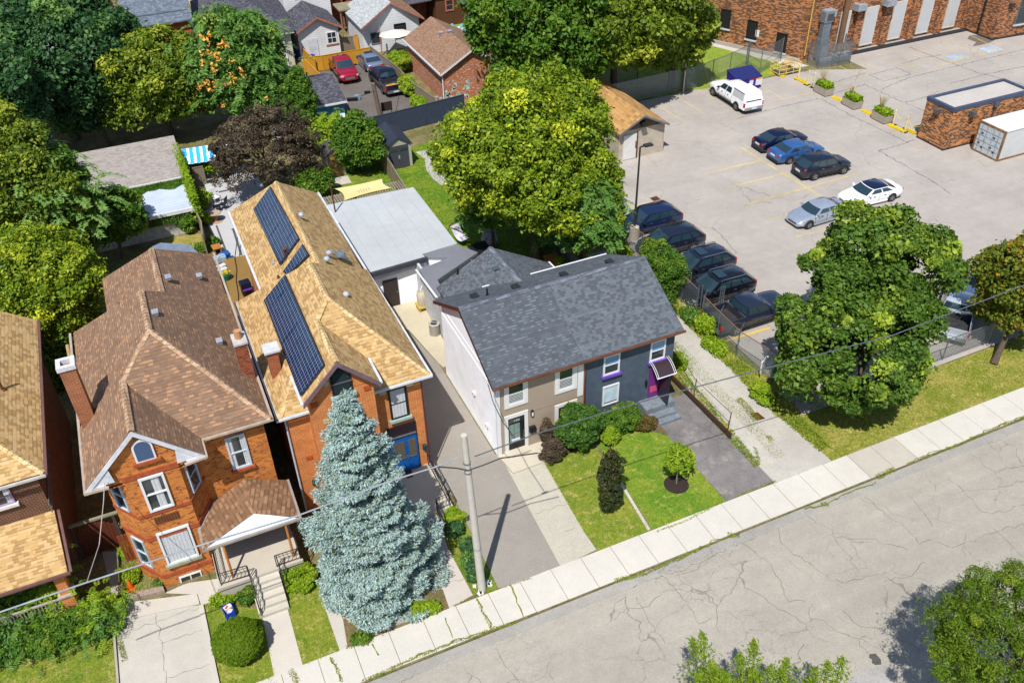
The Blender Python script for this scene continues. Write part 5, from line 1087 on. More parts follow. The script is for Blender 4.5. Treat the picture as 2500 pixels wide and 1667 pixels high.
for a, b in (((x0,y0-.03,ze),(xm,y0-.03,zr)),((xm,y0-.03,zr),(x1+.6,y0-.03,ze))):
    a = Vector(a); b = Vector(b); g.add([a,b,b-Vector((0,0,.24)),a-Vector((0,0,.24))], [(0,3,2,1)])
g.box(x0-.08,y0,ze-.16,x0,y1,ze+.02); g.build('fascia', WHITE, ro); MB().tube([(x0+.25,y0+.22,ze-.1),(x0+.25,y0+.22,.1)], .06, 6).build('downpipe', WHITE, t)
for q in ((1495,262),(1560,250)): p = rayplane(k2(*q), (x0,0,ze), (-(zr-ze)/(xm-x0),0,1)); vent(t, p, (.42,.42,.2))
mb = MB(); mr = random.Random(4)
for i in range(26): x = x0+.35+mr.random()*2.4; z = mr.random()*1.5; mb.box(x,y0+.285,z,x+.12+mr.random()*.3,y0+.3-.003*i/26,z+.1+mr.random()*.25)
mb.build('mural', plain(C(205,225,215), .7, var=.8, sc=2.5, name='mural_paint'), t)
# far top-left houses
SLV = shingle(C(200,206,214), C(182,190,200), C(214,218,224), .4, .2, name='pale_shingles', dark=.7)
MGR = shingle(C(112,124,138), C(98,108,122), C(130,140,152), .4, .2, name='mid_grey_shingles', dark=.7)
t = T('white_roofed_house', 'house with pale grey roof and white dormer behind the top left trees', 'house', (-2,108,0))
P_ = [G(k1(*q), 5.5) for q in ((-300,300),(620,300),(905,240),(800,-40),(-300,-40))]
r = MB(); slab_poly(r, [(P_[0][0],P_[0][1],5.2),(P_[2][0],P_[2][1]-.2,5.2),(P_[3][0],P_[3][1]+4,7.2),(P_[4][0],P_[4][1]+4,7.2)], .15); r.build('roof', SLV, t)
MB().box(P_[0][0]+1,P_[2][1]+.4,0,P_[2][0]-.4,P_[3][1]+3,5.0).build('wall', plain(C(225,228,235), .7, name='far_white'), t)
A = G(k1(560,130),6.6); B = G(k1(790,130),6.6); dr = MB(); slab_poly(dr, [(A[0]-6,A[1],6.9),(B[0],B[1],6.9),(B[0],B[1]+5,7.6),(A[0]-6,A[1]+5,7.6)], .15); dr.build('dormer_roof', SLV, t)
MB().box(A[0]-6,A[1]+.3,5.0,B[0]-.2,A[1]+5,6.8).build('dormer', WS2, t)
A = G(k1(830,80),7.0); MB().box(A[0]-.3,A[1],5,A[0]+.5,A[1]+.8,8.4).build('chimney', REDB, t)
t = T('dormer_house', 'house with grey shingled roof and wide white shed dormer, top left', 'house', (4.5,104,0))
ze = 5.0; A = G(k1(970,220), ze); B = G(k1(1480,152), ze); dx = B[0]-A[0]
r = MB(); slab_poly(r, [(A[0],A[1],ze),(B[0],A[1],ze),(B[0],A[1]+8,ze+4),(A[0],A[1]+8,ze+4)], .15); r.build('roof', MGR, t)
MB().box(A[0]+.3,A[1]+.5,0,B[0]-.3,A[1]+9,ze-.1).build('wall', brick(C(190,90,50), C(165,76,44), C(180,120,90), .3, .1, name='red_front_brick'), t)
d0 = onY(k1(1060,190), A[1]+1.6); d1 = onY(k1(1385,65), A[1]+1.6)
MB().box(d0[0],A[1]+1.6,ze,d1[0],A[1]+7,d1[2]-.1).build('dormer', siding(C(225,222,222), .2, 'dormer_siding', .8), t)
r = MB(); slab_poly(r, [(d0[0]-.4,A[1]+1.1,d1[2]),(d1[0]+.4,A[1]+1.1,d1[2]),(d1[0]+.4,A[1]+9,d1[2]+2.2),(d0[0]-.4,A[1]+9,d1[2]+2.2)], .2); r.build('dormer_roof', MGR, t)
w0 = onY(k1(1140,170), A[1]+1.58); w1 = onY(k1(1275,90), A[1]+1.58); window(t, (w0[0],A[1]+1.59,w0[2]), 'front', w1[0]-w0[0], w1[2]-w0[2], fr=BLACK, fw=.1, mull=1, rail=False)
# ================================================================ cinder block garage in the lot
t = T('block_garage', 'beige block garage with tan patched roof standing at the parking lot edge', 'garage', (36.6,61,0))
ze = 2.6; x0,x1,y0,y1 = 34.26,38.84,57.0,66.6; xm = (x0+x1)/2; zr = 3.9
pk = onY(k3(1175,885), y0); zr = pk[2]; xm = pk[0]; bk = G(k3(970,680), ze)
BG = shingle(C(206,160,100), C(190,142,84), C(170,128,80), .9, .3, name='patched_tan_roof', dark=.85)
r = MB(); slab_poly(r, [(x0,y0,ze),(xm,y0,zr),(xm,y1,zr),(x0,y1,ze)], .12); slab_poly(r, [(xm,y0,zr),(x1,y0,ze),(x1,y1,ze),(xm,y1,zr)], .12); ro = r.build('roof', BG, t)
w_ = MB().box(x0+.25,57.5,0,x1-.1,y1-.3,ze-.08); w_.build('wall', brick(C(206,192,172), C(198,184,164), C(188,174,154), .4, .2, name='painted_blocks'), t)
MB().add([(x0+.25,57.48,ze-.08),(x1-.1,57.48,ze-.08),(xm,57.48,zr-.16)], [(0,1,2)]).build('gable', plain(C(120,100,84), .9, var=.4, sc=3, name='bare_gable_boards'), t)
g = MB()
for a, b in (((x0,y0-.03,ze),(xm,y0-.03,zr)),((xm,y0-.03,zr),(x1,y0-.03,ze))):
    a = Vector(a); b = Vector(b); g.add([a,b,b-Vector((0,0,.16)),a-Vector((0,0,.16))], [(0,3,2,1)])
g.build('fascia', plain(C(110,125,135), .5, name='grey_fascia'), ro)
d0 = onY(k3(1045,1185), 57.46); d = MB().box(34.9,57.42,.05,36.1,57.5,2.15).build('door', plain(C(236,234,228), .6, var=.1, name='white_steel_door'), t); MB().box(36.0,57.4,.9,36.12,57.43,1.5).build('rust_stain', plain(C(140,80,40), .9, name='rust'), d)
MB().box(36.1,57.38,.05,36.2,57.5,2.25).build('door_frame', plain(C(90,70,60), .7, name='brown_frame2'), t)
MB().obox((xm+.05,57.2,3.0),(.4,.5,.3),0,0,.3).build('gable_lamp', BLACK, t)
# ================================================================ school building
SCB = brick(C(206,132,78), C(178,104,60), C(186,150,118), .3, .1, name='industrial_brick', blotch=C(70,48,40), bt=.40)
t = T('brick_school', 'big orange brown brick building with tall boarded windows, top right', 'building', (61.4,68.9,0))
HH = 6.6; c0 = (61.4,68.6); wl_ = [(57.2,77.2),c0,(82.9,68.6),(82.9,100),(47,100)]
MB().prism(wl_, .0, HH).build('wall', SCB, t)
MB().prism([(57.5,77.3),(61.7,69.0),(82.6,69.0),(82.6,99),(47.6,99)], HH, HH+.03).build('roof', asphalt(C(196,194,190), .1, 'flat_roof_grey', .08), t)
pp_ = MB(); pp_.prism([(57.1,77.1),(61.3,68.5),(61.55,68.8),(57.4,77.3)], HH, HH+.25); pp_.prism([(61.3,68.5),(83,68.5),(83,68.85),(61.3,68.85)], HH, HH+.25); pp_.build('parapet', plain(C(100,112,128), .5, name='grey_coping'), t)
MB().prism([(57.0,77.2),(61.3,68.4),(61.5,68.6),(57.3,77.4)], 0, .35).prism([(66.8,68.3),(83,68.3),(83,68.6),(66.8,68.6)], 0, .15).build('plinth', CONC_D, t)
MB().prism([(66.9,67.7),(83.3,67.7),(83.3,68.6),(66.9,68.6)], 0.0, .12).build('footing', plain((.02,.02,.025,1), .9, name='dark_footing'), t)
WPAN = asphalt(C(206,206,206), .06, 'rusting_panel', .06, stain=C(185,150,100), st_thr=.58)
xs = []
for (a, b) in (((725,385),(850,98)),((935,345),(1075,55)),((1150,300),(1295,15)),((1365,255),(1430,0)),((1570,212),(1620,0))):
    A = onY(k4(*a), 68.55); w2 = 1.45; h2 = 3.7; xs.append(A[0])
    p_ = MB().box(A[0],68.5,A[2],A[0]+w2,68.6,A[2]+h2).build('boarded_window', WPAN, t); f = MB(); f.box(A[0]-.1,68.46,A[2]-.12,A[0]+w2+.1,68.6,A[2]); f.box(A[0]-.08,68.48,A[2],A[0],68.6,A[2]+h2); f.box(A[0]+w2,68.48,A[2],A[0]+w2+.08,68.6,A[2]+h2); f.build('frame', plain(C(225,215,200), .7, name='cream_trim'), p_)
for i in range(6):
    x = (xs[0]-.9) if i == 0 else (xs[i-1]+1.75+ (((xs[i] if i < 5 else xs[4]+4)-xs[i-1]-1.75)/2)-.45)
    pw = MB().box(x,68.25,.12,x+.9,68.62,HH).build('pilaster', SCB, t)
for q in ((708,100),(942,55),(1168,20)):
    A = onY(k4(*q), 68.1); b_ = MB(); b_.box(A[0]-.55,67.7,A[2]-.3,A[0]+.55,68.6,A[2]+.3); b_.build('vent_hood', plain(C(190,198,206), .4, .4, name='galvanised'), t)
for a, b in (((62,290),(145,180)),((280,385),(370,275)),):
    pass
# windows on the skew wall
ua = Vector((61.4-57.2, 68.6-77.2, 0)).normalized(); na = Vector((ua.y,-ua.x,0)); 
def onplane(q, p0, n): return rayplane(q, p0, n)
for q0, q1 in ((k3(1745,210),k3(1822,105)),(k3(1945,295),k3(2025,190)),(k4(285,392),k4(370,290))):
    A = onplane(q0, (61.4,68.6,0), na); B = onplane(q1, (61.4,68.6,0), na); w2 = max(1.0,(B-A).dot(ua))
    window(t, (A.x,A.y,A.z), (ua,na), 1.15, 1.9, fr=BLACK, fw=.08, depth=.05, rail=False, glassm=plain((.012,.011,.012,1), .6, name='black_board'), sill=plain(C(205,210,212), .6, name='pale_sill'))
A = onplane(k3(2035,258), (61.4,68.6,0), na); MB().obox(A, (.4,.05,.7), math.atan2(ua.y,ua.x)).build('wall_notice', WHITE, t)
MB().tube([(61.85,68.45,HH+.4),(61.85,68.45,.6)], .06, 8).build('gas_pipe', plain(C(226,186,90), .5, name='yellow_pipe'), t)
MB().tube([(62.0,68.4,HH-.5),(68.0,68.4,HH-.2),(74,68.4,HH+.1)], .04, 6).build('conduit', WHITE, t)
du = T('metal_duct', 'tall galvanised ventilation duct beside the brown column on the brick building', 'duct', (63.2,67.9,0))
d_ = MB(); d_.box(62.8,67.6,.4,63.9,68.2,2.3); d_.box(62.88,67.66,2.3,63.82,68.18,3.9); d_.build('duct', plain(C(152,162,172), .4, .5, name='duct_metal'), du)
MB().box(62.8,67.55,3.9,63.9,68.25,4.9).build('duct_head', plain(C(160,170,180), .4, .5, name='duct_metal2'), du); MB().box(63.1,67.52,4.05,63.85,67.55,4.7).build('louvre', siding((.06,.06,.07,1), .12, 'louvre', .3), du)
tag(MB().lathe((65.6,67.9,.2), [(.28,0),(.26,10.5)], 16).build('brown_column', plain(C(128,98,72), .7, var=.15, name='brown_steel')), 'thick brown steel column standing against the brick building', 'column')
t2 = T('brick_annex', 'brick annex with big dark window at the far top right corner', 'building', (84,66,0))
Q = [G2(k4(*q)) for q in ((1745,235),(1925,300),(2195,240))]; Q2 = [(82.9,68.2),(82.9,64.6),(100,63.3),(100,90),(82.9,90)]
MB().prism(Q2, .1, 7.5).build('wall', SCB, t2); MB().prism([(82.7,68.2),(82.7,64.4),(100,63.1),(100,63.6),(83,64.9),(83,68.2)], 0, .12).build('footing', plain((.02,.02,.025,1), .9, name='dark_footing'), t2)
A = onY(k4(2115,195), 64.0); 
ub = Vector((100-82.9, 63.3-64.6,0)).normalized(); nb = Vector((ub.y,-ub.x,0)); A = rayplane(k4(2115,192), (82.9,64.6,0), nb); window(t2, A, (ub,nb), 3.0, 3.6, fr=STEEL, fw=.1, mull=1, sill=plain(C(205,210,212), .6, name='pale_sill'))
MB().tube([(82.75,66.4,7),(82.75,66.4,.2)], .08, 8).build('downpipe', BLACK, t2)
A = rayplane(k4(2095,40), (82.9,64.6,0), nb); MB().obox(A, (.5,.6,.4)).build('wall_light', plain(C(70,64,60), .6, name='bronze_light'), t2)
# fenced cage against the building
CL = mesh_wire(C(170,178,186), .12, th=.22)
def linkfence(pts, h, label, name='chain_link_fence', group=None, rail=True, postm=STEEL, mid=False, arms=False, cl=None, toph=None, railm=None):
    t = T(name, label, 'fence', (pts[0][0],pts[0][1],0), group=group)
    for i, (a, b) in enumerate(zip(pts[:-1], pts[1:])):
        a = Vector(a[:2]); b = Vector(b[:2]); MB().add([(a.x,a.y,.03),(b.x,b.y,.03),(b.x,b.y,h-.03),(a.x,a.y,h-.03)], [(0,1,2,3)]).build('mesh_panel', cl or CL, t)
        if rail: MB().tube([(a.x,a.y,h),(b.x,b.y,h)], .028, 6).build('top_rail', railm or postm, t)
        if mid: MB().tube([(a.x,a.y,h*.5),(b.x,b.y,h*.5)], .022, 6).build('middle_rail', postm, t)
    for i, p in enumerate(pts):
        pm = MB().tube([(p[0],p[1],0),(p[0],p[1],h+.08)], .04 if i not in (0,len(pts)-1) else .055, 8)
        if arms: pm.tube([(p[0],p[1],h),(p[0]+.28,p[1]+.1,h+.38)], .025, 5)
        pm.build('post', postm, t)
    return t
cg = [G2(k4(*q)) for q in ((505,480),(540,570),(620,560),(725,515),(808,490),(855,485),(870,440))]
linkfence([(61.9,67.9),(61.9,66.4),(63.4,66.1),(64.2,66.1),(65.6,66.1),(66.2,67.9)], 2.2, 'grey wire cage round the ducts at the foot of the brick building', 'wire_cage', mid=True)
MB_ = MB().box(62.4,66.5,0,64.2,67.4,.5); tag(MB_.build('equipment_block', plain(C(120,126,130), .6, name='block_grey')), 'grey machine block inside the wire cage, left one', 'machine')
tag(MB().box(64.4,66.6,0,66.0,67.6,.6).box(64.7,66.8,.6,65.3,67.2,.85).build('equipment_block', plain(C(135,140,142), .6, name='block_grey2')), 'grey machine block inside the wire cage, right one topped by a small box', 'machine')
# yellow lift cage
t = T('lift_cage', 'pale yellow railed work platform loaded with boards beside the dumpster', 'work platform', (58.3,67.2,0))
cx0,cx1,cy0,cy1 = 57.2,59.7,66.3,67.7; fr = MB()
for z in (.25,.65,1.05):
    for a, b in (((cx0,cy0),(cx1,cy0)),((cx1,cy0),(cx1,cy1)),((cx1,cy1),(cx0,cy1)),((cx0,cy1),(cx0,cy0))): fr.tube([(a[0],a[1],z),(b[0],b[1],z)], .035, 5)
for x in (cx0,(cx0*2+cx1)/3,(cx0+2*cx1)/3,cx1):
    for y in (cy0,cy1): fr.tube([(x,y,.1),(x,y,1.05)], .035, 5)
fr.build('railing', plain(C(236,208,120), .5, name='pale_yellow_paint'), t); MB().box(cx0,cy0,.1,cx1,cy1,.2).build('platform', plain(C(90,85,70), .8, name='platform_floor'), t)
tag(MB().obox((58.7,67.0,.9),(1.1,.7,.06),.3).obox((58.6,67.05,.98),(.9,.5,.05),.1).obox((58.5,67.1,.55),(.7,.6,.7),.2).build('board_stack', plain(C(215,180,120), .8, var=.3, sc=5, name='plywood')), 'stack of loose plywood boards in the yellow platform', 'boards')
# dumpster
t = T('dumpster', 'purple blue dumpster with ribbed dark lid and white notices', 'dumpster', (53.0,65.9,0))
x0,x1,y0,y1 = 51.3,53.9,64.9,66.6; PU = plain(C(66,38,160), .45, var=.12, name='purple_steel')
b = MB(); b.add([(x0,y0,.1),(x1,y0,.1),(x1,y1,.1),(x0,y1,.1),(x0-.05,y0-.05,1.15),(x1+.05,y0-.05,1.15),(x1+.05,y1,1.6),(x0-.05,y1,1.6)], [(3,2,1,0),(0,1,5,4),(1,2,6,5),(2,3,7,6),(3,0,4,7)]); b.build('body', PU, t)
l = MB(); slab_poly(l, [(x0-.1,y0-.12,1.2),(x1+.1,y0-.12,1.2),(x1+.1,y1+.05,1.66),(x0-.1,y1+.05,1.66)], .05); l.build('lid', siding(C(40,48,110), .22, 'ribbed_lid', .5, True), t)
for (a, w2, z, h2) in ((.35,.5,.55,.42),(1.15,.85,.4,.62)): MB().box(x0+1.0+a*.9,y0-.09,z,x0+1.0+a*.9+w2*.8,y0-.03,z+h2).build('notice', WHITE, t)
MB().box(x0+2.2,y0-.1,.95,x1,y0-.04,1.12).build('label', plain(C(240,180,40), .5, name='orange_label'), t); MB().box(x0+1.2,y0-.1,1.04,x0+2.15,y0-.045,1.1).build('label', plain(C(220,60,60), .5, name='red_label'), t)
MB().box(x0-.25,y0+.5,.6,x0,y0+.7,.8).box(x1,y0+.5,.6,x1+.25,y0+.7,.8).build('lifting_lug', PU, t)
# brick hut
t = T('brick_hut', 'small brick utility hut with gravel flat roof and dark blue coping', 'utility hut', (62,48.5,0))
HB = brick(C(222,142,76), C(200,116,58), C(226,186,140), .34, .12, name='hut_brick', blotch=C(58,50,54), bt=.42)
x0,x1,y0,y1,h = 58.95,67.3,47.35,50.15,3.45
MB().box(x0,y0,.12,x1,y1,h-.15).build('wall', HB, t); MB().box(x0-.06,y0-.06,0,x1+.06,y1+.06,.12).build('footing', plain((.02,.02,.025,1), .9, name='dark_footing'), t)
cp = MB(); w2 = .22
cp.box(x0-.05,y0-.05,h-.15,x1+.05,y0+w2,h+.12); cp.box(x0-.05,y1-w2,h-.15,x1+.05,y1+.05,h+.12); cp.box(x0-.05,y0+w2,h-.15,x0+w2,y1-w2,h+.12); cp.box(x1-w2,y0+w2,h-.15,x1+.05,y1-w2,h+.12); cp.build('coping', plain(C(74,84,108), .5, name='blue_coping'), t)
MB().box(x0+w2,y0+w2,h-.2,x1-w2,y1-w2,h-.02).build('roof', asphalt(C(196,188,180), .25, 'roof_gravel', .1, stain=C(120,114,108), st_thr=.66), t)
LB = plain(C(96,92,92), .6, name='bronze_lamp')
MB().box(x0-.45,48.5,2.75,x0,48.9,3.05).build('wall_lamp', LB, t)
A = onY(k4(1790,850), y0); MB().box(A[0]-.2,y0-.45,2.75,A[0]+.2,y0,3.05).build('wall_lamp', LB, t)
A = onY(k4(1975,790), y0); MB().box(A[0]-.2,y0-.25,2.95,A[0]+.2,y0,3.3).tube([(A[0],y0-.1,3.0),(A[0],y0-.1,.8)], .06, 6).build('rain_outlet', plain(C(90,92,98), .5, name='grey_downpipe'), t)
# container
t = T('shipping_container', 'old white shipping container with rusty edges beside the brick hut', 'container', (60,41.5,0))
A = G(k4(1985,1240)); B = G(k4(1785,1135)); x0, y0, y1 = A[0]-.3, A[1], A[1]+2.55; x0 = A[0]; h = 2.5; L = 9.0
WC = asphalt(C(226,226,224), .04, 'container_white', .05, stain=C(190,170,140), st_thr=.68)
MB().box(x0+.05,y0+.05,.1,x0+L,y1-.05,h-.05).build('body', siding(C(224,224,222), .28, 'corrugated_steel', .82, True), t)
MB().box(x0,y0,h-.05,x0+L,y1,h).build('roof', WC, t)
RU = plain(C(150,110,70), .8, var=.5, sc=3, name='rusty_edge'); f = MB()
for y in (y0-.01,y1-.11): f.box(x0-.03,y,0,x0+.12,y+.12,h+.02)
f.box(x0-.03,y0+.11,h-.14,x0+.1,y1-.11,h+.02); f.box(x0-.03,y0+.11,0,x0+.1,y1-.11,.15); f.box(x0+.12,y0-.02,0,x0+L,y0+.06,.14); f.build('frame', RU, t)
for k, (ya, yb) in enumerate(((y0+.14,(y0+y1)/2-.01),((y0+y1)/2+.01,y1-.14))):
    d = MB().box(x0-.02,ya,.16,x0+.05,yb,h-.15).build('door', plain(C(205,214,218), .6, var=.15, sc=4, name='container_door'), t)
    s_ = MB()
    for j in range(1,5): s_.box(x0-.045,ya+.05,.16+j*.44,x0-.02,yb-.05,.21+j*.44)
    for yy in (ya+.3,yb-.3): s_.tube([(x0-.06,yy,.1),(x0-.06,yy,h-.1)], .022, 6)
    s_.build('locking_bar', plain(C(182,188,190), .5, .2, name='bar_metal'), d)
    for (zz, yy, cc) in ((1.15,.25,C(150,200,215)),(.75,.7,C(40,42,50)),(.5,.3,C(50,52,58)),(1.6,.6,C(90,95,100))):
        MB().box(x0-.05,ya+yy,zz,x0-.024,ya+yy+.22,zz+.14).build('marking', plain(cc, .6, name='stencil'), d)
# planters, bumpers, bollards
PLC = plain(C(190,178,160), .85, var=.12, name='planter_concrete')
pl_pos = [G(k4(*q)) for q in ((690,740),(910,840),(1140,950))]
PLSEL = ['third planter from the hut end, tallest feathery grass, nearest the yellow platform', 'middle concrete planter with sparse feathery grass', 'concrete planter of leafy green plants nearest the brick hut']
PLANT = []
for i, p in enumerate(pl_pos):
    t = T('concrete_planter', PLSEL[i], 'planter', (p[0]+.1,p[1]+.6,0), group='concrete planters across the lot')
    cx, cy = p[0]+.1, p[1]+.72; w2, l2 = .5, .85; mb = MB()
    mb.add([(cx-w2*.9,cy-l2*.9,.08),(cx+w2*.9,cy-l2*.9,.08),(cx+w2*.9,cy+l2*.9,.08),(cx-w2*.9,cy+l2*.9,.08),(cx-w2,cy-l2,.75),(cx+w2,cy-l2,.75),(cx+w2,cy+l2,.75),(cx-w2,cy+l2,.75)], [(3,2,1,0),(0,1,5,4),(1,2,6,5),(2,3,7,6),(3,0,4,7)])
    mb.add([(cx-w2+.08,cy-l2+.08,.68),(cx+w2-.08,cy-l2+.08,.68),(cx+w2-.08,cy+l2-.08,.68),(cx-w2+.08,cy+l2-.08,.68)], [(0,1,2,3)]); mb.build('box', PLC, t); PLANT.append((t, cx, cy))
bpos = [((430,605),(530,655)),((715,750),(835,798)),((945,855),(1070,905)),((1145,965),(1270,1020)),((1285,1000),(1350,1035)),((245,560),(350,598))]
blab = ['double yellow parking bumper at the foot of the pale bollards near the platform','double yellow parking bumper between the far and middle planters','double yellow parking bumper between the middle and near planters','double yellow parking bumper between the near planter and last bollard','short yellow parking bumper ending at the brick hut','double yellow parking bumper in front of the railed platform']
for (a, b), lb in zip(bpos, blab):
    A = Vector(G(k4(*a))); B = Vector(G(k4(*b))); d = B-A; mb = MB()
    for off in (.08,.32): c_ = (A+B)/2+Vector((off,0,.07)); mb.obox(c_, (d.length,.16,.13), math.atan2(d.y,d.x))
    tag(mb.build('parking_bumper', YELB), lb, 'parking bumper', 'yellow parking bumpers across the lot')
for q, lb in (((465,610),'pale yellow bollard nearest the railed platform'),((535,650),'pale yellow bollard, middle one of the three near the platform'),((580,670),'pale yellow bollard closest to the first planter, on a black base'),((1190,960),'pale yellow bollard beside the planter nearest the hut'),((1280,1010),'pale yellow bollard between the chain and the brick hut')):
    p = G(k4(*q)); t = T('bollard', lb, 'bollard', p, group='pale yellow bollards across the lot'); MB().lathe(p, [(.075,0),(.075,1.35),(.04,1.42)], 10).build('post', plain(C(236,220,170), .5, name='cream_yellow'), t); MB().obox((p[0],p[1],.02),(.6,.5,.03),.3).build('base', BLACK, t)
pa = [G(k4(*q)) for q in ((1190,960),(1280,1010))]; ch_ = MB()
def sag(a, b, s_, n=10): return [(a[0]+(b[0]-a[0])*i/n, a[1]+(b[1]-a[1])*i/n, a[2]+(b[2]-a[2])*i/n-s_*4*(i/n)*(1-i/n)) for i in range(n+1)]
ch_.tube(sag((pa[0][0],pa[0][1],1.15),(pa[1][0],pa[1][1],1.15),.3), .02, 5); ch_.tube(sag((pa[1][0],pa[1][1],1.15),(58.95,50.0,1.1),.35), .02, 5)
tag(ch_.build('plastic_chain', plain(C(235,215,90), .5, name='yellow_chain')), 'yellow plastic chain hanging from the bollards to the brick hut', 'chain')
# fences of the lot
linkfence([(37.0,67.3),(39.6,67.4),(42.75,67.58),(45.78,67.75),(48.45,67.62),(50.9,68.3),(53.4,69.0),(56.4,70.2)], 2.1, 'galvanised chain link fence between the parking lot and the school lawn')
linkfence([(55.9,70.4),(57.7,69.2),(58.3,67.6)][:0] or [G2(k4(*q)) for q in ((65,500),(170,568),(330,470))], 2.3, 'short taller chain link fence with two posts by the dumpster', mid=True)
linkfence([(38.5,70.5),(41.5,71.3),(45,72.2)], 1.9, 'blue grey chain link gate in the shade of the big trees', postm=plain(C(70,100,120), .5, name='teal_post'))
RUST = plain(C(170,120,95), .6, .3, name='rusty_rail2')
fl = [(28.35,48.0),(28.34,45.77),(28.6,43.98),(28.4,41.2),(28.24,38.42),(28.19,36.72)]
linkfence(fl, 2.0, 'chain link fence with rusty top rail in front of the row of parked cars', postm=STEEL, railm=RUST)
linkfence([(28.19,36.1),(28.1,34.3),(28.05,32.3),(28.6,29.6),(29.3,27.2)], 1.9, 'sagging chain link fence around the black pickup and lot corner', arms=True, railm=RUST)
linkfence([(34,26.9),(38.5,26.95),(42,26.95),(46,26.95)], 1.5, 'low chain link fence behind the two maples along the verge')
# ================================================================ VEHICLES  (local axes: x forward, y left, z up)
CGL = glass((.016,.034,.046,1), .04, name='car_glass', spec=.9)
REDL = plain(C(200,20,25), .25, var=.05, name='red_lens'); HEADL = plain(C(215,222,230), .15, .3, var=.05, name='headlamp_glass')
RIM = plain(C(175,178,182), .3, .8, var=.05, name='alloy'); CHR = plain(C(205,208,212), .15, .9, var=.03, name='chrome_trim')
TRIM = plain((.015,.015,.017,1), .5, name='black_trim'); PLATE = plain(C(225,230,235), .5, var=.03, name='licence_plate_white')
def loft(secs, close=True):
    mb = MB(); n = len(secs[0])
    for s_ in secs: mb.v += [tuple(p) for p in s_]
    for i in range(len(secs)-1):
        for j in range(n): mb.f.append((i*n+j, i*n+(j+1)%n, (i+1)*n+(j+1)%n, (i+1)*n+j)[::-1])
    mb.f.append(tuple(range(n))); mb.f.append(tuple(range((len(secs)-1)*n, len(secs)*n))[::-1])
    return mb
def body_sec(x, w_, zs, zt, crown=.03, tuck=.86):
    h = zt-zs
    r = [(w_*tuck,zs),(w_*.97,zs+h*.18),(w_,zs+h*.45),(w_*.985,zs+h*.72),(w_*.94,zs+h*.92),(w_*.84,zt),(w_*.45,zt+crown*.8)]
    return [(x,y,z) for y,z in r]+[(x,0,zt+crown)]+[(x,-y,z) for y,z in reversed(r)]
def interp(tab, x):
    if x <= tab[0][0]: return tab[0][1]
    for (a,b),(c,d) in zip(tab, tab[1:]):
        if x <= c: t = (x-a)/(c-a); t = t*t*(3-2*t)*.5+t*.5; return b+(d-b)*t
    return tab[-1][1]
def wheel(parent, x, y, r, side, rim=RIM, w_=.23, steer=0, spokes=5):
    wl = MB()
    n = 20; rr = [(r*.60,-w_/2),(r*.93,-w_/2),(r,-w_*.36),(r,w_*.36),(r*.93,w_/2),(r*.60,w_/2)]
    vs = [(x+a*math.cos(2*math.pi*k/n), y+b, r+a*math.sin(2*math.pi*k/n)) for a,b in rr for k in range(n)]
    fs = [(i*n+k, i*n+(k+1)%n, (i+1)*n+(k+1)%n, (i+1)*n+k) for i in range(5) for k in range(n)]
    wl.add(vs, fs); wo = wl.build('wheel', RUBBER, parent, smooth=True, local=True)
    o = y+side*w_*.40
    rm = MB(); rm.add([(x+r*.62*math.cos(2*math.pi*k/n),o-side*.05,r+r*.62*math.sin(2*math.pi*k/n)) for k in range(n)], [tuple(range(n)) if side < 0 else tuple(range(n))[::-1]]); rm.build('hub_disc', BLACK, wo, local=True)
    sp = MB()
    for k in range(spokes):
        a = 2*math.pi*k/spokes+.3; c_, s_ = math.cos(a), math.sin(a)
        p = [(x-.04*s_,r+.04*c_),(x+.04*s_,r-.04*c_),(x+r*.6*c_+.055*s_,r+r*.6*s_-.055*c_),(x+r*.6*c_-.055*s_,r+r*.6*s_+.055*c_)]
        sp.add([(q[0],o+side*.012,q[1]) for q in p], [(0,1,2,3)])
    pts = [(x+r*.615*math.cos(2*math.pi*k/n),o,r+r*.615*math.sin(2*math.pi*k/n)) for k in range(n+1)]
    sp.tube(pts, .022, 4, False); sp.build('rim', rim, wo, local=True)
def quadgrid(p00,p10,p11,p01,u0,u1,v0,v1,n,off):
    """patch of a bilinear quad, pushed along its normal; n segments in u"""
    P = lambda u,v: (p00*(1-u)+p10*u)*(1-v)+(p01*(1-u)+p11*u)*v
    nn = (p10-p00).cross(p01-p00).normalized()*off; vs = []; fs = []
    for i in range(n+1):
        u = u0+(u1-u0)*i/n; vs += [P(u,v0)+nn, P(u,v1)+nn]
    for i in range(n): fs.append((2*i,2*i+2,2*i+3,2*i+1))
    return vs, fs
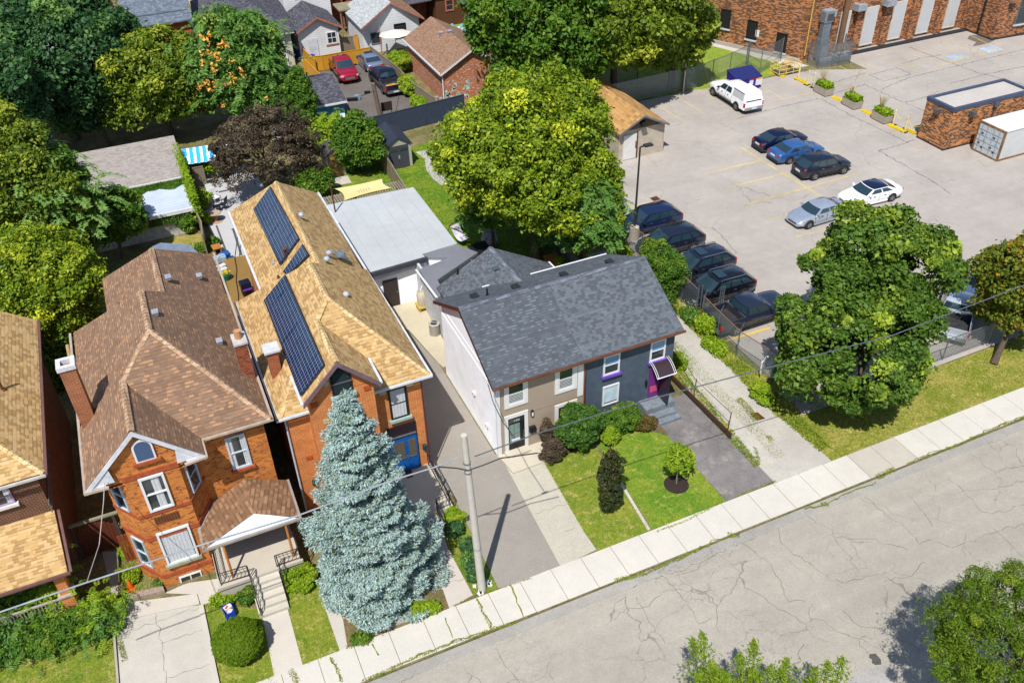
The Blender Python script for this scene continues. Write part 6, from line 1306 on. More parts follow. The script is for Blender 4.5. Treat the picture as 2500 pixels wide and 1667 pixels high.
def car(label, loc, head, kind='sedan', col=C(20,25,45), L=4.6, W=1.82, H=1.45, wb=2.7, cat='car', name='parked_car', rails=False, roofcol=None, group=None, metal=.35, cap=False, cargo=None, sun=False, noparts=False):
    t = T(name, label, cat, loc, head, group=group)
    PT = carpaint(col, metal); RT = carpaint(roofcol, metal) if roofcol else PT
    hw = W/2; F = L/2; Bk = -L/2; r = .33 if kind == 'sedan' else .36 if kind == 'suv' else .40
    xf = wb/2+(.06 if kind != 'pickup' else .1); xr = xf-wb; zs = .2 if kind == 'sedan' else .27 if kind == 'suv' else .38
    if kind == 'sedan':
        top = [(Bk,.80),(Bk+.12,.96),(Bk+.75,1.0),(0,.95),(F-1.5,.93),(F-.9,.86),(F-.3,.72),(F,.55)]
        gh = dict(b0=Bk+.42,b1=F-1.28, r0=-.98,r1=.40, m=.0)
    elif kind == 'suv':
        top = [(Bk,.95),(Bk+.1,1.08),(Bk+.8,1.1),(0,1.06),(F-1.25,1.05),(F-.8,1.0),(F-.25,.88),(F,.66)]
        gh = dict(b0=Bk+.10,b1=F-1.10, r0=Bk+.75,r1=.50, m=.0)
    else:
        top = [(Bk,1.12),(Bk+.1,1.16),(0,1.18),(F-1.6,1.18),(F-.9,1.16),(F-.3,1.10),(F,.85)]
        gh = dict(b0=-.95,b1=F-1.55, r0=-.80,r1=F-2.25, m=0)
    wid = [(Bk,.86),(Bk+.15,.95),(Bk+.7,1.0),(F-1.1,1.0),(F-.45,.95),(F-.12,.85),(F,.72)]
    x_end = Bk if kind != 'pickup' else -.98
    xs = [Bk,Bk+.06,Bk+.16,Bk+.4,Bk+.8,xr-.1,xr+.3,0,xf-.3,xf,F-.8,F-.5,F-.28,F-.12,F-.04,F] if kind != 'pickup' else [-.98,-.5,0,.6,xf-.3,xf,F-.8,F-.5,F-.28,F-.12,F-.04,F]
    secs = [body_sec(x, hw*interp(wid,x), zs+(.06 if x > F-.3 or x < Bk+.2 else 0), interp(top,x)) for x in sorted(set(xs))]
    bo = loft(secs).build('body', PT, t, smooth=True, local=True)
    if kind == 'pickup':
        zt = 1.14; zf = .72
        for s_ in (-1, 1):
            b = MB()
            y0, y1 = (hw-.09, hw) if s_ > 0 else (-hw, -hw+.09)
            b.add([(Bk,y0,.45),(-.98,y0,.45),(-.98,y1,.45),(Bk,y1,.45),(Bk,y0*.98,zt+.02),(-.98,y0*.98,zt),(-.98,y1*.97,zt),(Bk,y1*.97,zt+.02)], [(3,2,1,0),(4,5,6,7),(0,1,5,4),(1,2,6,5),(2,3,7,6),(3,0,4,7)])
            b.build('bed_side', PT, t, local=True)
        MB().box(Bk-.02,-hw+.1,.5,Bk+.07,hw-.1,zt).build('tailgate', PT, t, local=True)
        MB().box(Bk+.08,-hw+.1,zf-.05,-.98,hw-.1,zf).box(-1.04,-hw+.1,zf,-.98,hw-.1,zt-.02).build('bed_floor', plain((.03,.03,.033,1), .7, var=.5, sc=4, name='bed_liner'), t, local=True)
        MB().box(Bk-.16,-hw*.9,.45,Bk-.02,hw*.9,.68).build('bumper', CHR, t, local=True)
        if cap:
            c = MB(); c.add([(Bk+.03,-hw*.96,zt),(-.93,-hw*.96,zt),(-.93,hw*.96,zt),(Bk+.03,hw*.96,zt),(Bk+.25,-hw*.80,H-.04),(-.90,-hw*.82,H),(-.90,hw*.82,H),(Bk+.25,hw*.80,H-.04)], [(0,1,5,4),(1,2,6,5),(2,3,7,6),(3,0,4,7),(4,5,6,7)])
            c.build('canopy', PT, t, local=True); cg = MB()
            for s_ in (-1,1):
                cg.add([(Bk+.25,s_*hw*.965,zt+.06),(-1.0,s_*hw*.965,zt+.06),(-1.0,s_*hw*.84,H-.1),(Bk+.4,s_*hw*.83,H-.12)], [(0,1,2,3)])
            cg.build('canopy_side', carpaint(C(215,215,218), .1), t, local=True)
            e_ = MB()
            for s_ in (-1,1): e_.tube([(Bk+.32,s_*hw*.85,H-.08),(-1.0,s_*hw*.86,H-.06)], .018, 4)
            e_.box(Bk-.0,-hw*.8,zt+.02,Bk+.05,hw*.8,zt+.1); e_.build('canopy_seal', TRIM, t, local=True)
        elif cargo:
            MB().obox((Bk+.9,.1,zf+.06),(.7,1.0,.08),.2).obox((Bk+.7,-.3,zf+.12),(.3,.9,.05),.5).build('load', plain(C(200,150,80), .8, name='timber_load'), t, local=True)
        else: 
            MB().tube([(Bk+.05,-hw+.05,zt+.03),(-.98,-hw+.05,zt+.03)], .022, 5).tube([(Bk+.05,hw-.05,zt+.03),(-.98,hw-.05,zt+.03)], .022, 5).tube([(-1.0,-hw+.05,zt+.04),(-1.0,hw-.05,zt+.04)], .022, 5).build('bed_rail', CHR if col[0] < .3 else TRIM, t, local=True)
    # greenhouse
    zb = interp(top, 0)-.05; b0,b1,r0,r1 = gh['b0'],gh['b1'],gh['r0'],gh['r1']; wbelt = hw*.94; wr = hw*.77; zr = H-.13
    def ring(z, x0, x1, wq, bow): return [Vector((x1+bow,0,z)),Vector((x1+bow*.6,wq*.55,z)),Vector((x1-.05,wq,z)),Vector(((x0+x1)/2,wq*1.01,z)),Vector((x0+.05,wq,z)),Vector((x0-bow*.5,wq*.5,z)),Vector((x0-bow*.7,0,z))]
    def full(R_): return R_+[Vector((p.x,-p.y,p.z)) for p in reversed(R_[1:-1])]
    R0 = full(ring(zb,b0,b1,wbelt,.14)); R1 = full(ring(zr-.02,r0,r1,wr,.06)); R2 = full(ring(H-.035,r0+.22,r1-.34,wr*.80,.05))
    n = len(R0); g = MB(); g.v = [tuple(p) for p in R0+R1]; g.f = [(i,(i+1)%n,n+(i+1)%n,n+i)[::1] for i in range(n)]
    g.build('cabin', PT, t, smooth=True, local=True)
    rf = MB(); rf.v = [tuple(p) for p in R1+R2]+[((r0+r1)/2,0,H)]; rf.f = [(i,(i+1)%n,n+(i+1)%n,n+i) for i in range(n)]+[(n+i,n+(i+1)%n,2*n) for i in range(n)]
    rf.build('roof', RT, t, smooth=True, local=True)
    if sun: MB().box(r1-.75,-wr*.6,H-.004,r1-.15,wr*.6,H+.006).build('sunroof', CGL, t, local=True)
    # windscreen, rear glass
    ws = MB(); k = .055
    for i in (0, n-1):
        a, b = (R0[i],R0[(i+1)%n]); c_, d_ = R1[(i+1)%n], R1[i]
        v, f = quadgrid(a,b,c_,d_,0,1,.05,.93,1,.012); ws.add(v, f)
    for (i, u0, u1) in ((1,0,.88),(n-2,.12,1)):
        v, f = quadgrid(R0[i],R0[(i+1)%n],R1[(i+1)%n],R1[i],u0,u1,.05,.93,1,.012); ws.add(v, f)
    ws.build('windscreen', CGL, t, local=True)
    rg = MB(); h = n//2; v0 = .12 if kind != 'pickup' else .3
    for (i, u0, u1) in ((h-2+0,.15,1),(h-1,0,1),(h,0,1),(h+1,0,.85)):
        v, f = quadgrid(R0[i],R0[(i+1)%n],R1[(i+1)%n],R1[i],u0,u1,v0,.9,1,.012); rg.add(v, f)
    rg.build('rear_window', CGL, t, local=True)
    # side windows
    if not noparts:
      for s_ in (1,-1):
        a = Vector((b1-.05,s_*wbelt,zb)); b = Vector((b0+.05,s_*wbelt,zb)); c_ = Vector((r0+.05,s_*wr,zr-.02)); d_ = Vector((r1-.05,s_*wr,zr-.02))
        cuts = ((.09,.47),(.51,.84)) if kind == 'sedan' else ((.10,.42),(.45,.70),(.73,.92)) if kind == 'suv' else ((.08,.50),(.54,.93))
        for u0, u1 in cuts:
            v, f = quadgrid(a,b,c_,d_,u0,u1,.14,.88,2,.016*s_); MB().add(v, f).build('side_window', CGL, t, local=True)
        if rails: MB().tube([(r1-.15,s_*wr*.98,zr),(r1-.3,s_*wr*.98,zr+.07),(r0+.2,s_*wr*.98,zr+.07),(r0+.05,s_*wr*.98,zr)], .025, 6).build('roof_rail', CHR, t, local=True)
        x = b1-.28; MB().obox((x,s_*(hw+.05),zb+.10),(.14,.22,.13),.2*s_).build('mirror', TRIM if kind != 'sedan' else PT, t, local=True)
        MB().box(xr+.4,s_*hw-.02,zs+.02,xf-.4,s_*hw+.02,zs+.12).build('sill_trim', TRIM if kind != 'sedan' else PT, t, local=True)
        # handles and door seams
        for x in ((.35,-.62) if kind != 'pickup' else (.55,-.35)): MB().box(x-.1,s_*hw-.01,zb-.14,x+.08,s_*hw+.03,zb-.11).build('door_handle', CHR if kind == 'suv' else TRIM, t, local=True)
        d = MB()
        for x in ((.92,-.12,-1.02) if kind != 'pickup' else (1.05,.02,-.93)): d.box(x,s_*(hw*.985)-.003,zs+.15,x+.014,s_*hw+.004,zb-.02)
        d.build('door_seam', TRIM, t, local=True)
    for s_ in (1,-1):
        for x in (xf,xr):
            ar = MB(); n2 = 18; ra = r+.07; o = s_*(hw+.004)
            ar.add([(x+ra*math.cos(math.pi*k/n2*1.16-.25),o,r+ra*math.sin(math.pi*k/n2*1.16-.25)) for k in range(n2+1)], [tuple(range(n2+1)) if s_ < 0 else tuple(range(n2+1))[::-1]])
            ar.build('wheel_arch', TRIM, t, local=True); wheel(t, x, s_*(hw-.085), r, s_, w_=.22)
        # lamps
        zl = interp(top,F-.2)-.17; MB().obox((F-.20,s_*hw*.72,zl),(.30,.34,.13),-.42*s_).build('headlight', HEADL, t, local=True)
        if kind == 'sedan': MB().obox((Bk+.055,s_*hw*.62,.80),(.12,.40,.12),.10*s_).build('tail_light', REDL, t, local=True)
        elif kind == 'suv': MB().obox((Bk+.12,s_*hw*.80,.92),(.17,.18,.20),-.25*s_).build('tail_light', REDL, t, local=True)
        else: MB().box(Bk-.03,s_*hw-.11 if s_ > 0 else -hw-.01,.72,Bk+.1,s_*hw+.01 if s_ > 0 else -hw+.11,1.08).build('tail_light', REDL, t, local=True)
    gz = interp(top,F-.05)-.1
    MB().box(F-.05,-hw*.45,zs+.18,F+.015,hw*.45,gz).build('grille', CHR if kind == 'pickup' else TRIM, t, local=True)
    MB().box(Bk-.03 if kind != 'pickup' else Bk-.18,-.26,.52 if kind == 'pickup' else .62,Bk+.02 if kind != 'pickup' else Bk-.155,.26,.64 if kind == 'pickup' else .76).build('licence_plate', PLATE, t, local=True)
    MB().box(Bk-.015,-hw*.78,zs+.02,Bk+.2,hw*.78,zs+.22).build('lower_bumper', TRIM, t, local=True) if kind != 'pickup' else None
    MB().box(xr+.2,-hw*.8,.16,xf-.2,hw*.8,zs+.1).build('underbody', TRIM, t, local=True)
    return t
def at_wheel(q, which, side, head, W, wb, kind):
    """centre of a car from the pixel where one visible wheel meets the ground; side +1 = its left wheels"""
    p = G(q); xf = wb/2+(.06 if kind != 'pickup' else .1); x = xf if which == 'F' else xf-wb; y = side*(W/2)
    c_, s_ = math.cos(head), math.sin(head); return (p[0]-(x*c_-y*s_), p[1]-(x*s_+y*c_), .0)
def heading(qr, qf): a = G(qr); b = G(qf); return math.atan2(b[1]-a[1], b[0]-a[0])
NAVY = C(20,30,66,.7); BLK = (.012,.017,.036,1); DKB2 = C(30,46,84,.8)  # BLK: bluish base colour stands in for the sky's reflection on black paint
g1 = 'cars nosed up to the chain link fence'; g2 = 'cars standing in the open middle of the lot'
h_ = heading(k4(590,1385), k4(810,1337)); car('black crossover with chrome window line, right of the bright blue sedan', at_wheel(k4(590,1385),'R',-1,h_,1.85,2.66,'suv'), h_, 'suv', BLK, 4.55,1.85,1.68,2.66, group=g2)
p = at_wheel(k4(275,1173),'R',-1,-.02,1.8,2.72,'sedan'); car('dark navy sedan, farthest of the three cars in the middle of the lot', p, -.02, 'sedan', NAVY, 4.65,1.8,1.44,2.72, group=g2)
p = G(k4(500,1205), .4); car('bright blue sedan parked between the navy sedan and the black crossover', (47.7,51.75,0), -.03, 'sedan', C(58,104,168,.8), 4.65,1.8,1.45,2.7, group=g2)
h_ = heading(k8(1715,432), k8(1487,500)); car('silver sedan facing left beside the big maple', at_wheel(k8(1487,502),'F',1,h_,1.76,2.70,'sedan'), h_, 'sedan', C(188,198,212,.85), 4.5,1.76,1.43,2.70, group=g2, metal=.6)
car('white sedan with black roof half hidden behind the top of the maple', (47.9,43.6,0), math.pi-.05, 'sedan', C(240,240,242,.95), 4.7,1.85,1.42,2.8, group=g2, roofcol=NAVY, metal=.1)
rw = dict(W=1.84, wb=2.7)
for q, lb, colr, ra, fb, dd, wh in ((k8(430,505),'dark blue crossover nearest the lamp post, far end of the fence row',DKB2,False,'suv',0,'R'),(k8(600,672),'black hatchback crossover second from the lamp post, partly behind the feathery bush',BLK,False,'suv',.0,'R'),
        (k8(562,925),'black wagon with silver roof rails, third from the lamp post',BLK,True,'suv',.0,'F'),(k8(702,1108),'charcoal wagon with silver roof rails parked next to the black pickup',C(30,34,46,.5),True,'suv',0,'F')):
    hh = math.pi-.02; car(lb, at_wheel(q,wh,1,hh,1.84,2.7,'suv'), hh, fb, colr, 4.7,1.86,1.70,2.7, group=g1, rails=ra, sun=ra)
h_ = heading(k8(930,1318), k8(1255,1212)); car('black crew cab pickup with open bed parked tail to the fence', at_wheel(k8(930,1318),'R',-1,h_,1.95,3.3,'pickup'), h_, 'pickup', BLK, 5.4,1.95,1.82,3.3, cat='pickup truck', name='pickup_truck', metal=.1)
h_ = heading(k3(1865,850), k3(1690,737)); car('white pickup with white bed canopy beside the purple dumpster', at_wheel(k3(1865,850),'R',1,h_,2.0,3.75,'pickup'), h_, 'pickup', C(242,242,245,.95), 5.9,2.0,1.92,3.75, cat='pickup truck', name='pickup_truck', cap=True, metal=.05)
h_ = R(-92); car('crimson pickup facing the viewer in front of the pine fence', at_wheel(k2(712,637),'F',-1,h_,1.98,3.6,'pickup'), h_, 'pickup', C(168,14,48,.8), 5.8,1.98,1.9,3.6, cat='pickup truck', name='pickup_truck')
h_ = R(92); car('silver blue sedan between the crimson and dark blue pickups', at_wheel(k2(915,552),'R',1,h_,1.82,2.75,'sedan'), h_, 'sedan', C(138,150,180,.8), 4.7,1.82,1.44,2.75, metal=.5, sun=True)
h_ = R(91); car('dark blue pickup with lumber in its open bed on the rear asphalt', at_wheel(k2(1045,722),'R',1,h_,1.98,3.6,'pickup'), h_, 'pickup', C(18,34,62,.6), 5.9,1.98,1.9,3.6, cat='pickup truck', name='pickup_truck', cargo=True)
p = G(m4(1690,770), 1.0); car('silver pickup with dark empty bed glimpsed between the two maples', (p[0],p[1],0), R(38), 'pickup', C(205,212,222,.85), 5.6,1.95,1.85,3.5, cat='pickup truck', name='pickup_truck', metal=.5)
p = G(m4(1900,560), .8); car('dark blue sedan peeking out above the orange tinted maple', (p[0],p[1],0), R(25), 'sedan', NAVY, 4.6,1.8,1.44,2.7)
p = G(m4(2130,440), .8); car('purple grey car almost hidden behind the orange tinted maple', (p[0]+.6,p[1],0), R(15), 'sedan', C(60,62,90,.7), 4.6,1.8,1.44,2.7)
for q, lb, hd, k in ((k1(1530,125),'blue car parked beside the dormer house','1.5','sedan'),(k1(915,185),'blue car in the gap between the two far roofs, nearer one',1.6,'sedan'),(k1(895,100),'blue car in the gap between the two far roofs, farther one',1.6,'sedan')):
    p = G(q, .8); car(lb, (p[0],p[1]+.3,0), float(hd), k, C(28,62,130,.7), 4.6,1.8,1.5,2.7, group='blue cars beyond the top left trees')
# ================================================================ VEGETATION
def unit(v): return v/np.maximum(np.linalg.norm(v, axis=1, keepdims=True), 1e-9)
def leaf_mesh(name, P_, Nn, size, aspect, mat, parent, tone=None, rng=None, dirv=None, fold=.18):
    """one folded diamond leaf per point; P_ (n,3) world, Nn normals"""
    n = len(P_); rng = rng or np.random.default_rng(1)
    t = rng.normal(size=(n,3)) if dirv is None else dirv+rng.normal(size=(n,3))*.25
    u = unit(np.cross(np.cross(Nn, t), Nn)); v = np.cross(Nn, u); s = size*rng.uniform(.5,1.45,(n,1))
    a = P_-u*s; b = P_+v*s*aspect+Nn*s*fold; c = P_+u*s; d = P_-v*s*aspect+Nn*s*fold
    V = np.stack([a,b,c,d],1).reshape(-1,3)-np.array(ORG.get(parent.name,(0,0,0)) if parent else (0,0,0))
    me = bpy.data.meshes.new(name); me.vertices.add(4*n); me.vertices.foreach_set('co', V.astype(np.float32).ravel())
    me.loops.add(4*n); me.loops.foreach_set('vertex_index', np.arange(4*n, dtype=np.int32))
    me.polygons.add(n); me.polygons.foreach_set('loop_start', np.arange(0,4*n,4, dtype=np.int32)); me.polygons.foreach_set('loop_total', np.full(n,4,dtype=np.int32))
    me.update(calc_edges=True); me.materials.append(mat)
    for nm, val in (('rnd', rng.random(n)), ('tone', tone if tone is not None else rng.random(n)*.4)):
        at = me.attributes.new(nm, 'FLOAT', 'FACE'); at.data.foreach_set('value', np.asarray(val, dtype=np.float32))
    o = bpy.data.objects.new(name, me); COL.objects.link(o)
    if parent: o.parent = parent; ORG[o.name] = ORG.get(parent.name,(0,0,0))
    return o
BARK = plain(C(96,82,70), .9, var=.4, sc=8, name='bark'); BARKG = plain(C(150,140,125), .85, var=.3, sc=8, name='pale_bark')
L_MAPLE = leafmat(C(62,92,26,.8), C(98,130,42,.8), C(160,178,56,.9), 'maple_leaves')
L_YEL = leafmat(C(88,116,20,.78), C(136,158,28,.8), C(196,202,50,.92), 'yellow_green_leaves', .22)
L_OLIVE = leafmat(C(76,100,22,.8), C(122,142,34,.8), C(176,182,56,.9), 'olive_leaves', .2)
L_BLUE = leafmat(C(44,82,48,.8), C(72,112,62,.8), C(112,148,70,.9), 'blue_green_leaves')
L_MID = leafmat(C(66,108,26), C(104,142,40), C(150,172,50), 'mid_green_leaves')
L_AIL = leafmat(C(76,122,46), C(112,154,66), C(160,184,80), 'compound_leaves')
L_PURP = leafmat(C(70,58,46), C(102,86,68), C(140,124,92), 'purple_leaves', .15)
L_ORNG = leafmat(C(84,112,30), C(134,140,40), C(222,158,44), 'turning_maple_leaves')
L_DARK = leafmat(C(40,70,22), C(66,98,32), C(96,128,40), 'dark_leaves')
L_LIME = leafmat(C(130,168,24), C(165,192,44), C(200,210,70), 'lime_leaves', .35)
L_SPR = leafmat(C(124,154,150,.8), C(166,190,186,.8), C(208,222,216,.8), 'spruce_needles', .08)
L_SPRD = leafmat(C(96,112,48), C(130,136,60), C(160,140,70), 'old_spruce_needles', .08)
L_CEDAR = leafmat(C(84,116,8), C(118,146,16), C(140,166,34), 'cedar_leaves', .15)
L_GRASS = leafmat(C(112,138,30), C(158,168,52), C(200,186,96), 'grass_blades', .3)
def crown_points(rng, c, rad, nclump, rc, nleaf, flat=.75, low=-.55, hollow=.45, tonev=.5, fill=.22):
    """clumps scattered through an ellipsoid, leaves over each clump's upper shell"""
    d = unit(rng.normal(size=(nclump*3,3))); d = d[d[:,2] > low][:nclump]; ph = rng.uniform(0,6.28,6)
    lob = 1+.10*np.sin(d[:,0]*4.1+ph[0])*np.sin(d[:,1]*3.7+ph[1])+.09*np.sin(d[:,2]*5.3+ph[2]+d[:,0]*3)+.09*np.sin(d[:,1]*8+ph[3])*np.sin(d[:,0]*7+ph[4])
    rr = rng.uniform(hollow,1.0,(len(d),1))**.6; cc = np.array(c)+d*rr*lob[:,None]*np.array(rad)*(1-rc/np.mean(rad)*.6)
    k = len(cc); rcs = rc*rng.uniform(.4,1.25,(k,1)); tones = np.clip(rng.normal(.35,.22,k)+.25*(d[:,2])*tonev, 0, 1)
    idx = rng.integers(0,k,nleaf); q = unit(rng.normal(size=(nleaf,3))+np.array([0,0,.35])+.5*d[idx])
    sh = rng.uniform(.45,1.08,(nleaf,1))**.7
    P_ = cc[idx]+q*rcs[idx]*sh*np.array([1,1,flat]); Nn = unit(q*.7+rng.normal(size=(nleaf,3))*.8+np.array([0,0,.4]))
    tn = np.clip(tones[idx]+rng.normal(0,.15,nleaf),0,1); m = int(nleaf*fill)
    d2 = unit(rng.normal(size=(m*2,3))); d2 = d2[d2[:,2] > low][:m]; m = len(d2)
    l2 = 1+.10*np.sin(d2[:,0]*4.1+ph[0])*np.sin(d2[:,1]*3.7+ph[1])+.09*np.sin(d2[:,2]*5.3+ph[2]+d2[:,0]*3)+.09*np.sin(d2[:,1]*8+ph[3])*np.sin(d2[:,0]*7+ph[4])
    r2 = (rng.uniform(.45,1.0,m)**.5)*l2*(1+.07*np.sin(d2[:,0]*17+ph[5])*np.sin(d2[:,1]*15+d2[:,2]*13))
    P_ = np.concatenate([P_, np.array(c)+d2*(r2*(1-rc/np.mean(rad)*.35))[:,None]*np.array(rad)]); Nn = np.concatenate([Nn, unit(d2*.6+rng.normal(size=d2.shape)*.8+np.array([0,0,.4]))])
    return P_, Nn, np.concatenate([tn, np.clip(rng.normal(.3,.22,m),0,1)]), cc
def limbs(parent, base, cc, rt, rng, h0, nb=20, mat=None, name='trunk'):
    mb = MB(); b = Vector(base); ctr = Vector(cc.mean(0)); top = Vector((ctr.x, ctr.y, ctr.z))
    m1_ = b.lerp(Vector((ctr.x,ctr.y,h0)), .6)+Vector((rng.uniform(-.15,.15),rng.uniform(-.15,.15),0)); m2_ = Vector((ctr.x*.6+b.x*.4,ctr.y*.6+b.y*.4,h0))
    mb.tube([b, b+(m1_-b)*.3, m1_, m2_, top], [rt*1.35, rt, rt*.85, rt*.7, rt*.25], 9)
    for i in rng.choice(len(cc), min(nb,len(cc)), replace=False):
        e = Vector(cc[i]); s_ = m2_.lerp(top, rng.uniform(0,.6)); mid = s_.lerp(e,.5)+Vector((0,0,-.2)); mb.tube([s_,mid,e], [rt*.4,rt*.22,rt*.06], 6)
    return mb.build(name, mat or BARK, parent, smooth=True)
def tree(label, c, rad, mat, base=None, n=24000, leaf=.13, nclump=70, rc=1.0, seed=1, rt=.22, flat=.75, low=-.5, cat='tree', name='deciduous_tree', aspect=.55, group=None, extra=None, barkm=None, hollow=.45, more=(), fill=.22):
    rng = np.random.default_rng(seed); base = base or (c[0],c[1],0)
    t = T(name, label, cat, base, group=group)
    P_, Nn, tn, cc = crown_points(rng, c, rad, nclump, rc, n, flat, low, hollow, fill=fill)
    for (c2, rad2, n2, ncl2) in more:
        q = crown_points(rng, c2, rad2, ncl2, rc, n2, flat, low, hollow, fill=fill); P_, Nn, tn, cc = [np.concatenate(z_) for z_ in zip((P_, Nn, tn, cc), q)]
    k = P_[:,2] > .15; leaf_mesh('crown', P_[k], Nn[k], leaf, aspect, mat, t, tn[k], rng)
    if extra: extra(t, rng, cc)
    limbs(t, base, cc, rt, rng, max(.5,(c[2]-rad[2]*.5)), mat=barkm); return t
def fronds(parent, name, spots, L, mat, rng, n=14, leaflet=.14, droop=.35, up=.5):
    """arching compound leaves with paired leaflets"""
    Ps = []; Ns = []; Ds = []; st = MB()
    for s_ in spots:
        az = rng.uniform(0,2*math.pi); dh = np.array([math.cos(az),math.sin(az),0]); l_ = L*rng.uniform(.7,1.2); sd_ = np.array([-dh[1],dh[0],0]); prev = None
        for i in range(n):
            f = (i+1)/n; p = np.array(s_)+dh*l_*f+np.array([0,0,l_*(up*f-droop*2*f*f)])
            tv = unit((dh+np.array([0,0,up-droop*4*f]))[None])[0]; nn = np.cross(tv, sd_); nn = nn*(1 if nn[2] > 0 else -1)
            for s2 in (1,-1):
                dv = sd_*s2*.9+tv*.4; w_ = leaflet*(1-.5*abs(f-.45)); Ps.append(p+dv*w_); Ns.append(nn+np.array([0,0,.0])+rng.normal(size=3)*.12); Ds.append(dv)
    Ps = np.array(Ps); Ns = unit(np.array(Ns)); Ds = np.array(Ds)
    o = leaf_mesh(name, Ps, Ns, leaflet, .26, mat, parent, rng.random(len(Ps))*.7, rng, dirv=Ds, fold=.05); return o
def at(q, z): return G(q, z)
def fr_extra(mat, L, count, n=14, leaflet=.14, rad=None):
    def f(t, rng, cc):
        spots = [cc[i]+np.array([0,0,.2])+rng.normal(size=3)*.5 for i in rng.integers(0,len(cc),count)]
        fronds(t, 'fronds', spots, L, mat, rng, n, leaflet)
    return f
# ---- the two street maples
c = at(D(1990,690), 5.6); b0 = G(m5(925,370))
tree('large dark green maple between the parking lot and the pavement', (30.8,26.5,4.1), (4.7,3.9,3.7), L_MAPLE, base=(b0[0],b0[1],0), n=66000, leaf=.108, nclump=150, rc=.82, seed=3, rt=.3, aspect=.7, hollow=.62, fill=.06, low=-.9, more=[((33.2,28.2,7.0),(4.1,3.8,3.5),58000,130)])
b0 = G(m4(1960,1220))
tree('maple with orange tinted leaves at the right edge', (b0[0]+2.7,b0[1]+1.3,4.3), (3.4,2.8,3.7), L_ORNG, base=(b0[0],b0[1],0), n=52000, leaf=.108, nclump=120, rc=.78, seed=5, low=-.8, rt=.17, aspect=.7)
# ---- big yellow green maple in the back garden
c = at(D(1205,330), 8.0)
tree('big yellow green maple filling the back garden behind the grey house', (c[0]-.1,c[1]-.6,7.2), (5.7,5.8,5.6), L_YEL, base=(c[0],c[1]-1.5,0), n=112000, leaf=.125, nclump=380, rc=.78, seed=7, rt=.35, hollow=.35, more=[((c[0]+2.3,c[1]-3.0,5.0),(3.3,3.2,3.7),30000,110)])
c = at(D(1340,490), 4.5)
tree('tree of heaven with feathery leaves at the right foot of the yellow green maple', (c[0],c[1],4.2), (2.9,2.7,3.0), L_AIL, n=11000, leaf=.13, nclump=40, rc=.8, seed=8, rt=.15, extra=fr_extra(L_AIL,1.2,420,14,.15))
c = at(D(1130,470), 3.6)
tree('small feathery tree of heaven at the left foot of the yellow green maple', (c[0],c[1],3.4), (2.0,2.0,2.4), L_AIL, n=6000, leaf=.13, nclump=26, rc=.7, seed=9, rt=.12, extra=fr_extra(L_AIL,1.0,220,12,.14))
# ---- top left group
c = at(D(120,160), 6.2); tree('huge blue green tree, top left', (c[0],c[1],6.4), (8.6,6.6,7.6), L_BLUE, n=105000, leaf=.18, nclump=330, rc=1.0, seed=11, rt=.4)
c = at(D(30,215), 7); tree('blue green tree cut off by the left edge below the huge one', (c[0]-1.5,c[1]-1,6.5), (4.5,5,5), L_BLUE, n=26000, leaf=.2, nclump=70, rc=1.2, seed=111, rt=.25)
c = at(D(225,262), 3.2); tree('lower blue green tree above the taupe roofed garage', (c[0],c[1]+1,3.2), (3.6,2.2,3.0), L_BLUE, n=20000, leaf=.19, nclump=50, rc=1.1, seed=112, rt=.22)
c = at(D(362,195), 4.8); tree('olive yellow tree between the huge blue green tree and the orange flowered one', (c[0],c[1],4.8), (5.0,3.6,4.9), L_OLIVE, n=64000, leaf=.16, nclump=190, rc=.85, seed=12, rt=.3)
c = at(D(545,165), 5.4)
def flowers(t, rng, cc):
    sp_ = np.array(cc); sp_ = sp_[np.argsort(-sp_[:,2]*0-sp_[:,1]*-1)][:70]; Ps = []
    for (x, y) in ((1545,280),(1600,265),(1600,320),(1550,395),(1605,415),(1655,405),(1685,352),(1740,355),(1715,320),(1670,460),(1780,480),(1545,485),(1545,520),(1640,510),(1645,545),(1755,570),(1850,540),(1860,570),(1800,615),(1760,640),(1710,648),(1655,630),(1640,655),(1595,690),(1590,630),(1570,655),(1520,660),(1615,690),(2030,770),(1810,915),(1700,805),(2000,860)):
        p = np.array(at(k1(x,y), 8.6+1.5*rng.random())); p = np.array(rayhit(k1(x,y), c, (4.7,4.3,5.6)))
        Ps.append(p+rng.normal(size=(9,3))*.13)
    Ps = np.concatenate(Ps); fo_ = leaf_mesh('flower_cluster', Ps, unit(rng.normal(size=Ps.shape)+np.array([0,-.5,.8])), .14, .5, leafmat(C(236,160,60,.95), C(244,186,96,.95), C(246,206,130,.95), 'orange_seed_heads', .3), t, None, rng); fo_['kind'] = 'stuff'
    fr_extra(L_AIL,1.6,700,14,.2)(t, rng, cc)
def rayhit(q, cc_, rad):
    """front hit of a sight line on an ellipsoid (for things that hang on a crown's surface)"""
    d = np.array(ray(q)); o = np.array([0,0,CH])-np.array((cc_[0],cc_[1],5.4)); R_ = np.array(rad); a = (d/R_)@(d/R_); b = 2*(o/R_)@(d/R_); e = (o/R_)@(o/R_)-1
    D_ = b*b-4*a*e; t_ = (-b-math.sqrt(max(D_,0)))/(2*a); return np.array([0,0,CH])+d*t_
tree('green tree of heaven dotted with orange seed heads', (c[0],c[1],5.4), (4.4,4.0,5.3), L_AIL, n=40000, leaf=.16, nclump=150, rc=.85, seed=13, rt=.28, extra=flowers)
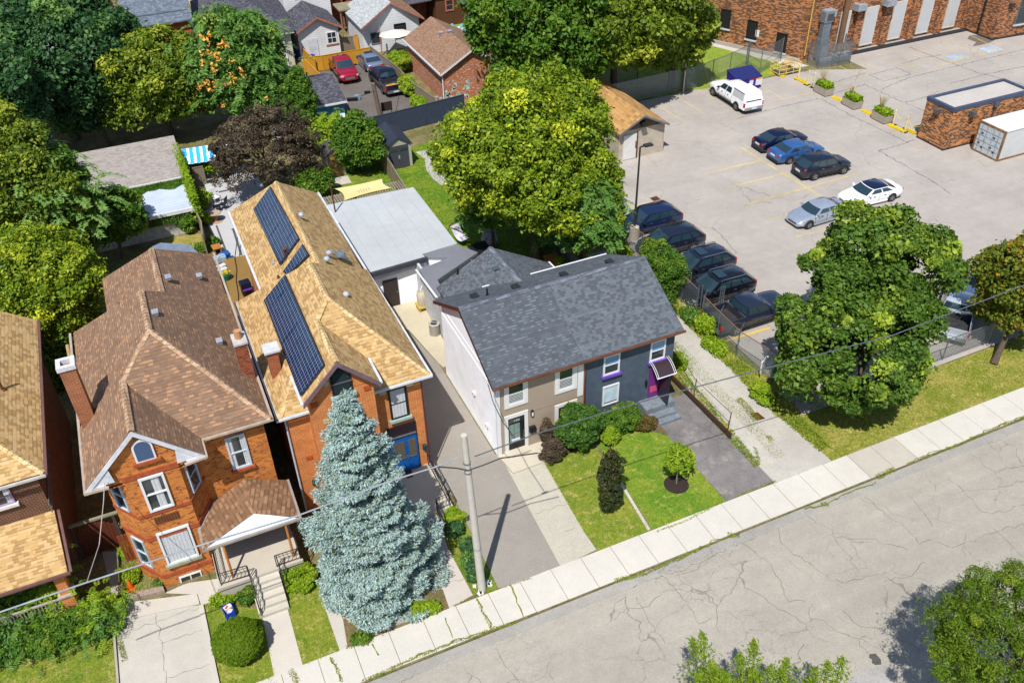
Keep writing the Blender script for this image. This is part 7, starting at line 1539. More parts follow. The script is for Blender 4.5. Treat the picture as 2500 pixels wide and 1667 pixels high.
# ---- left edge
c = at(D(25,400), 8.0); tree('olive green tree at the left edge beside the taupe roofed garage', (c[0]-.5,c[1],7.6), (4.1,4.0,5.2), L_OLIVE, n=60000, leaf=.13, nclump=160, rc=.82, seed=14, rt=.3)
c = at(D(130,455), 6.0); tree('tree of heaven with long pale fronds in front of the left edge tree', (c[0],c[1],5.8), (2.5,2.7,4.2), L_MID, n=24000, leaf=.14, nclump=56, rc=.85, seed=15, rt=.2, extra=fr_extra(leafmat(C(104,150,64), C(140,176,90), C(176,196,110), 'pale_fronds'),1.7,240,20,.19))
c = at(D(245,500), 3.2); tree('dark green shrubby tree shading the yard behind the brown roof', (c[0],c[1],3.0), (2.6,2.4,2.6), L_MID, n=16000, leaf=.13, nclump=40, rc=.8, seed=16, rt=.14)
c = at(D(95,665), 5.5); tree('bright yellow green tree beside the brown hip roof at the left edge', (c[0],c[1],5.2), (3.7,3.9,3.9), L_YEL, n=66000, leaf=.105, nclump=170, rc=.68, seed=17, rt=.22)
c = at(D(130,790), 3); tree('low green tree between the leftmost house and the brown roofed house', (c[0],c[1],2.4), (1.6,3.6,2.4), L_MID, n=14000, leaf=.11, nclump=36, rc=.8, seed=18, rt=.12)
# ---- middle back gardens
c = at(D(615,350), 3.6); tree('purple leaved plum tree behind the tan roof', (c[0],c[1],3.7), (4.5,3.0,3.4), L_PURP, n=38000, leaf=.085, nclump=170, rc=.5, seed=19, rt=.18, aspect=.5)
c = at(D(690,245), 3.6); tree('narrow upright green tree in front of the blue and white garage', (c[0],c[1],3.6), (1.35,1.35,3.6), L_MID, n=20000, leaf=.12, nclump=48, rc=.62, seed=20, rt=.1, low=-.9)
c = at(D(822,325), 2.6); tree('rounded green tree behind the small shed', (c[0],c[1],2.6), (2.3,2.0,2.5), L_MID, n=22000, leaf=.12, nclump=50, rc=.75, seed=21, rt=.12, low=-.8)
c = at(D(745,300), 1.8); tree('leafy lime green shrub between the upright tree and the small shed', (c[0],c[1],1.6), (2.4,1.6,1.5), L_LIME, n=12000, leaf=.12, nclump=34, rc=.65, seed=22, rt=.08, cat='shrub', name='shrub', extra=fr_extra(L_LIME,.9,90,10,.13), low=-.9)
c = at(D(715,425), 1.4); tree('dark glossy shrub against the back right corner of the tan roof', (c[0]+.2,c[1]+.6,1.3), (1.7,1.3,1.2), L_MID, n=14000, leaf=.10, nclump=30, rc=.55, seed=23, rt=.06, cat='shrub', name='shrub', low=-.9)
# ---- big trees at the top
for i, (px, z, rad, m, nn, lb) in enumerate(((D(1420,0), 9.0, (8.0,6.4,6.0), L_OLIVE, 90000, 'largest tree at the top, right of centre, olive green'),
        (D(1275,40), 8.5, (7.2,6.5,6.3), L_MID, 46000, 'dark green tree left of the largest olive tree at the top'),
        (D(1165,60), 4.5, (3.6,5.0,4.2), L_AIL, 16000, 'green tree of heaven by the orange safety netting'),
        (D(1555,55), 6.0, (3.8,3.4,4.3), L_OLIVE, 26000, 'tree beside the brick school lawn behind the utility pole'),
        (D(1275,130), 3.4, (3.2,2.2,2.9), L_MID, 16000, 'low dark tree above the tan patched garage roof'))):
    c = at(px, z); tree(lb, (c[0],c[1],z*.95), rad, m, low=-.85, n=nn, leaf=.2, nclump=int(nn/260), rc=1.0, seed=30+i, rt=.35, extra=fr_extra(L_AIL,1.5,160,12,.2) if m is L_AIL else None)
c = at(D(1235,95), 2.0)
# ---- lot edge
c = at(D(1528,610), 2.0); tree('feathery green bush growing on the fence by the parked cars', (c[0]-.2,c[1],1.9), (1.5,2.3,1.9), L_MID, n=24000, leaf=.085, nclump=52, rc=.55, seed=41, rt=.07, cat='bush', name='bush', low=-.9, aspect=.35)
c = at(D(1510,690), 1.2); tree('dark weedy bush below the feathery one beside the grey roof', (c[0]-.1,c[1],1.1), (1.0,1.8,1.1), L_DARK, n=11000, leaf=.08, nclump=32, rc=.45, seed=42, rt=.05, cat='bush', name='bush', low=-.9)
b0 = G(m5(430,280)); t = T('tree_of_heaven_sapling', 'young tree of heaven with palm like fronds at the shaded lot corner', 'sapling', b0); rng = np.random.default_rng(5)
fronds(t, 'fronds', [np.array((b0[0],b0[1],.8+.16*i)) for i in range(9)]+[np.array((b0[0]+.3,b0[1]+.2,1.2))]*4, 1.25, leafmat(C(84,136,60), C(116,160,84), C(150,190,70), 'sapling_fronds'), rng, 18, .13, .3, .6); MB().tube([b0,(b0[0],b0[1],2.2)], .03, 6).build('stem', BARK, t)
# ---- near side of the road, bottom edge
for (pts, sz, lb, sd_, nn) in (((m8(2120,890),3.6,(3.6,3.1,2.6)), .085, 'honey locust crown with feathery leaves at the bottom right corner', 51, 52000),):
    pass
c = G(m8(2140,900), 5.0)
tree('feathery honey locust crown over the road at the bottom right corner', (c[0]+.6,c[1]-.3,4.9), (3.3,2.7,2.2), leafmat(C(84,116,20), C(122,150,34), C(160,176,52), 'locust_leaves', .3), base=(c[0]+1.2,c[1]-3.2,-.1), n=56000, leaf=.058, nclump=190, rc=.42, seed=52, rt=.14, aspect=.3, low=-.9, hollow=.3)
LOC = leafmat(C(110,140,24), C(150,172,40), C(190,196,70), 'young_locust_leaves', .35)
t = T('locust_sprays', 'upright young locust shoots poking in at the bottom edge', 'tree', (G(m8(700,1300),2)[0],G(m8(700,1300),2)[1],-.1)); rng = np.random.default_rng(53)
Ps = []; Ns = []; st = MB()
base = np.array([G(m8(750,1500),0)[0], G(m8(750,1500),0)[1], 0.0])
for (x, y, n_) in ((505,890,9),(450,920,6),(800,930,9),(720,1010,7),(990,1040,8),(900,1080,6),(1310,1030,7),(1230,1060,6),(1150,1090,5),(560,1060,9),(600,1100,8),(1130,1150,4),(480,1130,8),(790,1100,8),(960,1100,6),(640,1130,8)):
    tip = np.array(G(m8(x,y), 6.2)); root = np.array(G(m8(x*.8+160, 1400), 3.2))
    d = root-tip
    st.tube([tuple(tip),tuple(tip+d*.5),tuple(root),tuple(base)], [.008,.02,.03,.05], 5)
    for k in range(n_*60):
        f = rng.random()**1.2*.55; w_ = .05+.42*min(1,f*3.0); p = tip+d*f+rng.normal(size=3)*w_*np.array([.6,.6,.5]); Ps.append(p); Ns.append(rng.normal(size=3)*.6+np.array([0,-.2,.9]))
leaf_mesh('leaves', np.array(Ps), unit(np.array(Ns)), .062, .36, LOC, t, None, rng); st.build('shoots', BARK, t)
# ---- blue spruce
def spruce(label, base, H, Rb, seed):
    rng = np.random.default_rng(seed); t = T('blue_spruce', label, 'spruce tree', base)
    MB().tube([base,(base[0],base[1],base[2]+H*.97)], [.2,.02], 8).build('trunk', BARK, t)
    Ps=[];Ns=[];Ds=[];Tn=[];Pi=[];Ni=[];Di=[]; br = MB(); z = .45; lev = 0
    while z < H-.15:
        f = 1-z/H; r = Rb*(f**.68)*(1+.06*math.sin(lev*1.7)); nb = int(6+10*f); a0 = rng.random()*6.28
        for k in range(nb):
            az = a0+2*math.pi*k/nb+rng.normal()*.09; L = r*(rng.uniform(.72,1.10)+.10*math.sin(az*3+z*1.1)+(.12 if rng.random() < .12 else 0)); dh = np.array([math.cos(az),math.sin(az),0]); sd_ = np.array([-dh[1],dh[0],0])
            zt = z+rng.normal()*.06; rise = .10+.5*(1-f)
            pt = lambda s: np.array([base[0],base[1],base[2]+zt])+dh*L*s+np.array([0,0,L*(rise*s-.42*s*(1-s)*1.2*f-.12*f*s)])
            br.tube([tuple(pt(0)),tuple(pt(.5)),tuple(pt(.95))], [.035,.02,.006], 4, False)
            nt_ = int(max(4, L*13))
            for j in range(nt_):
                s = .30+.72*(j+.5)/nt_; w_ = (1-s*.72)*L*.40+.10
                for q in range(-3,4):
                    if abs(q)*.33 > 1.0: continue
                    off = sd_*q/3*w_; p = pt(s)+off-dh*abs(q)/3*w_*.45+np.array([0,0,-.05*abs(q)*f]); m = 7
                    for _ in range(m):
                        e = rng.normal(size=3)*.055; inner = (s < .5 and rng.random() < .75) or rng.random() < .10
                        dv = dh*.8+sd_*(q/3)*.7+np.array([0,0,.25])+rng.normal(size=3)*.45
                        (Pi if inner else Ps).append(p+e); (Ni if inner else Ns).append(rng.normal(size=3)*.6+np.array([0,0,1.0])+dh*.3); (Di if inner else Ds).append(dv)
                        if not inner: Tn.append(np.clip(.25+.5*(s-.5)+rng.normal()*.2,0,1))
        z += .30+.14*f; lev += 1
    leaf_mesh('needles', np.array(Ps), unit(np.array(Ns)), .068, .30, L_SPR, t, np.array(Tn), rng, dirv=np.array(Ds), fold=.1)
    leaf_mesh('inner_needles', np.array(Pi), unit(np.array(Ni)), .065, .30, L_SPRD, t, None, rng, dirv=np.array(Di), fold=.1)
    br.build('branches', BARK, t); return t
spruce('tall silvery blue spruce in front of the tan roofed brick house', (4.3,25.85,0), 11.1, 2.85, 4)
# ---- front garden plants
def bush(label, c, rad, mat, n, leaf, nclump, rc, seed, name='bush', cat='bush', aspect=.6, **k):
    return tree(label, c, rad, mat, n=n, leaf=leaf, nclump=nclump, rc=rc, seed=seed, rt=.03, low=-.95, cat=cat, name=name, aspect=aspect, **k)
bush('large round glossy green shrub in front of the beige wall', (16.35,29.7,1.4), (1.22,1.0,1.4), leafmat(C(52,96,28), C(84,124,40), C(120,150,56), 'glossy_leaves'), 30000, .062, 130, .28, 61, hollow=.75)
bush('round purple barberry beside the black door', (14.75,29.45,.65), (.72,.62,.68), L_PURP, 15000, .036, 60, .2, 62)
bush('small dark purple bush rising behind the round barberry', (14.8,30.35,1.05), (.42,.3,.95), L_PURP, 6000, .04, 30, .18, 63)
bush('spreading rose bush below the slate painted wall', (18.9,29.7,.85), (1.35,.75,.9), L_MID, 13000, .045, 60, .24, 64)
bush('yellow green bush between the round shrub and the rose', (18.0,29.2,.6), (.55,.6,.6), L_LIME, 5000, .045, 28, .2, 65)
bush('reddish low bush near the steps below the purple door', (20.1,29.3,.45), (.75,.5,.45), leafmat(C(90,90,40), C(130,110,50), C(180,100,60), 'reddish_leaves'), 5000, .04, 28, .18, 66)
b0 = G(m3(1212,1425)); bush('narrow dark copper tree standing on the front lawn', (b0[0]-.05,b0[1]+.05,2.2), (.6,.55,2.2), leafmat(C(38,50,20), C(64,76,34), C(112,92,48), 'copper_dark_leaves', .12), 15000, .052, 80, .25, 67, name='columnar_tree', cat='tree')
b0 = G(m3(1728,1200)); tree('young lime green tree in a round ring of dark mulch', (b0[0]+.05,b0[1]+.1,1.65), (.82,.8,.85), L_LIME, base=(b0[0],b0[1],0), n=3600, leaf=.058, nclump=32, rc=.26, seed=68, rt=.03, cat='sapling', name='sapling', barkm=BARKG, low=-.7)
mc = MB().lathe((b0[0],b0[1],.0), [(.62,.015),(.6,.05),(.1,.09)], 24); tag(mc.build('mulch_ring', plain(C(58,46,42), .95, var=.5, sc=14, name='dark_mulch')), 'round ring of dark mulch on the green lawn', 'mulch')
c0 = (-1.98,24.85,.82); rng = np.random.default_rng(70); t = T('globe_cedar', 'dense green globe cedar bush on the small front lawn', 'bush', (c0[0],c0[1],0))
n = 60000; d = unit(rng.normal(size=(n,3))); d = d[d[:,2] > -.75]; 
lump = 1+.05*np.sin(d[:,0]*9+d[:,1]*5)*np.sin(d[:,2]*11+d[:,1]*7)+.035*np.sin(d[:,0]*23+3*d[:,1])*np.sin(d[:,1]*21+d[:,2]*17)
P_ = np.array(c0)+d*np.array([1.05,1.0,.88])*(lump*rng.uniform(.93,1.0,len(d)))[:,None]; leaf_mesh('foliage', P_, unit(d+rng.normal(size=d.shape)*.8), .034, .5, L_CEDAR, t, np.clip(rng.normal(.3,.2,len(d)),0,1), rng, dirv=d+np.array([0,0,.4])); MB().lathe((c0[0],c0[1],0), [(.1,0),(.6,.3),(.92,.8),(.6,1.35),(.05,1.55)], 16).build('inner_stems', plain(C(50,62,18), .95, name='inner_green'), t)
# hedge mass at the lower left
for i, (x, y, rad, z, m, lb) in enumerate(((60,960,(1.3,1.0,.9),.8,L_MID,'leafy green bush at the left edge below the wire'),(250,980,(1.2,1.0,.9),.8,L_AIL,'leafy bush in front of the leftmost porch railing'),(60,1250,(1.3,1.1,.8),.7,L_AIL,'dark green bush at the left edge above the corner lawn'),
        (330,1230,(1.2,.9,.7),.6,L_MID,'broad weedy bush below the leftmost porch pier'),(560,1130,(1.2,.9,.75),.7,L_MID,'tangle of green stems right of the porch pier'),(750,1020,(1.1,.95,.6),.5,L_LIME,'bright green goldenrod clump beside the side path'),(430,880,(.7,.6,1.1),1.3,L_LIME,'climbing shrub around the brick porch pier'),(790,1130,(.8,.6,.45),.4,L_AIL,'green weeds spilling onto the edge of the parking pad'))):
    p = G(m6(x,y), z); bush(lb, p, rad, m, 11000, .06, 44, .3, 80+i, extra=fr_extra(m,.55,50,9,.08))
# bed and strip plants
for i, (k, x, y, rad, z, m, lb, nn) in enumerate(((m7,430,760,(.8,.9,.5),.4,L_LIME,'leafy lily clump right of the concrete steps',9000),(m7,330,720,(.5,.6,.4),.35,L_AIL,'dark strappy plants along the step wall',5000),(m6,1900,900,(.55,.4,.35),.3,L_MID,'small green bush left of the concrete steps',5000),(m6,1700,930,(.6,.35,.25),.2,L_LIME,'low green plants at the top of the globe bush bed',4000),
        (m7,1370,1010,(.75,.4,.3),.2,L_LIME,'variegated hosta clump at the right foot of the spruce',5000),(m7,1600,300,(.55,.6,.4),.3,L_LIME,'golden grass clump at the end of the driveway plant strip',6000),(m7,1600,380,(.42,.5,.35),.3,L_BLUE,'blue green lavender clump in the driveway strip, upper one',5000),(m7,1690,520,(.42,.5,.35),.3,L_BLUE,'blue green lavender clump in the driveway strip, middle one',5000),(m7,1720,640,(.42,.6,.35),.3,L_BLUE,'blue green lavender clump in the driveway strip, lower one',5000),(m7,1745,750,(.3,.35,.3),.25,L_BLUE,'small lavender clump nearest the concrete pole',3000),
        (m7,900,1210,(.6,.35,.2),.15,L_MID,'weeds on the pavement edge left of the spruce foot',4000),(m6,1010,750,(.35,.5,.25),.2,L_LIME,'low weeds beside the traffic cone',3500),(m6,960,560,(.25,.5,.3),.25,L_LIME,'weeds against the brown roofed house wall',3000),(m6,1220,805,(.16,.15,.15),.12,L_MID,'single green tuft at the bay window corner',1200),(m6,930,930,(.3,.25,.2),.15,L_MID,'green weeds at the end of the stone edging',1800),
        (k8,700,1230,(.55,.9,.7),.6,L_LIME,'bright sumac clump against the chain link fence',7000),(k8,590,1150,(.7,1.0,.35),.3,L_MID,'weeds with tiny white flowers by the grey roof corner',6000),(k8,760,1400,(.5,1.1,.3),.2,L_LIME,'long strip of green weeds below the sumac',6000),(m5,190,180,(.6,.9,.55),.4,L_LIME,'dense bright creeper patch at the lot corner',8000),(m3,1740,260,(.45,.8,.5),.4,L_LIME,'green weeds between the low fence and slate wall',5000),
        (k8,60,680,(.6,.8,.4),.3,L_LIME,'yellow green bush left of the lamp post base',5000),(k7,1290,640,(.9,.9,.8),.9,L_LIME,'bright leafy shrub behind the grey garden fence',9000),(k7,1160,750,(.3,.3,.3),.6,L_LIME,'small green potted plant on the sunlit wooden deck',1500),(k7,1600,620,(.7,.6,.35),.3,L_LIME,'weeds at the foot of the fence near the lamp post',5000),(k2,1240,650,(.7,2.0,.9),.9,L_LIME,'green vine growing on the grey fence beside the dark blue pickup',12000),(k2,1180,460,(1.3,1.4,1.0),1.2,L_LIME,'bright grape vine arbour in front of the cream umbrella',14000),(k2,1330,780,(.9,1.4,.5),.4,L_LIME,'weeds between the rear asphalt and mural garage',8000),
        (k5,1440,440,(.75,.8,.8),.8,L_MID,'leafy bush growing beside the peeling white wall',9000),(k5,1560,640,(.5,.35,.4),.3,L_MID,'small shrub at the corner of the dry yard',3000),(k5,1545,260,(.5,1.3,.8),.6,L_LIME,'yellow green climber on the patio fence',7000),(k5,1630,600,(.35,.35,.3),.25,L_MID,'small round plant beside the patio paving',2200),(k5,1570,420,(.3,.5,.5),.35,L_LIME,'yellow leaved plant beside the cable spool table',3000),(k2,820,1290,(.45,.45,.4),.3,L_MID,'round green shrub right of the small shed',3500),
        (k2,1790,160,(1.6,2.0,1.5),1.2,L_AIL,'leafy shrub against the brown house corner',8000),(k3,600,620,(1.9,1.6,2.4),2.0,L_LIME,'light green bush left of the tan patched roof',14000),(k7,540,950,(.0,.0,.0),0,None,'',0))):
    if m is None: continue
    p = G(k(x,y), z); bush(lb, (p[0],p[1],z), rad, m, nn, .055 if k in (m3,m5,m6,m7) else .075 if k in (k8,k7) else .10, 26, .25 if k in (m3,m5,m6,m7) else .35, 100+i)
# ivy on the lean-to
rng = np.random.default_rng(77); t = T('ivy', 'dark green ivy hanging along the eave of the taupe roof over the white lean-to', 'ivy', (0,64.9,0)); n = 16000
x = rng.uniform(-4.5,2.2,n); f = rng.random(n)**1.6; drop = (.25+.9*np.abs(np.sin(x*1.3+1))*np.abs(np.sin(x*.7)))*1.0
P_ = np.stack([x, 64.85-f*drop*1.1, 2.55-f*.45+rng.random(n)*.1+.05], 1); leaf_mesh('leaves', P_, unit(rng.normal(size=P_.shape)*.5+np.array([0,-.4,.9])), .09, .6, L_MID, t, None, rng)
n = 9000; P_ = np.stack([2.05+rng.normal(size=n)*.15, rng.uniform(61.2,71,n), 0*x[:n]+rng.uniform(1.2,3.0,n)], 1); leaf_mesh('leaves', P_, unit(rng.normal(size=P_.shape)*.5+np.array([.5,-.4,.7])), .09, .6, L_LIME, t, None, rng)
n = 5000; P_ = np.stack([rng.uniform(-1.5,1.6,n), 61.55+rng.normal(size=n)*.08, rng.uniform(1.1,1.85,n)], 1); leaf_mesh('leaves', P_, unit(rng.normal(size=P_.shape)*.5+np.array([0,-.9,.5])), .07, .6, L_MID, t, None, rng)
tag_ = T('ivy', 'bright green ivy along the top of the blue striped awning fence', 'ivy', (4,66,0)); n = 7000
A = G(k1(1420,1270),1.2); B = G(k1(1660,1250),1.2); u = rng.random(n); P_ = np.stack([A[0]+(B[0]-A[0])*u, A[1]+(B[1]-A[1])*u+rng.normal(size=n)*.3, 1.1+rng.normal(size=n)*.2],1); leaf_mesh('leaves', P_, unit(rng.normal(size=P_.shape)*.5+np.array([0,-.3,.9])), .1, .6, L_LIME, tag_, None, rng)
# planter plants
for i, (t_, cx, cy) in enumerate(PLANT):
    rng = np.random.default_rng(200+i); n = 1600; P_ = np.stack([cx+rng.uniform(-.42,.42,n), cy+rng.uniform(-.75,.75,n), .75+rng.random(n)*.4],1); p = T('planter_plants', ('leafy plants and tall feathery grass growing in the planter nearest the platform','leafy plants growing in the middle planter','leafy plants growing in the planter nearest the hut')[i], 'plants', (cx,cy,.7), group='plants in the concrete planters')
    leaf_mesh('leaves', P_, unit(rng.normal(size=P_.shape)*.5+np.array([0,-.2,.9])), .11, .6, L_LIME, p, None, rng)
    g_ = MB()
    for k in range(26): a = rng.normal()*.25; b_ = rng.normal()*.25; g_.tube([(cx,cy+.3,.7),(cx+a*.4,cy+.3+b_*.4,1.3),(cx+a,cy+.3+b_,1.75+.5*rng.random()*(i != 1))], .012, 3, False)
    g_.build('grass_plume', plain(C(190,170,110), .9, name='dry_plume'), p)
# ---- ground cover: grass blades and weeds nobody could count
def blades(name, polys, dens, h, mat, seed, wid=.22, z=.0):
    rng = np.random.default_rng(seed); allP = []; 
    for poly in polys:
        P2 = np.array(poly); lo = P2.min(0); hi = P2.max(0); n = int((hi-lo).prod()*dens); q = rng.uniform(lo, hi, (n,2)); ins = np.zeros(n, bool); j = len(P2)-1
        for i in range(len(P2)):
            xi, yi = P2[i]; xj, yj = P2[j]; c_ = ((yi > q[:,1]) != (yj > q[:,1])) & (q[:,0] < (xj-xi)*(q[:,1]-yi)/(yj-yi+1e-12)+xi); ins ^= c_; j = i
        allP.append(q[ins])
    q = np.concatenate(allP); n = len(q); hh = h*rng.uniform(.4,1.3,(n,1)); P_ = np.concatenate([q, z+hh*.6], 1); dv = np.stack([rng.normal(size=n)*.6, rng.normal(size=n)*.6, np.ones(n)],1)
    nn = unit(np.cross(dv, rng.normal(size=(n,3)))); nn = nn*np.sign(nn[:,2:3]+1e-6); tone = np.clip(.35+.5*np.sin(q[:,0]*1.7+2*np.sin(q[:,1]))*np.sin(q[:,1]*1.3)+rng.normal(0,.2,n),0,1)
    o = leaf_mesh(name, P_, unit(nn+np.array([0,0,.5])), h*.7, wid, mat, None, tone, rng, dirv=dv, fold=.02); o['kind'] = 'stuff'; return o
LWN = [P(m3(685,1010),m3(800,1000),m3(960,945),m3(1100,905),m3(1262,1135))+[(16.75,23.21),(14.0,23.21)]+P(m3(1020,1560)), P(m3(1112,880),m3(1250,800),m3(1400,755),m3(1605,735),m3(1680,850),m3(1870,1060))+[(21.0,23.21),(16.9,23.21)]+P(m3(1275,1120))]
blades('grass', LWN[1:], 420, .045, leafmat(C(104,138,26), C(140,164,40), C(190,184,84), 'green_blades', .3), 300)
blades('grass', LWN[:1]+[P(m6(870,1190),m6(905,1680),m6(0,1760),m6(-300,1700),m6(-300,1250)), P(m6(1560,960),m6(2000,1000),m6(2110,1500),m6(2130,1600),m6(1690,1620)), P(m7(250,780),m7(545,700),m7(590,935),m7(720,1325),m7(440,1440),m7(320,980))], 420, .05, leafmat(C(116,134,30), C(160,164,52), C(206,184,96), 'yellow_blades', .3), 301)
blades('verge_grass', [[(27.4,23.24),(48,23.24),(48,26.5),(33,26.5),(28.3,26.6),(28.75,29.2),(28.4,36),(28.3,46),(27.8,46),(27.3,36),(27.1,28)]], 260, .075, L_GRASS, 302)
blades('lawn_grass', [[(15.9,66.0),(16.5,55.5),(16.4,46.8),(21,46),(25,50),(27,62),(27.3,67),(24,68.5),(19.5,67.5)]], 90, .09, leafmat(C(84,130,20), C(120,150,34), C(160,170,60), 'lush_blades', .3), 303)
rr = random.Random(9); wp = []
def strip(a, b, w_): 
    a = Vector(a[:2]); b = Vector(b[:2]); d = (b-a).normalized(); n_ = Vector((-d.y,d.x))*w_; return [tuple(a+n_),tuple(b+n_),tuple(b-n_),tuple(a-n_)]
for k, L_, w_ in ((m7,[(890,1555),(1050,1490),(1250,1395),(1600,1255),(1860,1170),(2070,1100)],.07),(m8,[(0,590),(180,545)],.12),(m8,[(190,540),(360,465),(540,385)],.06),(m8,[(650,325),(720,332)],.14),(m5,[(1070,830),(1140,795),(1205,770)],.14),(m5,[(1300,735),(1490,655),(1690,590),(1840,515),(2010,440),(2195,375)],.05),(m7,[(340,1470),(400,1568)],.14),(m7,[(650,1380),(700,1450),(740,1568)],.06),(m7,[(1765,925),(1820,1040),(1880,1160)],.035),(m5,[(0,975),(150,920),(300,865)],.07),(m3,[(1580,1560),(1800,1480),(2090,1330)],.05),(m7,[(1580,985),(1740,905),(1940,850),(2190,765)],.04),(m7,[(770,1300),(980,1240)],.1),(m5,[(230,540),(270,530)],.2),(m5,[(150,400),(60,280),(0,230)],.22),(m5,[(130,600),(170,720)],.08),(m8,[(1190,152),(1228,148)],.12),(m6,[(905,1200),(960,1400)],.12)):
    for a, b in zip(L_[:-1], L_[1:]): wp.append(strip(G(k(*a)), G(k(*b)), w_))
blades('kerb_weeds', wp, 900, .07, leafmat(C(110,130,24), C(150,160,40), C(180,170,70), 'weed_blades', .3), 305)
blades('lane_weeds', [[(24.9,24.5),(25.6,24.5),(25.9,34),(25.2,40),(24.9,40),(25.0,30)],[(24.0,28.5),(24.5,28.3),(25.2,36),(24.6,36)],[(26.9,27),(27.6,27),(28.2,38),(27.6,38)]], 420, .05, leafmat(C(120,130,40), C(160,160,70), C(190,180,110), 'lane_blades', .3), 306)
blades('lane_edge_weeds', [[(27.25,24),(28.0,24),(28.2,30),(28.0,36),(28.2,46),(27.5,46),(27.2,36),(26.95,28)],[(23.6,24.5),(24.0,24.5),(24.6,33),(24.2,38),(23.7,31)]], 420, .13, leafmat(C(100,130,24), C(150,168,40), C(196,196,80), 'tall_weed_blades', .3), 310)
blades('daisies', [P(k8(500,1100),k8(600,1060),k8(640,1230),k8(560,1230))], 90, .05, plain(C(245,245,235), .8, var=.02, name='white_petals'), 307, .6, .45)
blades('yard_weeds', [[(-6,47),(3,47),(2.6,60),(-8,60)],[(8.5,56),(16,58.5),(16,62),(9.5,63)],[(20,45),(28.2,48.5),(30,53),(34,58),(34.5,67),(28,67),(25,50)]], 60, .14, L_MID, 308)
blades('wall_weeds', [P(m6(930,500),m6(1000,520),m6(1080,700),m6(1230,830),m6(960,900),m6(925,800)), P(m3(1700,100),m3(1850,250),m3(1860,500),m3(1900,560),m3(1780,330))], 260, .09, L_LIME, 309)
# far wood beyond the school lawn
c = G(D(1700,-60), 4)
# ================================================================ POLES, WIRES, SMALL THINGS
t = T('concrete_pole', 'tall pale concrete utility pole standing beside the asphalt driveway', 'utility pole', (8.33,23.54,0))
pb = (8.33,23.54,0); ptp = (7.98,23.42,9.55); CP = plain(C(206,200,188), .85, var=.08, name='pole_concrete')
MB().tube([pb, tuple(Vector(pb).lerp(Vector(ptp),.5)), ptp], [.185,.155,.12], 16).build('shaft', CP, t, smooth=True)
lp = lambda f: Vector(pb).lerp(Vector(ptp), f)
for f in (.79,.845): MB().lathe(tuple(lp(f)), [(.15,-.03),(.15,.03)], 14).build('steel_band', STEEL, t)
MB().lathe(tuple(lp(.3)), [(.178,0),(.178,.02)], 14).build('steel_band', STEEL, t)
st = MB(); rr = random.Random(3)
for i in range(14): a = rr.uniform(0,6.28); r_ = rr.uniform(.25,.5); st.obox((pb[0]+r_*math.cos(a),pb[1]+r_*.7*math.sin(a)+.1,.04), (rr.uniform(.08,.2),rr.uniform(.08,.18),.08), rr.uniform(0,3))
tag(st.build('edging_stones', plain(C(235,232,225), .9, name='white_stones')), 'white stones scattered round the foot of the concrete pole', 'stones')
WIRE = plain(C(70,72,76), .5, name='black_cable'); WIREL = plain(C(190,195,200), .4, .4, name='messenger_wire')
att = lp(.845)
def wire(name, pts, r, mat, label, cat='cable'):
    return tag(MB().tube(pts, r, 6).build(name, mat), label, cat)
y0 = att.y-.15
L1 = [onY(q, y0) for q in (D(-60,1432),D(0,1405),D(190,1340),D(480,1245),D(680,1185),D(900,1103),D(1000,1072),D(1055,1050))]
wire('overhead_cable', L1, .030, WIREL, 'bright overhead cable running left from the concrete pole past the spruce')
R1 = [onY(q, y0) for q in (D(1090,1048),D(1235,995),D(1400,944),D(1500,915),D(1750,848),D(2050,770),D(2352,655),D(2420,630))]
wire('overhead_cable', R1, .026, plain(C(110,118,126), .4, .3, name='grey_cable'), 'grey overhead cable running right from the concrete pole over the front lawns')
wire('cable_loop', [onY(q, y0+.02) for q in (D(1000,1071),D(1050,1075),D(1075,1080),D(1110,1068),D(1150,1052),D(1235,1040))], .028, WIRE, 'black slack loop of cable hanging round the concrete pole')
j = onY(m3(500,855), y0); jj = MB(); 
jj.obox(j, (.35,.06,.08)); tag(jj.build('cable_joint', plain(C(225,228,230), .4, name='white_joint')), 'white joint where the house drop leaves the overhead cable', 'cable joint')
wire('service_drop', [j, onY(m3(400,720), 26), onY(m3(330,580), 28.5), onY(m3(285,430), 30.3)], .02, WIRE, 'black drop wire from the cable joint to the grey roof corner')
j = onY(D(200,1335), y0); wire('service_drop', [j, onY(D(228,1250), 26), onY(D(238,1150), 28.5), (onY(D(240,1105), 29.4))], .018, plain(C(205,190,180), .5, name='pale_cable'), 'pale braided drop wire rising to the gutter of the brown roofed house')
# parking lamp
b0 = G((1547,582)); t = T('lamp_post', 'tall dark parking lot lamp post on a round concrete base', 'lamp post', (b0[0],b0[1],0)); h = 9.0
tz = None
top = None
for zz in np.arange(5,12,.05):
    pass
q_ = (1563,360); Y_ = b0[1]; tp_ = onY(q_, Y_); 
MB().lathe((b0[0],b0[1],0), [(.38,0),(.36,.75),(.33,.95),(.2,1.0)], 20).build('concrete_base', plain(C(196,182,160), .85, var=.15, name='base_concrete'), t)
MB().tube([(b0[0],b0[1],1.0),(tp_[0],tp_[1],tp_[2])], [.085,.06], 10).build('shaft', plain(C(62,58,56), .5, name='dark_bronze'), t)
MB().obox((tp_[0]+.3,tp_[1],tp_[2]+.02), (.55,.08,.08)).obox((tp_[0]+.6,tp_[1],tp_[2]+.04), (.6,.36,.12), 0).build('lamp_head', plain(C(60,58,58), .5, name='dark_bronze'), t)
b1 = (b0[0]-.15,b0[1],0)
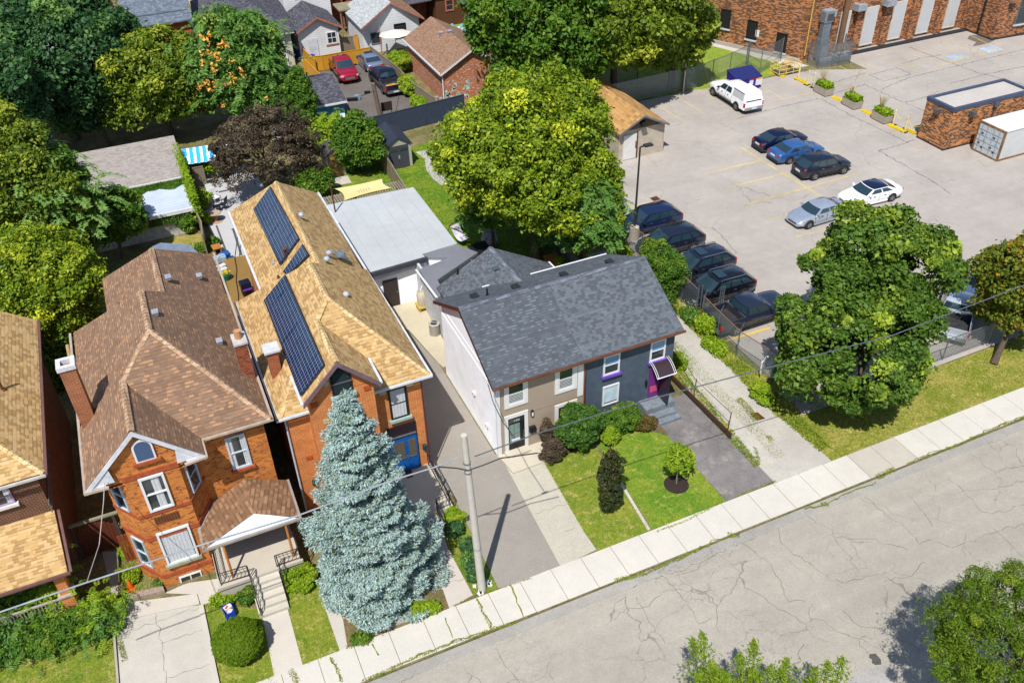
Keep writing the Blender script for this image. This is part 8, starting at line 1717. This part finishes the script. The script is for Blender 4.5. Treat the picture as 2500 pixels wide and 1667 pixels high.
# wooden utility poles
def upole(label, q, qt, lean=0, r=.16, mat=None):
    b = G(q); tp = onY(qt, b[1]+lean); t = T('wooden_pole', label, 'utility pole', b); MB().tube([b, tp], [r,r*.75], 10).build('shaft', mat or plain(C(128,108,92), .9, var=.3, sc=6, name='weathered_pole'), t); return t, b, tp
t, b, tp = upole('tall thin wooden utility pole standing behind the lot fence', k3(1478,700), k3(1495,200))
MB().box(b[0]-.55,b[1]-.12,5.2,b[0]-.2,b[1]+.1,6.2).build('meter_box', plain(C(190,192,190), .5, name='meter_grey'), t); MB().tube([(b[0]-.25,b[1]-.15,0),(b[0]-.25,b[1]-.15,6)], .07, 8).build('conduit', plain(C(215,218,218), .5, name='pale_conduit'), t)
t, b, tp = upole('stout weathered wooden pole with a bare cross arm in the rear asphalt yard', k2(1045,965), k2(975,640), r=.22)
MB().tube([onY(k2(1000,690), b[1]), onY(k2(785,775), b[1]-1)], .04, 6).build('arm', plain(C(90,84,80), .8, name='dark_arm'), t); A = onY(k2(850,750), b[1]-.8)
MB().obox(onY(k2(815,762), b[1]-1), (.9,.25,.25), -.3).build('insulator', BLACK, t); MB().obox(A, (.4,.3,.45), .2).obox((A[0]+.25,A[1],A[2]-.1), (.25,.2,.3), .8).build('connector', plain(C(170,195,210), .3, .4, name='steel_blue'), t); MB().obox(onY(k2(930,708), b[1]-.4), (.5,.16,.2), -.3).build('insulator', BLACK, t)
A = G(k2(1135,985)); wire('guy_wire', [G(k2(1135,985), .8), onY(k2(1150,860), b[1]), onY(k2(1172,735), b[1]+2)], .03, plain(C(70,66,64), .7, name='guy_wire'), 'dark stay wire slanting over the rear asphalt', 'wire')
t = T('sign_board', 'dark back of a small board on posts beside the stout wooden pole', 'sign', G(k2(1080,930))); A = G(k2(1050,930)); MB().box(A[0],A[1],.9,A[0]+1.0,A[1]+.05,1.7).build('board', plain(C(58,44,40), .8, name='board_back'), t)
for x in (A[0]+.05,A[0]+.9): MB().box(x,A[1]+.05,0,x+.06,A[1]+.1,1.7).build('post', BLACK, t)
# yellow guy guard
wire('guy_guard', [G(k3(1655,610), .1), onY(k3(1610,460), 68.8)], .06, plain(C(238,205,60), .5, name='yellow_guard'), 'yellow guard tube on the stay wire behind the lot fence', 'guard')
# parking sign, post clusters
b = G(m4(335,1490)); t = T('parking_sign', 'blue wheelchair parking sign on a thin post in the tree shade', 'sign', b); A = onY(m4(325,1260), b[1])
MB().tube([b,(A[0],A[1],A[2]+.3)], .03, 6).build('post', STEEL, t); MB().box(A[0]-.17,A[1]-.04,A[2]-.32,A[0]+.17,A[1]-.02,A[2]+.3).build('plate', plain(C(60,130,205,1.0), .4, name='sign_blue'), t)
mb = MB(); 
for k_ in range(9): a0 = 3.6+k_*.42; mb.obox((A[0]+.075*math.cos(a0),A[1]-.045,A[2]-.02+.075*math.sin(a0)), (.035,.004,.02))
mb.obox((A[0]-.02,A[1]-.045,A[2]+.14),(.05,.004,.05)); mb.obox((A[0]-.01,A[1]-.045,A[2]+.06),(.03,.004,.12)); mb.build('wheelchair_symbol', plain(C(30,40,60), .4, name='symbol_dark'), t)
bz = G(m4(200,1330)); ar = MB().tube([(bz[0]-.3,bz[1],.5),(bz[0]-.32,bz[1],1.3),(bz[0]-.1,bz[1],1.6),(bz[0]+.25,bz[1],1.5),(bz[0]+.4,bz[1],1.1)], .05, 8)
tag(ar.build('bent_pipe', plain(C(225,230,235), .4, name='white_pipe')), 'bent white pipe hoop at the shaded corner of the lot fence', 'pipe')
for q, lb in ((k8(620,1170),'pair of tall thin steel posts left of the black pickup'),(k8(785,1180),'bundle of thin steel posts beside the pickup bed')):
    b = G(q); t = T('steel_posts', lb, 'posts', b)
    for dx in (0,.16,.3) if 'bundle' in lb else (0,.28): MB().tube([(b[0]+dx,b[1],0),(b[0]+dx*.9,b[1],2.3)], .035, 6).build('post', STEEL, t)
# back garden of the tan roofed house: patio things
def chair(label, p, rz, mat, group=None, cat='chair', name='garden_chair'):
    t = T(name, label, cat, (p[0],p[1],p[2]), rz, group=group)
    MB().box(-.25,-.25,.4,.25,.25,.44).build('seat', mat, t, local=True); MB().obox((0,.28,.72),(.5,.04,.62),0,0,-.2).build('backrest', mat, t, local=True)
    for x in (-.24,.22):
        for y in (-.24,.22): MB().box(x,y,0,x+.03,y+.03,.42).build('leg', mat, t, local=True)
    for x in (-.27,.24): MB().box(x,-.22,.62,x+.04,.26,.65).build('armrest', mat, t, local=True)
    return t
pc = lambda x, y: (450+x*250/747, 450+y*250/747)
p = G(pc(235,130)); chair('white slatted garden chair under the plum tree', p, .4, WHITE); p = G(pc(205,95)); chair('second white chair, farther back under the plum tree', p, .2, WHITE)
p = G(pc(290,180)); chair('dark patio chair right of the spool table', p, -2.2, plain(C(40,50,70), .5, name='dark_chair')); p = G(pc(245,195)); chair('black patio chair left of the other dark one', p, 1.4, BLACK)
p = G(pc(235,270)); t = T('cable_spool_table', 'wooden cable spool used as a table on the patio', 'table', p); SPL = plain(C(190,165,140), .8, var=.2, sc=5, name='spool_wood')
MB().lathe(p, [(.45,0),(.45,.05)], 20).build('base', SPL, t); MB().lathe((p[0],p[1],.05), [(.13,0),(.13,.62)], 14).build('core', plain(C(180,120,80), .8, name='spool_core'), t); MB().lathe((p[0],p[1],.67), [(.45,0),(.45,.05)], 20).build('tabletop', SPL, t)
DK = siding(C(158,124,66), .14, 'deck_boards', .75); dk = [(2.95,55.9),(4.3,55.7),(3.6,50.2),(3.4,46.0),(2.1,46.0),(2.45,50.2)]
t = T('wooden_deck', 'brown wooden deck beside the tan roofed house', 'deck', (3.3,52,0)); MB().prism([(2.05,46.0),(3.84,46.0),(3.84,51.0),(4.3,55.7),(2.6,55.9)], 0, .5).build('floor', DK, t)
MB().tube([G(pc(388,385),.53),G(pc(368,540),.53),G(pc(383,620),.53),(G(pc(378,700),.53)),G(pc(395,800),.53),G(pc(395,870),.53)], .03, 5).build('hose', BLACK, t)
p = G(pc(460,800), .5); t = T('barbecue', 'black covered barbecue grill with purple trim on the wooden deck', 'barbecue', p)
MB().obox((p[0],p[1],p[2]+.75),(.65,.6,.4),.1).build('hood', plain(C(22,26,50), .3, name='navy_enamel'), t); MB().obox((p[0],p[1],p[2]+.3),(.6,.5,.55),.1).build('cabinet', BLACK, t); MB().obox((p[0]+.05,p[1]-.36,p[2]+.55),(.6,.18,.06),.1).build('shelf', plain(C(110,60,160), .4, name='purple_shelf'), t)
p = G(pc(310,695), .5); t = T('plant_pot', 'large green pot of yellow flowers at the edge of the wooden deck', 'plant pot', p); MB().lathe(p, [(.2,0),(.3,.35),(.33,.45),(.28,.42)], 16).build('pot', plain(C(30,130,110), .4, name='green_glaze'), t)
rng = np.random.default_rng(9); P_ = np.stack([p[0]+rng.normal(size=260)*.13,p[1]+rng.normal(size=260)*.13,p[2]+.5+rng.random(260)*.15],1); leaf_mesh('flowers', P_, unit(rng.normal(size=P_.shape)*.5+np.array([0,0,1.])), .045, .6, leafmat(C(230,210,40), C(240,225,60), C(120,150,40), 'yellow_petals'), t, None, rng)
p = G(pc(245,500)); tag(MB().obox((p[0],p[1],.5),(.6,.7,.06),.1).obox((p[0]-.2,p[1],.25),(.08,.6,.5),.1).obox((p[0]+.2,p[1],.25),(.08,.6,.5),.1).build('wooden_bench', plain(C(190,125,60), .7, name='orange_wood')), 'small orange wooden bench between the brown roof and the patio', 'bench')
p = G(pc(265,570), .3); tag(MB().obox((p[0],p[1],.6),(.8,.5,.35),.1).obox((p[0]+.05,p[1],.8),(.5,.3,.1),.4).build('storage_crate', plain(C(170,190,205), .4, name='pale_crate')), 'pale plastic crate of odds and ends beside the deck', 'crate')
p = G(pc(275,620), .3); tag(MB().obox((p[0],p[1],.6),(.6,.35,.05),.3).obox((p[0],p[1]-.5,.6),(.6,.35,.05),.3).obox((p[0],p[1]-.25,.3),(.1,.6,.55),.3).build('folding_table', plain(C(215,218,222), .5, name='white_top')), 'small white slatted stand beside the green flower pot', 'stand')
p = G(pc(300,530), .4); tag(MB().obox((p[0],p[1],.35),(.6,.5,.5),.2).obox((p[0],p[1],.66),(.66,.56,.1),.2).build('storage_bin', plain(C(40,90,170), .4, name='blue_bin')), 'blue storage bin at the back corner of the wooden deck', 'bin')
# back garden of the grey house
p = G(k7(395,600)); t = T('hanging_lounger', 'white cushioned swing lounger on a curved frame in the back garden', 'lounger', p)
cu = MB(); A = np.array(G(k7(345,500), 1.0)); B = np.array(G(k7(430,580), .6)); wv = np.array([.35,.12,0])
pts = [A+(B-A)*f+np.array([0,0,-.35*math.sin(math.pi*f)+.35*(1-f)]) for f in np.linspace(0,1,9)]
vs = []; [vs.extend([tuple(q-wv),tuple(q+wv)]) for q in pts]; cu.add(vs, [(2*i,2*i+1,2*i+3,2*i+2) for i in range(8)]); cu.build('cushion', plain(C(225,220,232), .8, name='white_cushion'), t)
MB().tube([G(k7(300,600),0.05), G(k7(290,520),.8), G(k7(310,470),1.6), G(k7(360,440),2.1)], .04, 8).build('frame', plain(C(90,110,130), .4, .4, name='frame_metal'), t)
p = G(k7(520,620), .9); tag(MB().obox((p[0],p[1]-.4,.85),(1.3,1.1,.12),.1,0,.15).obox((p[0],p[1]-.3,.4),(1.1,.9,.75),.1).build('covered_grill', plain((.012,.012,.013,1), .45, name='black_cover')), 'large black covered grill behind the low grey extension', 'grill')
p = G(k7(610,575), .5); tag(MB().lathe((p[0],p[1],0), [(.5,0),(.6,.5),(.45,1.0),(.1,1.2)], 12).build('covered_table', plain(C(200,200,215), .8, var=.7, sc=4, name='patterned_cover')), 'pale patterned covered mound beside the black grill', 'cover')
p = [G(k7(*q), .35) for q in ((1015,700),(1125,680),(1185,765),(1085,780))]
tag(MB().prism([x[:2] for x in p], .05, .35).build('timber_deck', siding(C(206,140,44), .16, 'varnished_deck', .6, True)), 'small sunlit varnished timber deck behind the grey roof', 'deck')
p = G(k7(985,680)); chair('brown mesh chair beside the sunlit timber deck', p, 2.6, plain(C(120,96,80), .7, name='brown_mesh'))
t = T('ladder', 'blue metal ladder lying on the lawn left of the yellow green maple', 'ladder', G(k7(490,180))); lb = MB(); A = Vector(G(k7(435,110),.1)); B = Vector(G(k7(540,260),.1)); sd_ = Vector((.3,.12,0))
for s_ in (-1,1): lb.tube([A+sd_*s_,B+sd_*s_], .035, 5)
for i in range(9): q = A.lerp(B,(i+.5)/9); lb.tube([q-sd_,q+sd_], .05, 5)
lb.build('frame', plain(C(150,180,215), .4, .4, name='blue_aluminium'), t)
# far yard things
for q, lb, cc_ in ((k2(420,450),'blue plastic barrel beside the beige garage door',C(30,60,190)),(k2(515,490),'round blue bin inside the pine fence corner',C(40,50,170))):
    p = G(q); tag(MB().lathe(p, [(.3,0),(.35,.4),(.33,.9),(.1,1.0)], 14).build('plastic_barrel', plain(cc_, .4, name='barrel_blue')), lb, 'barrel')
net = MB(); pts = [G(k2(*q)) for q in ((1955,190),(2020,260),(2075,300),(2140,330),(2195,380))]+[G(k3(*q)) for q in ((330,400),(420,440))]
for i in range(len(pts)-1):
    a, b = pts[i], pts[i+1]; n = 6
    for j in range(n):
        f0, f1 = j/n, (j+1)/n; p0 = [a[k_]+(b[k_]-a[k_])*f0 for k_ in (0,1)]; p1 = [a[k_]+(b[k_]-a[k_])*f1 for k_ in (0,1)]; w0 = .12*math.sin(i*3+j*1.3); w1 = .12*math.sin(i*3+(j+1)*1.3)
        net.add([(p0[0],p0[1]+w0,.1),(p1[0],p1[1]+w1,.1),(p1[0],p1[1]+w1*.3,1.3+w1),(p0[0],p0[1]+w0*.3,1.3+w0)], [(0,1,2,3)])
tag(net.build('safety_netting', plain(C(245,100,30), .7, var=.25, sc=3, name='orange_net')), 'long orange safety netting strung beside the big trees', 'netting')
p = G(k2(1940,290)); tag(MB().obox((p[0],p[1],.3),(1.5,.6,.6),-.3).build('metal_box', plain(C(190,200,205), .4, .3, name='pale_metal')), 'pale metal box on the grass by the orange netting', 'box')
p = G(k2(1770,245)); tag(MB().lathe(p, [(.1,0),(.4,.25),(.35,.55),(.08,.7)], 14).build('red_ball', plain(C(220,40,30), .4, name='red_plastic')), 'red ball on the grass beside the grey double door', 'ball')
p = G(k3(325,410), .8); tag(MB().obox((p[0],p[1],.6),(.6,.5,1.1),.2).build('blue_bin', plain(C(40,130,220), .4, name='bright_blue')), 'bright blue bin standing against the orange netting', 'bin')
rr = random.Random(8); p = G(k2(1690,240)); t = T('rubbish_pile', 'pile of white and blue junk beside the brown house rear wing', 'junk pile', p); 
for cc_, nm in ((C(215,225,235),'bag'),(C(120,190,205),'packaging')):
    mb = MB()
    for i in range(12): mb.obox((p[0]+rr.uniform(-1.6,1.0),p[1]+rr.uniform(-.6,.6),rr.uniform(.1,.8)), (rr.uniform(.2,.5),rr.uniform(.2,.5),rr.uniform(.2,.5)), rr.random()*3, rr.random(), rr.random())
    mb.build(nm, plain(cc_, .6, name=nm), t)
# roof edge antenna mast shadows etc: conservatory roof behind the brown roof
t = T('glazed_porch_roof', 'blue grey faceted porch roof peeking behind the brown roofed house', 'porch roof', (-1,47,0)); q = [G(k5(*a), 3.2) for a in ((1160,635),(1230,604),(1440,618),(1515,675))]
MB().add([q[0],q[1],q[2],q[3],(q[3][0],q[3][1]-2.5,3.2),(q[0][0],q[0][1]-2.5,3.2)], [(0,5,4,3,2,1)]).build('roof', plain(C(130,142,160), .35, name='slate_blue'), t)
MB().box(-2.8,45.6,0,.9,48.2,3.05).build('wall', WS, t)
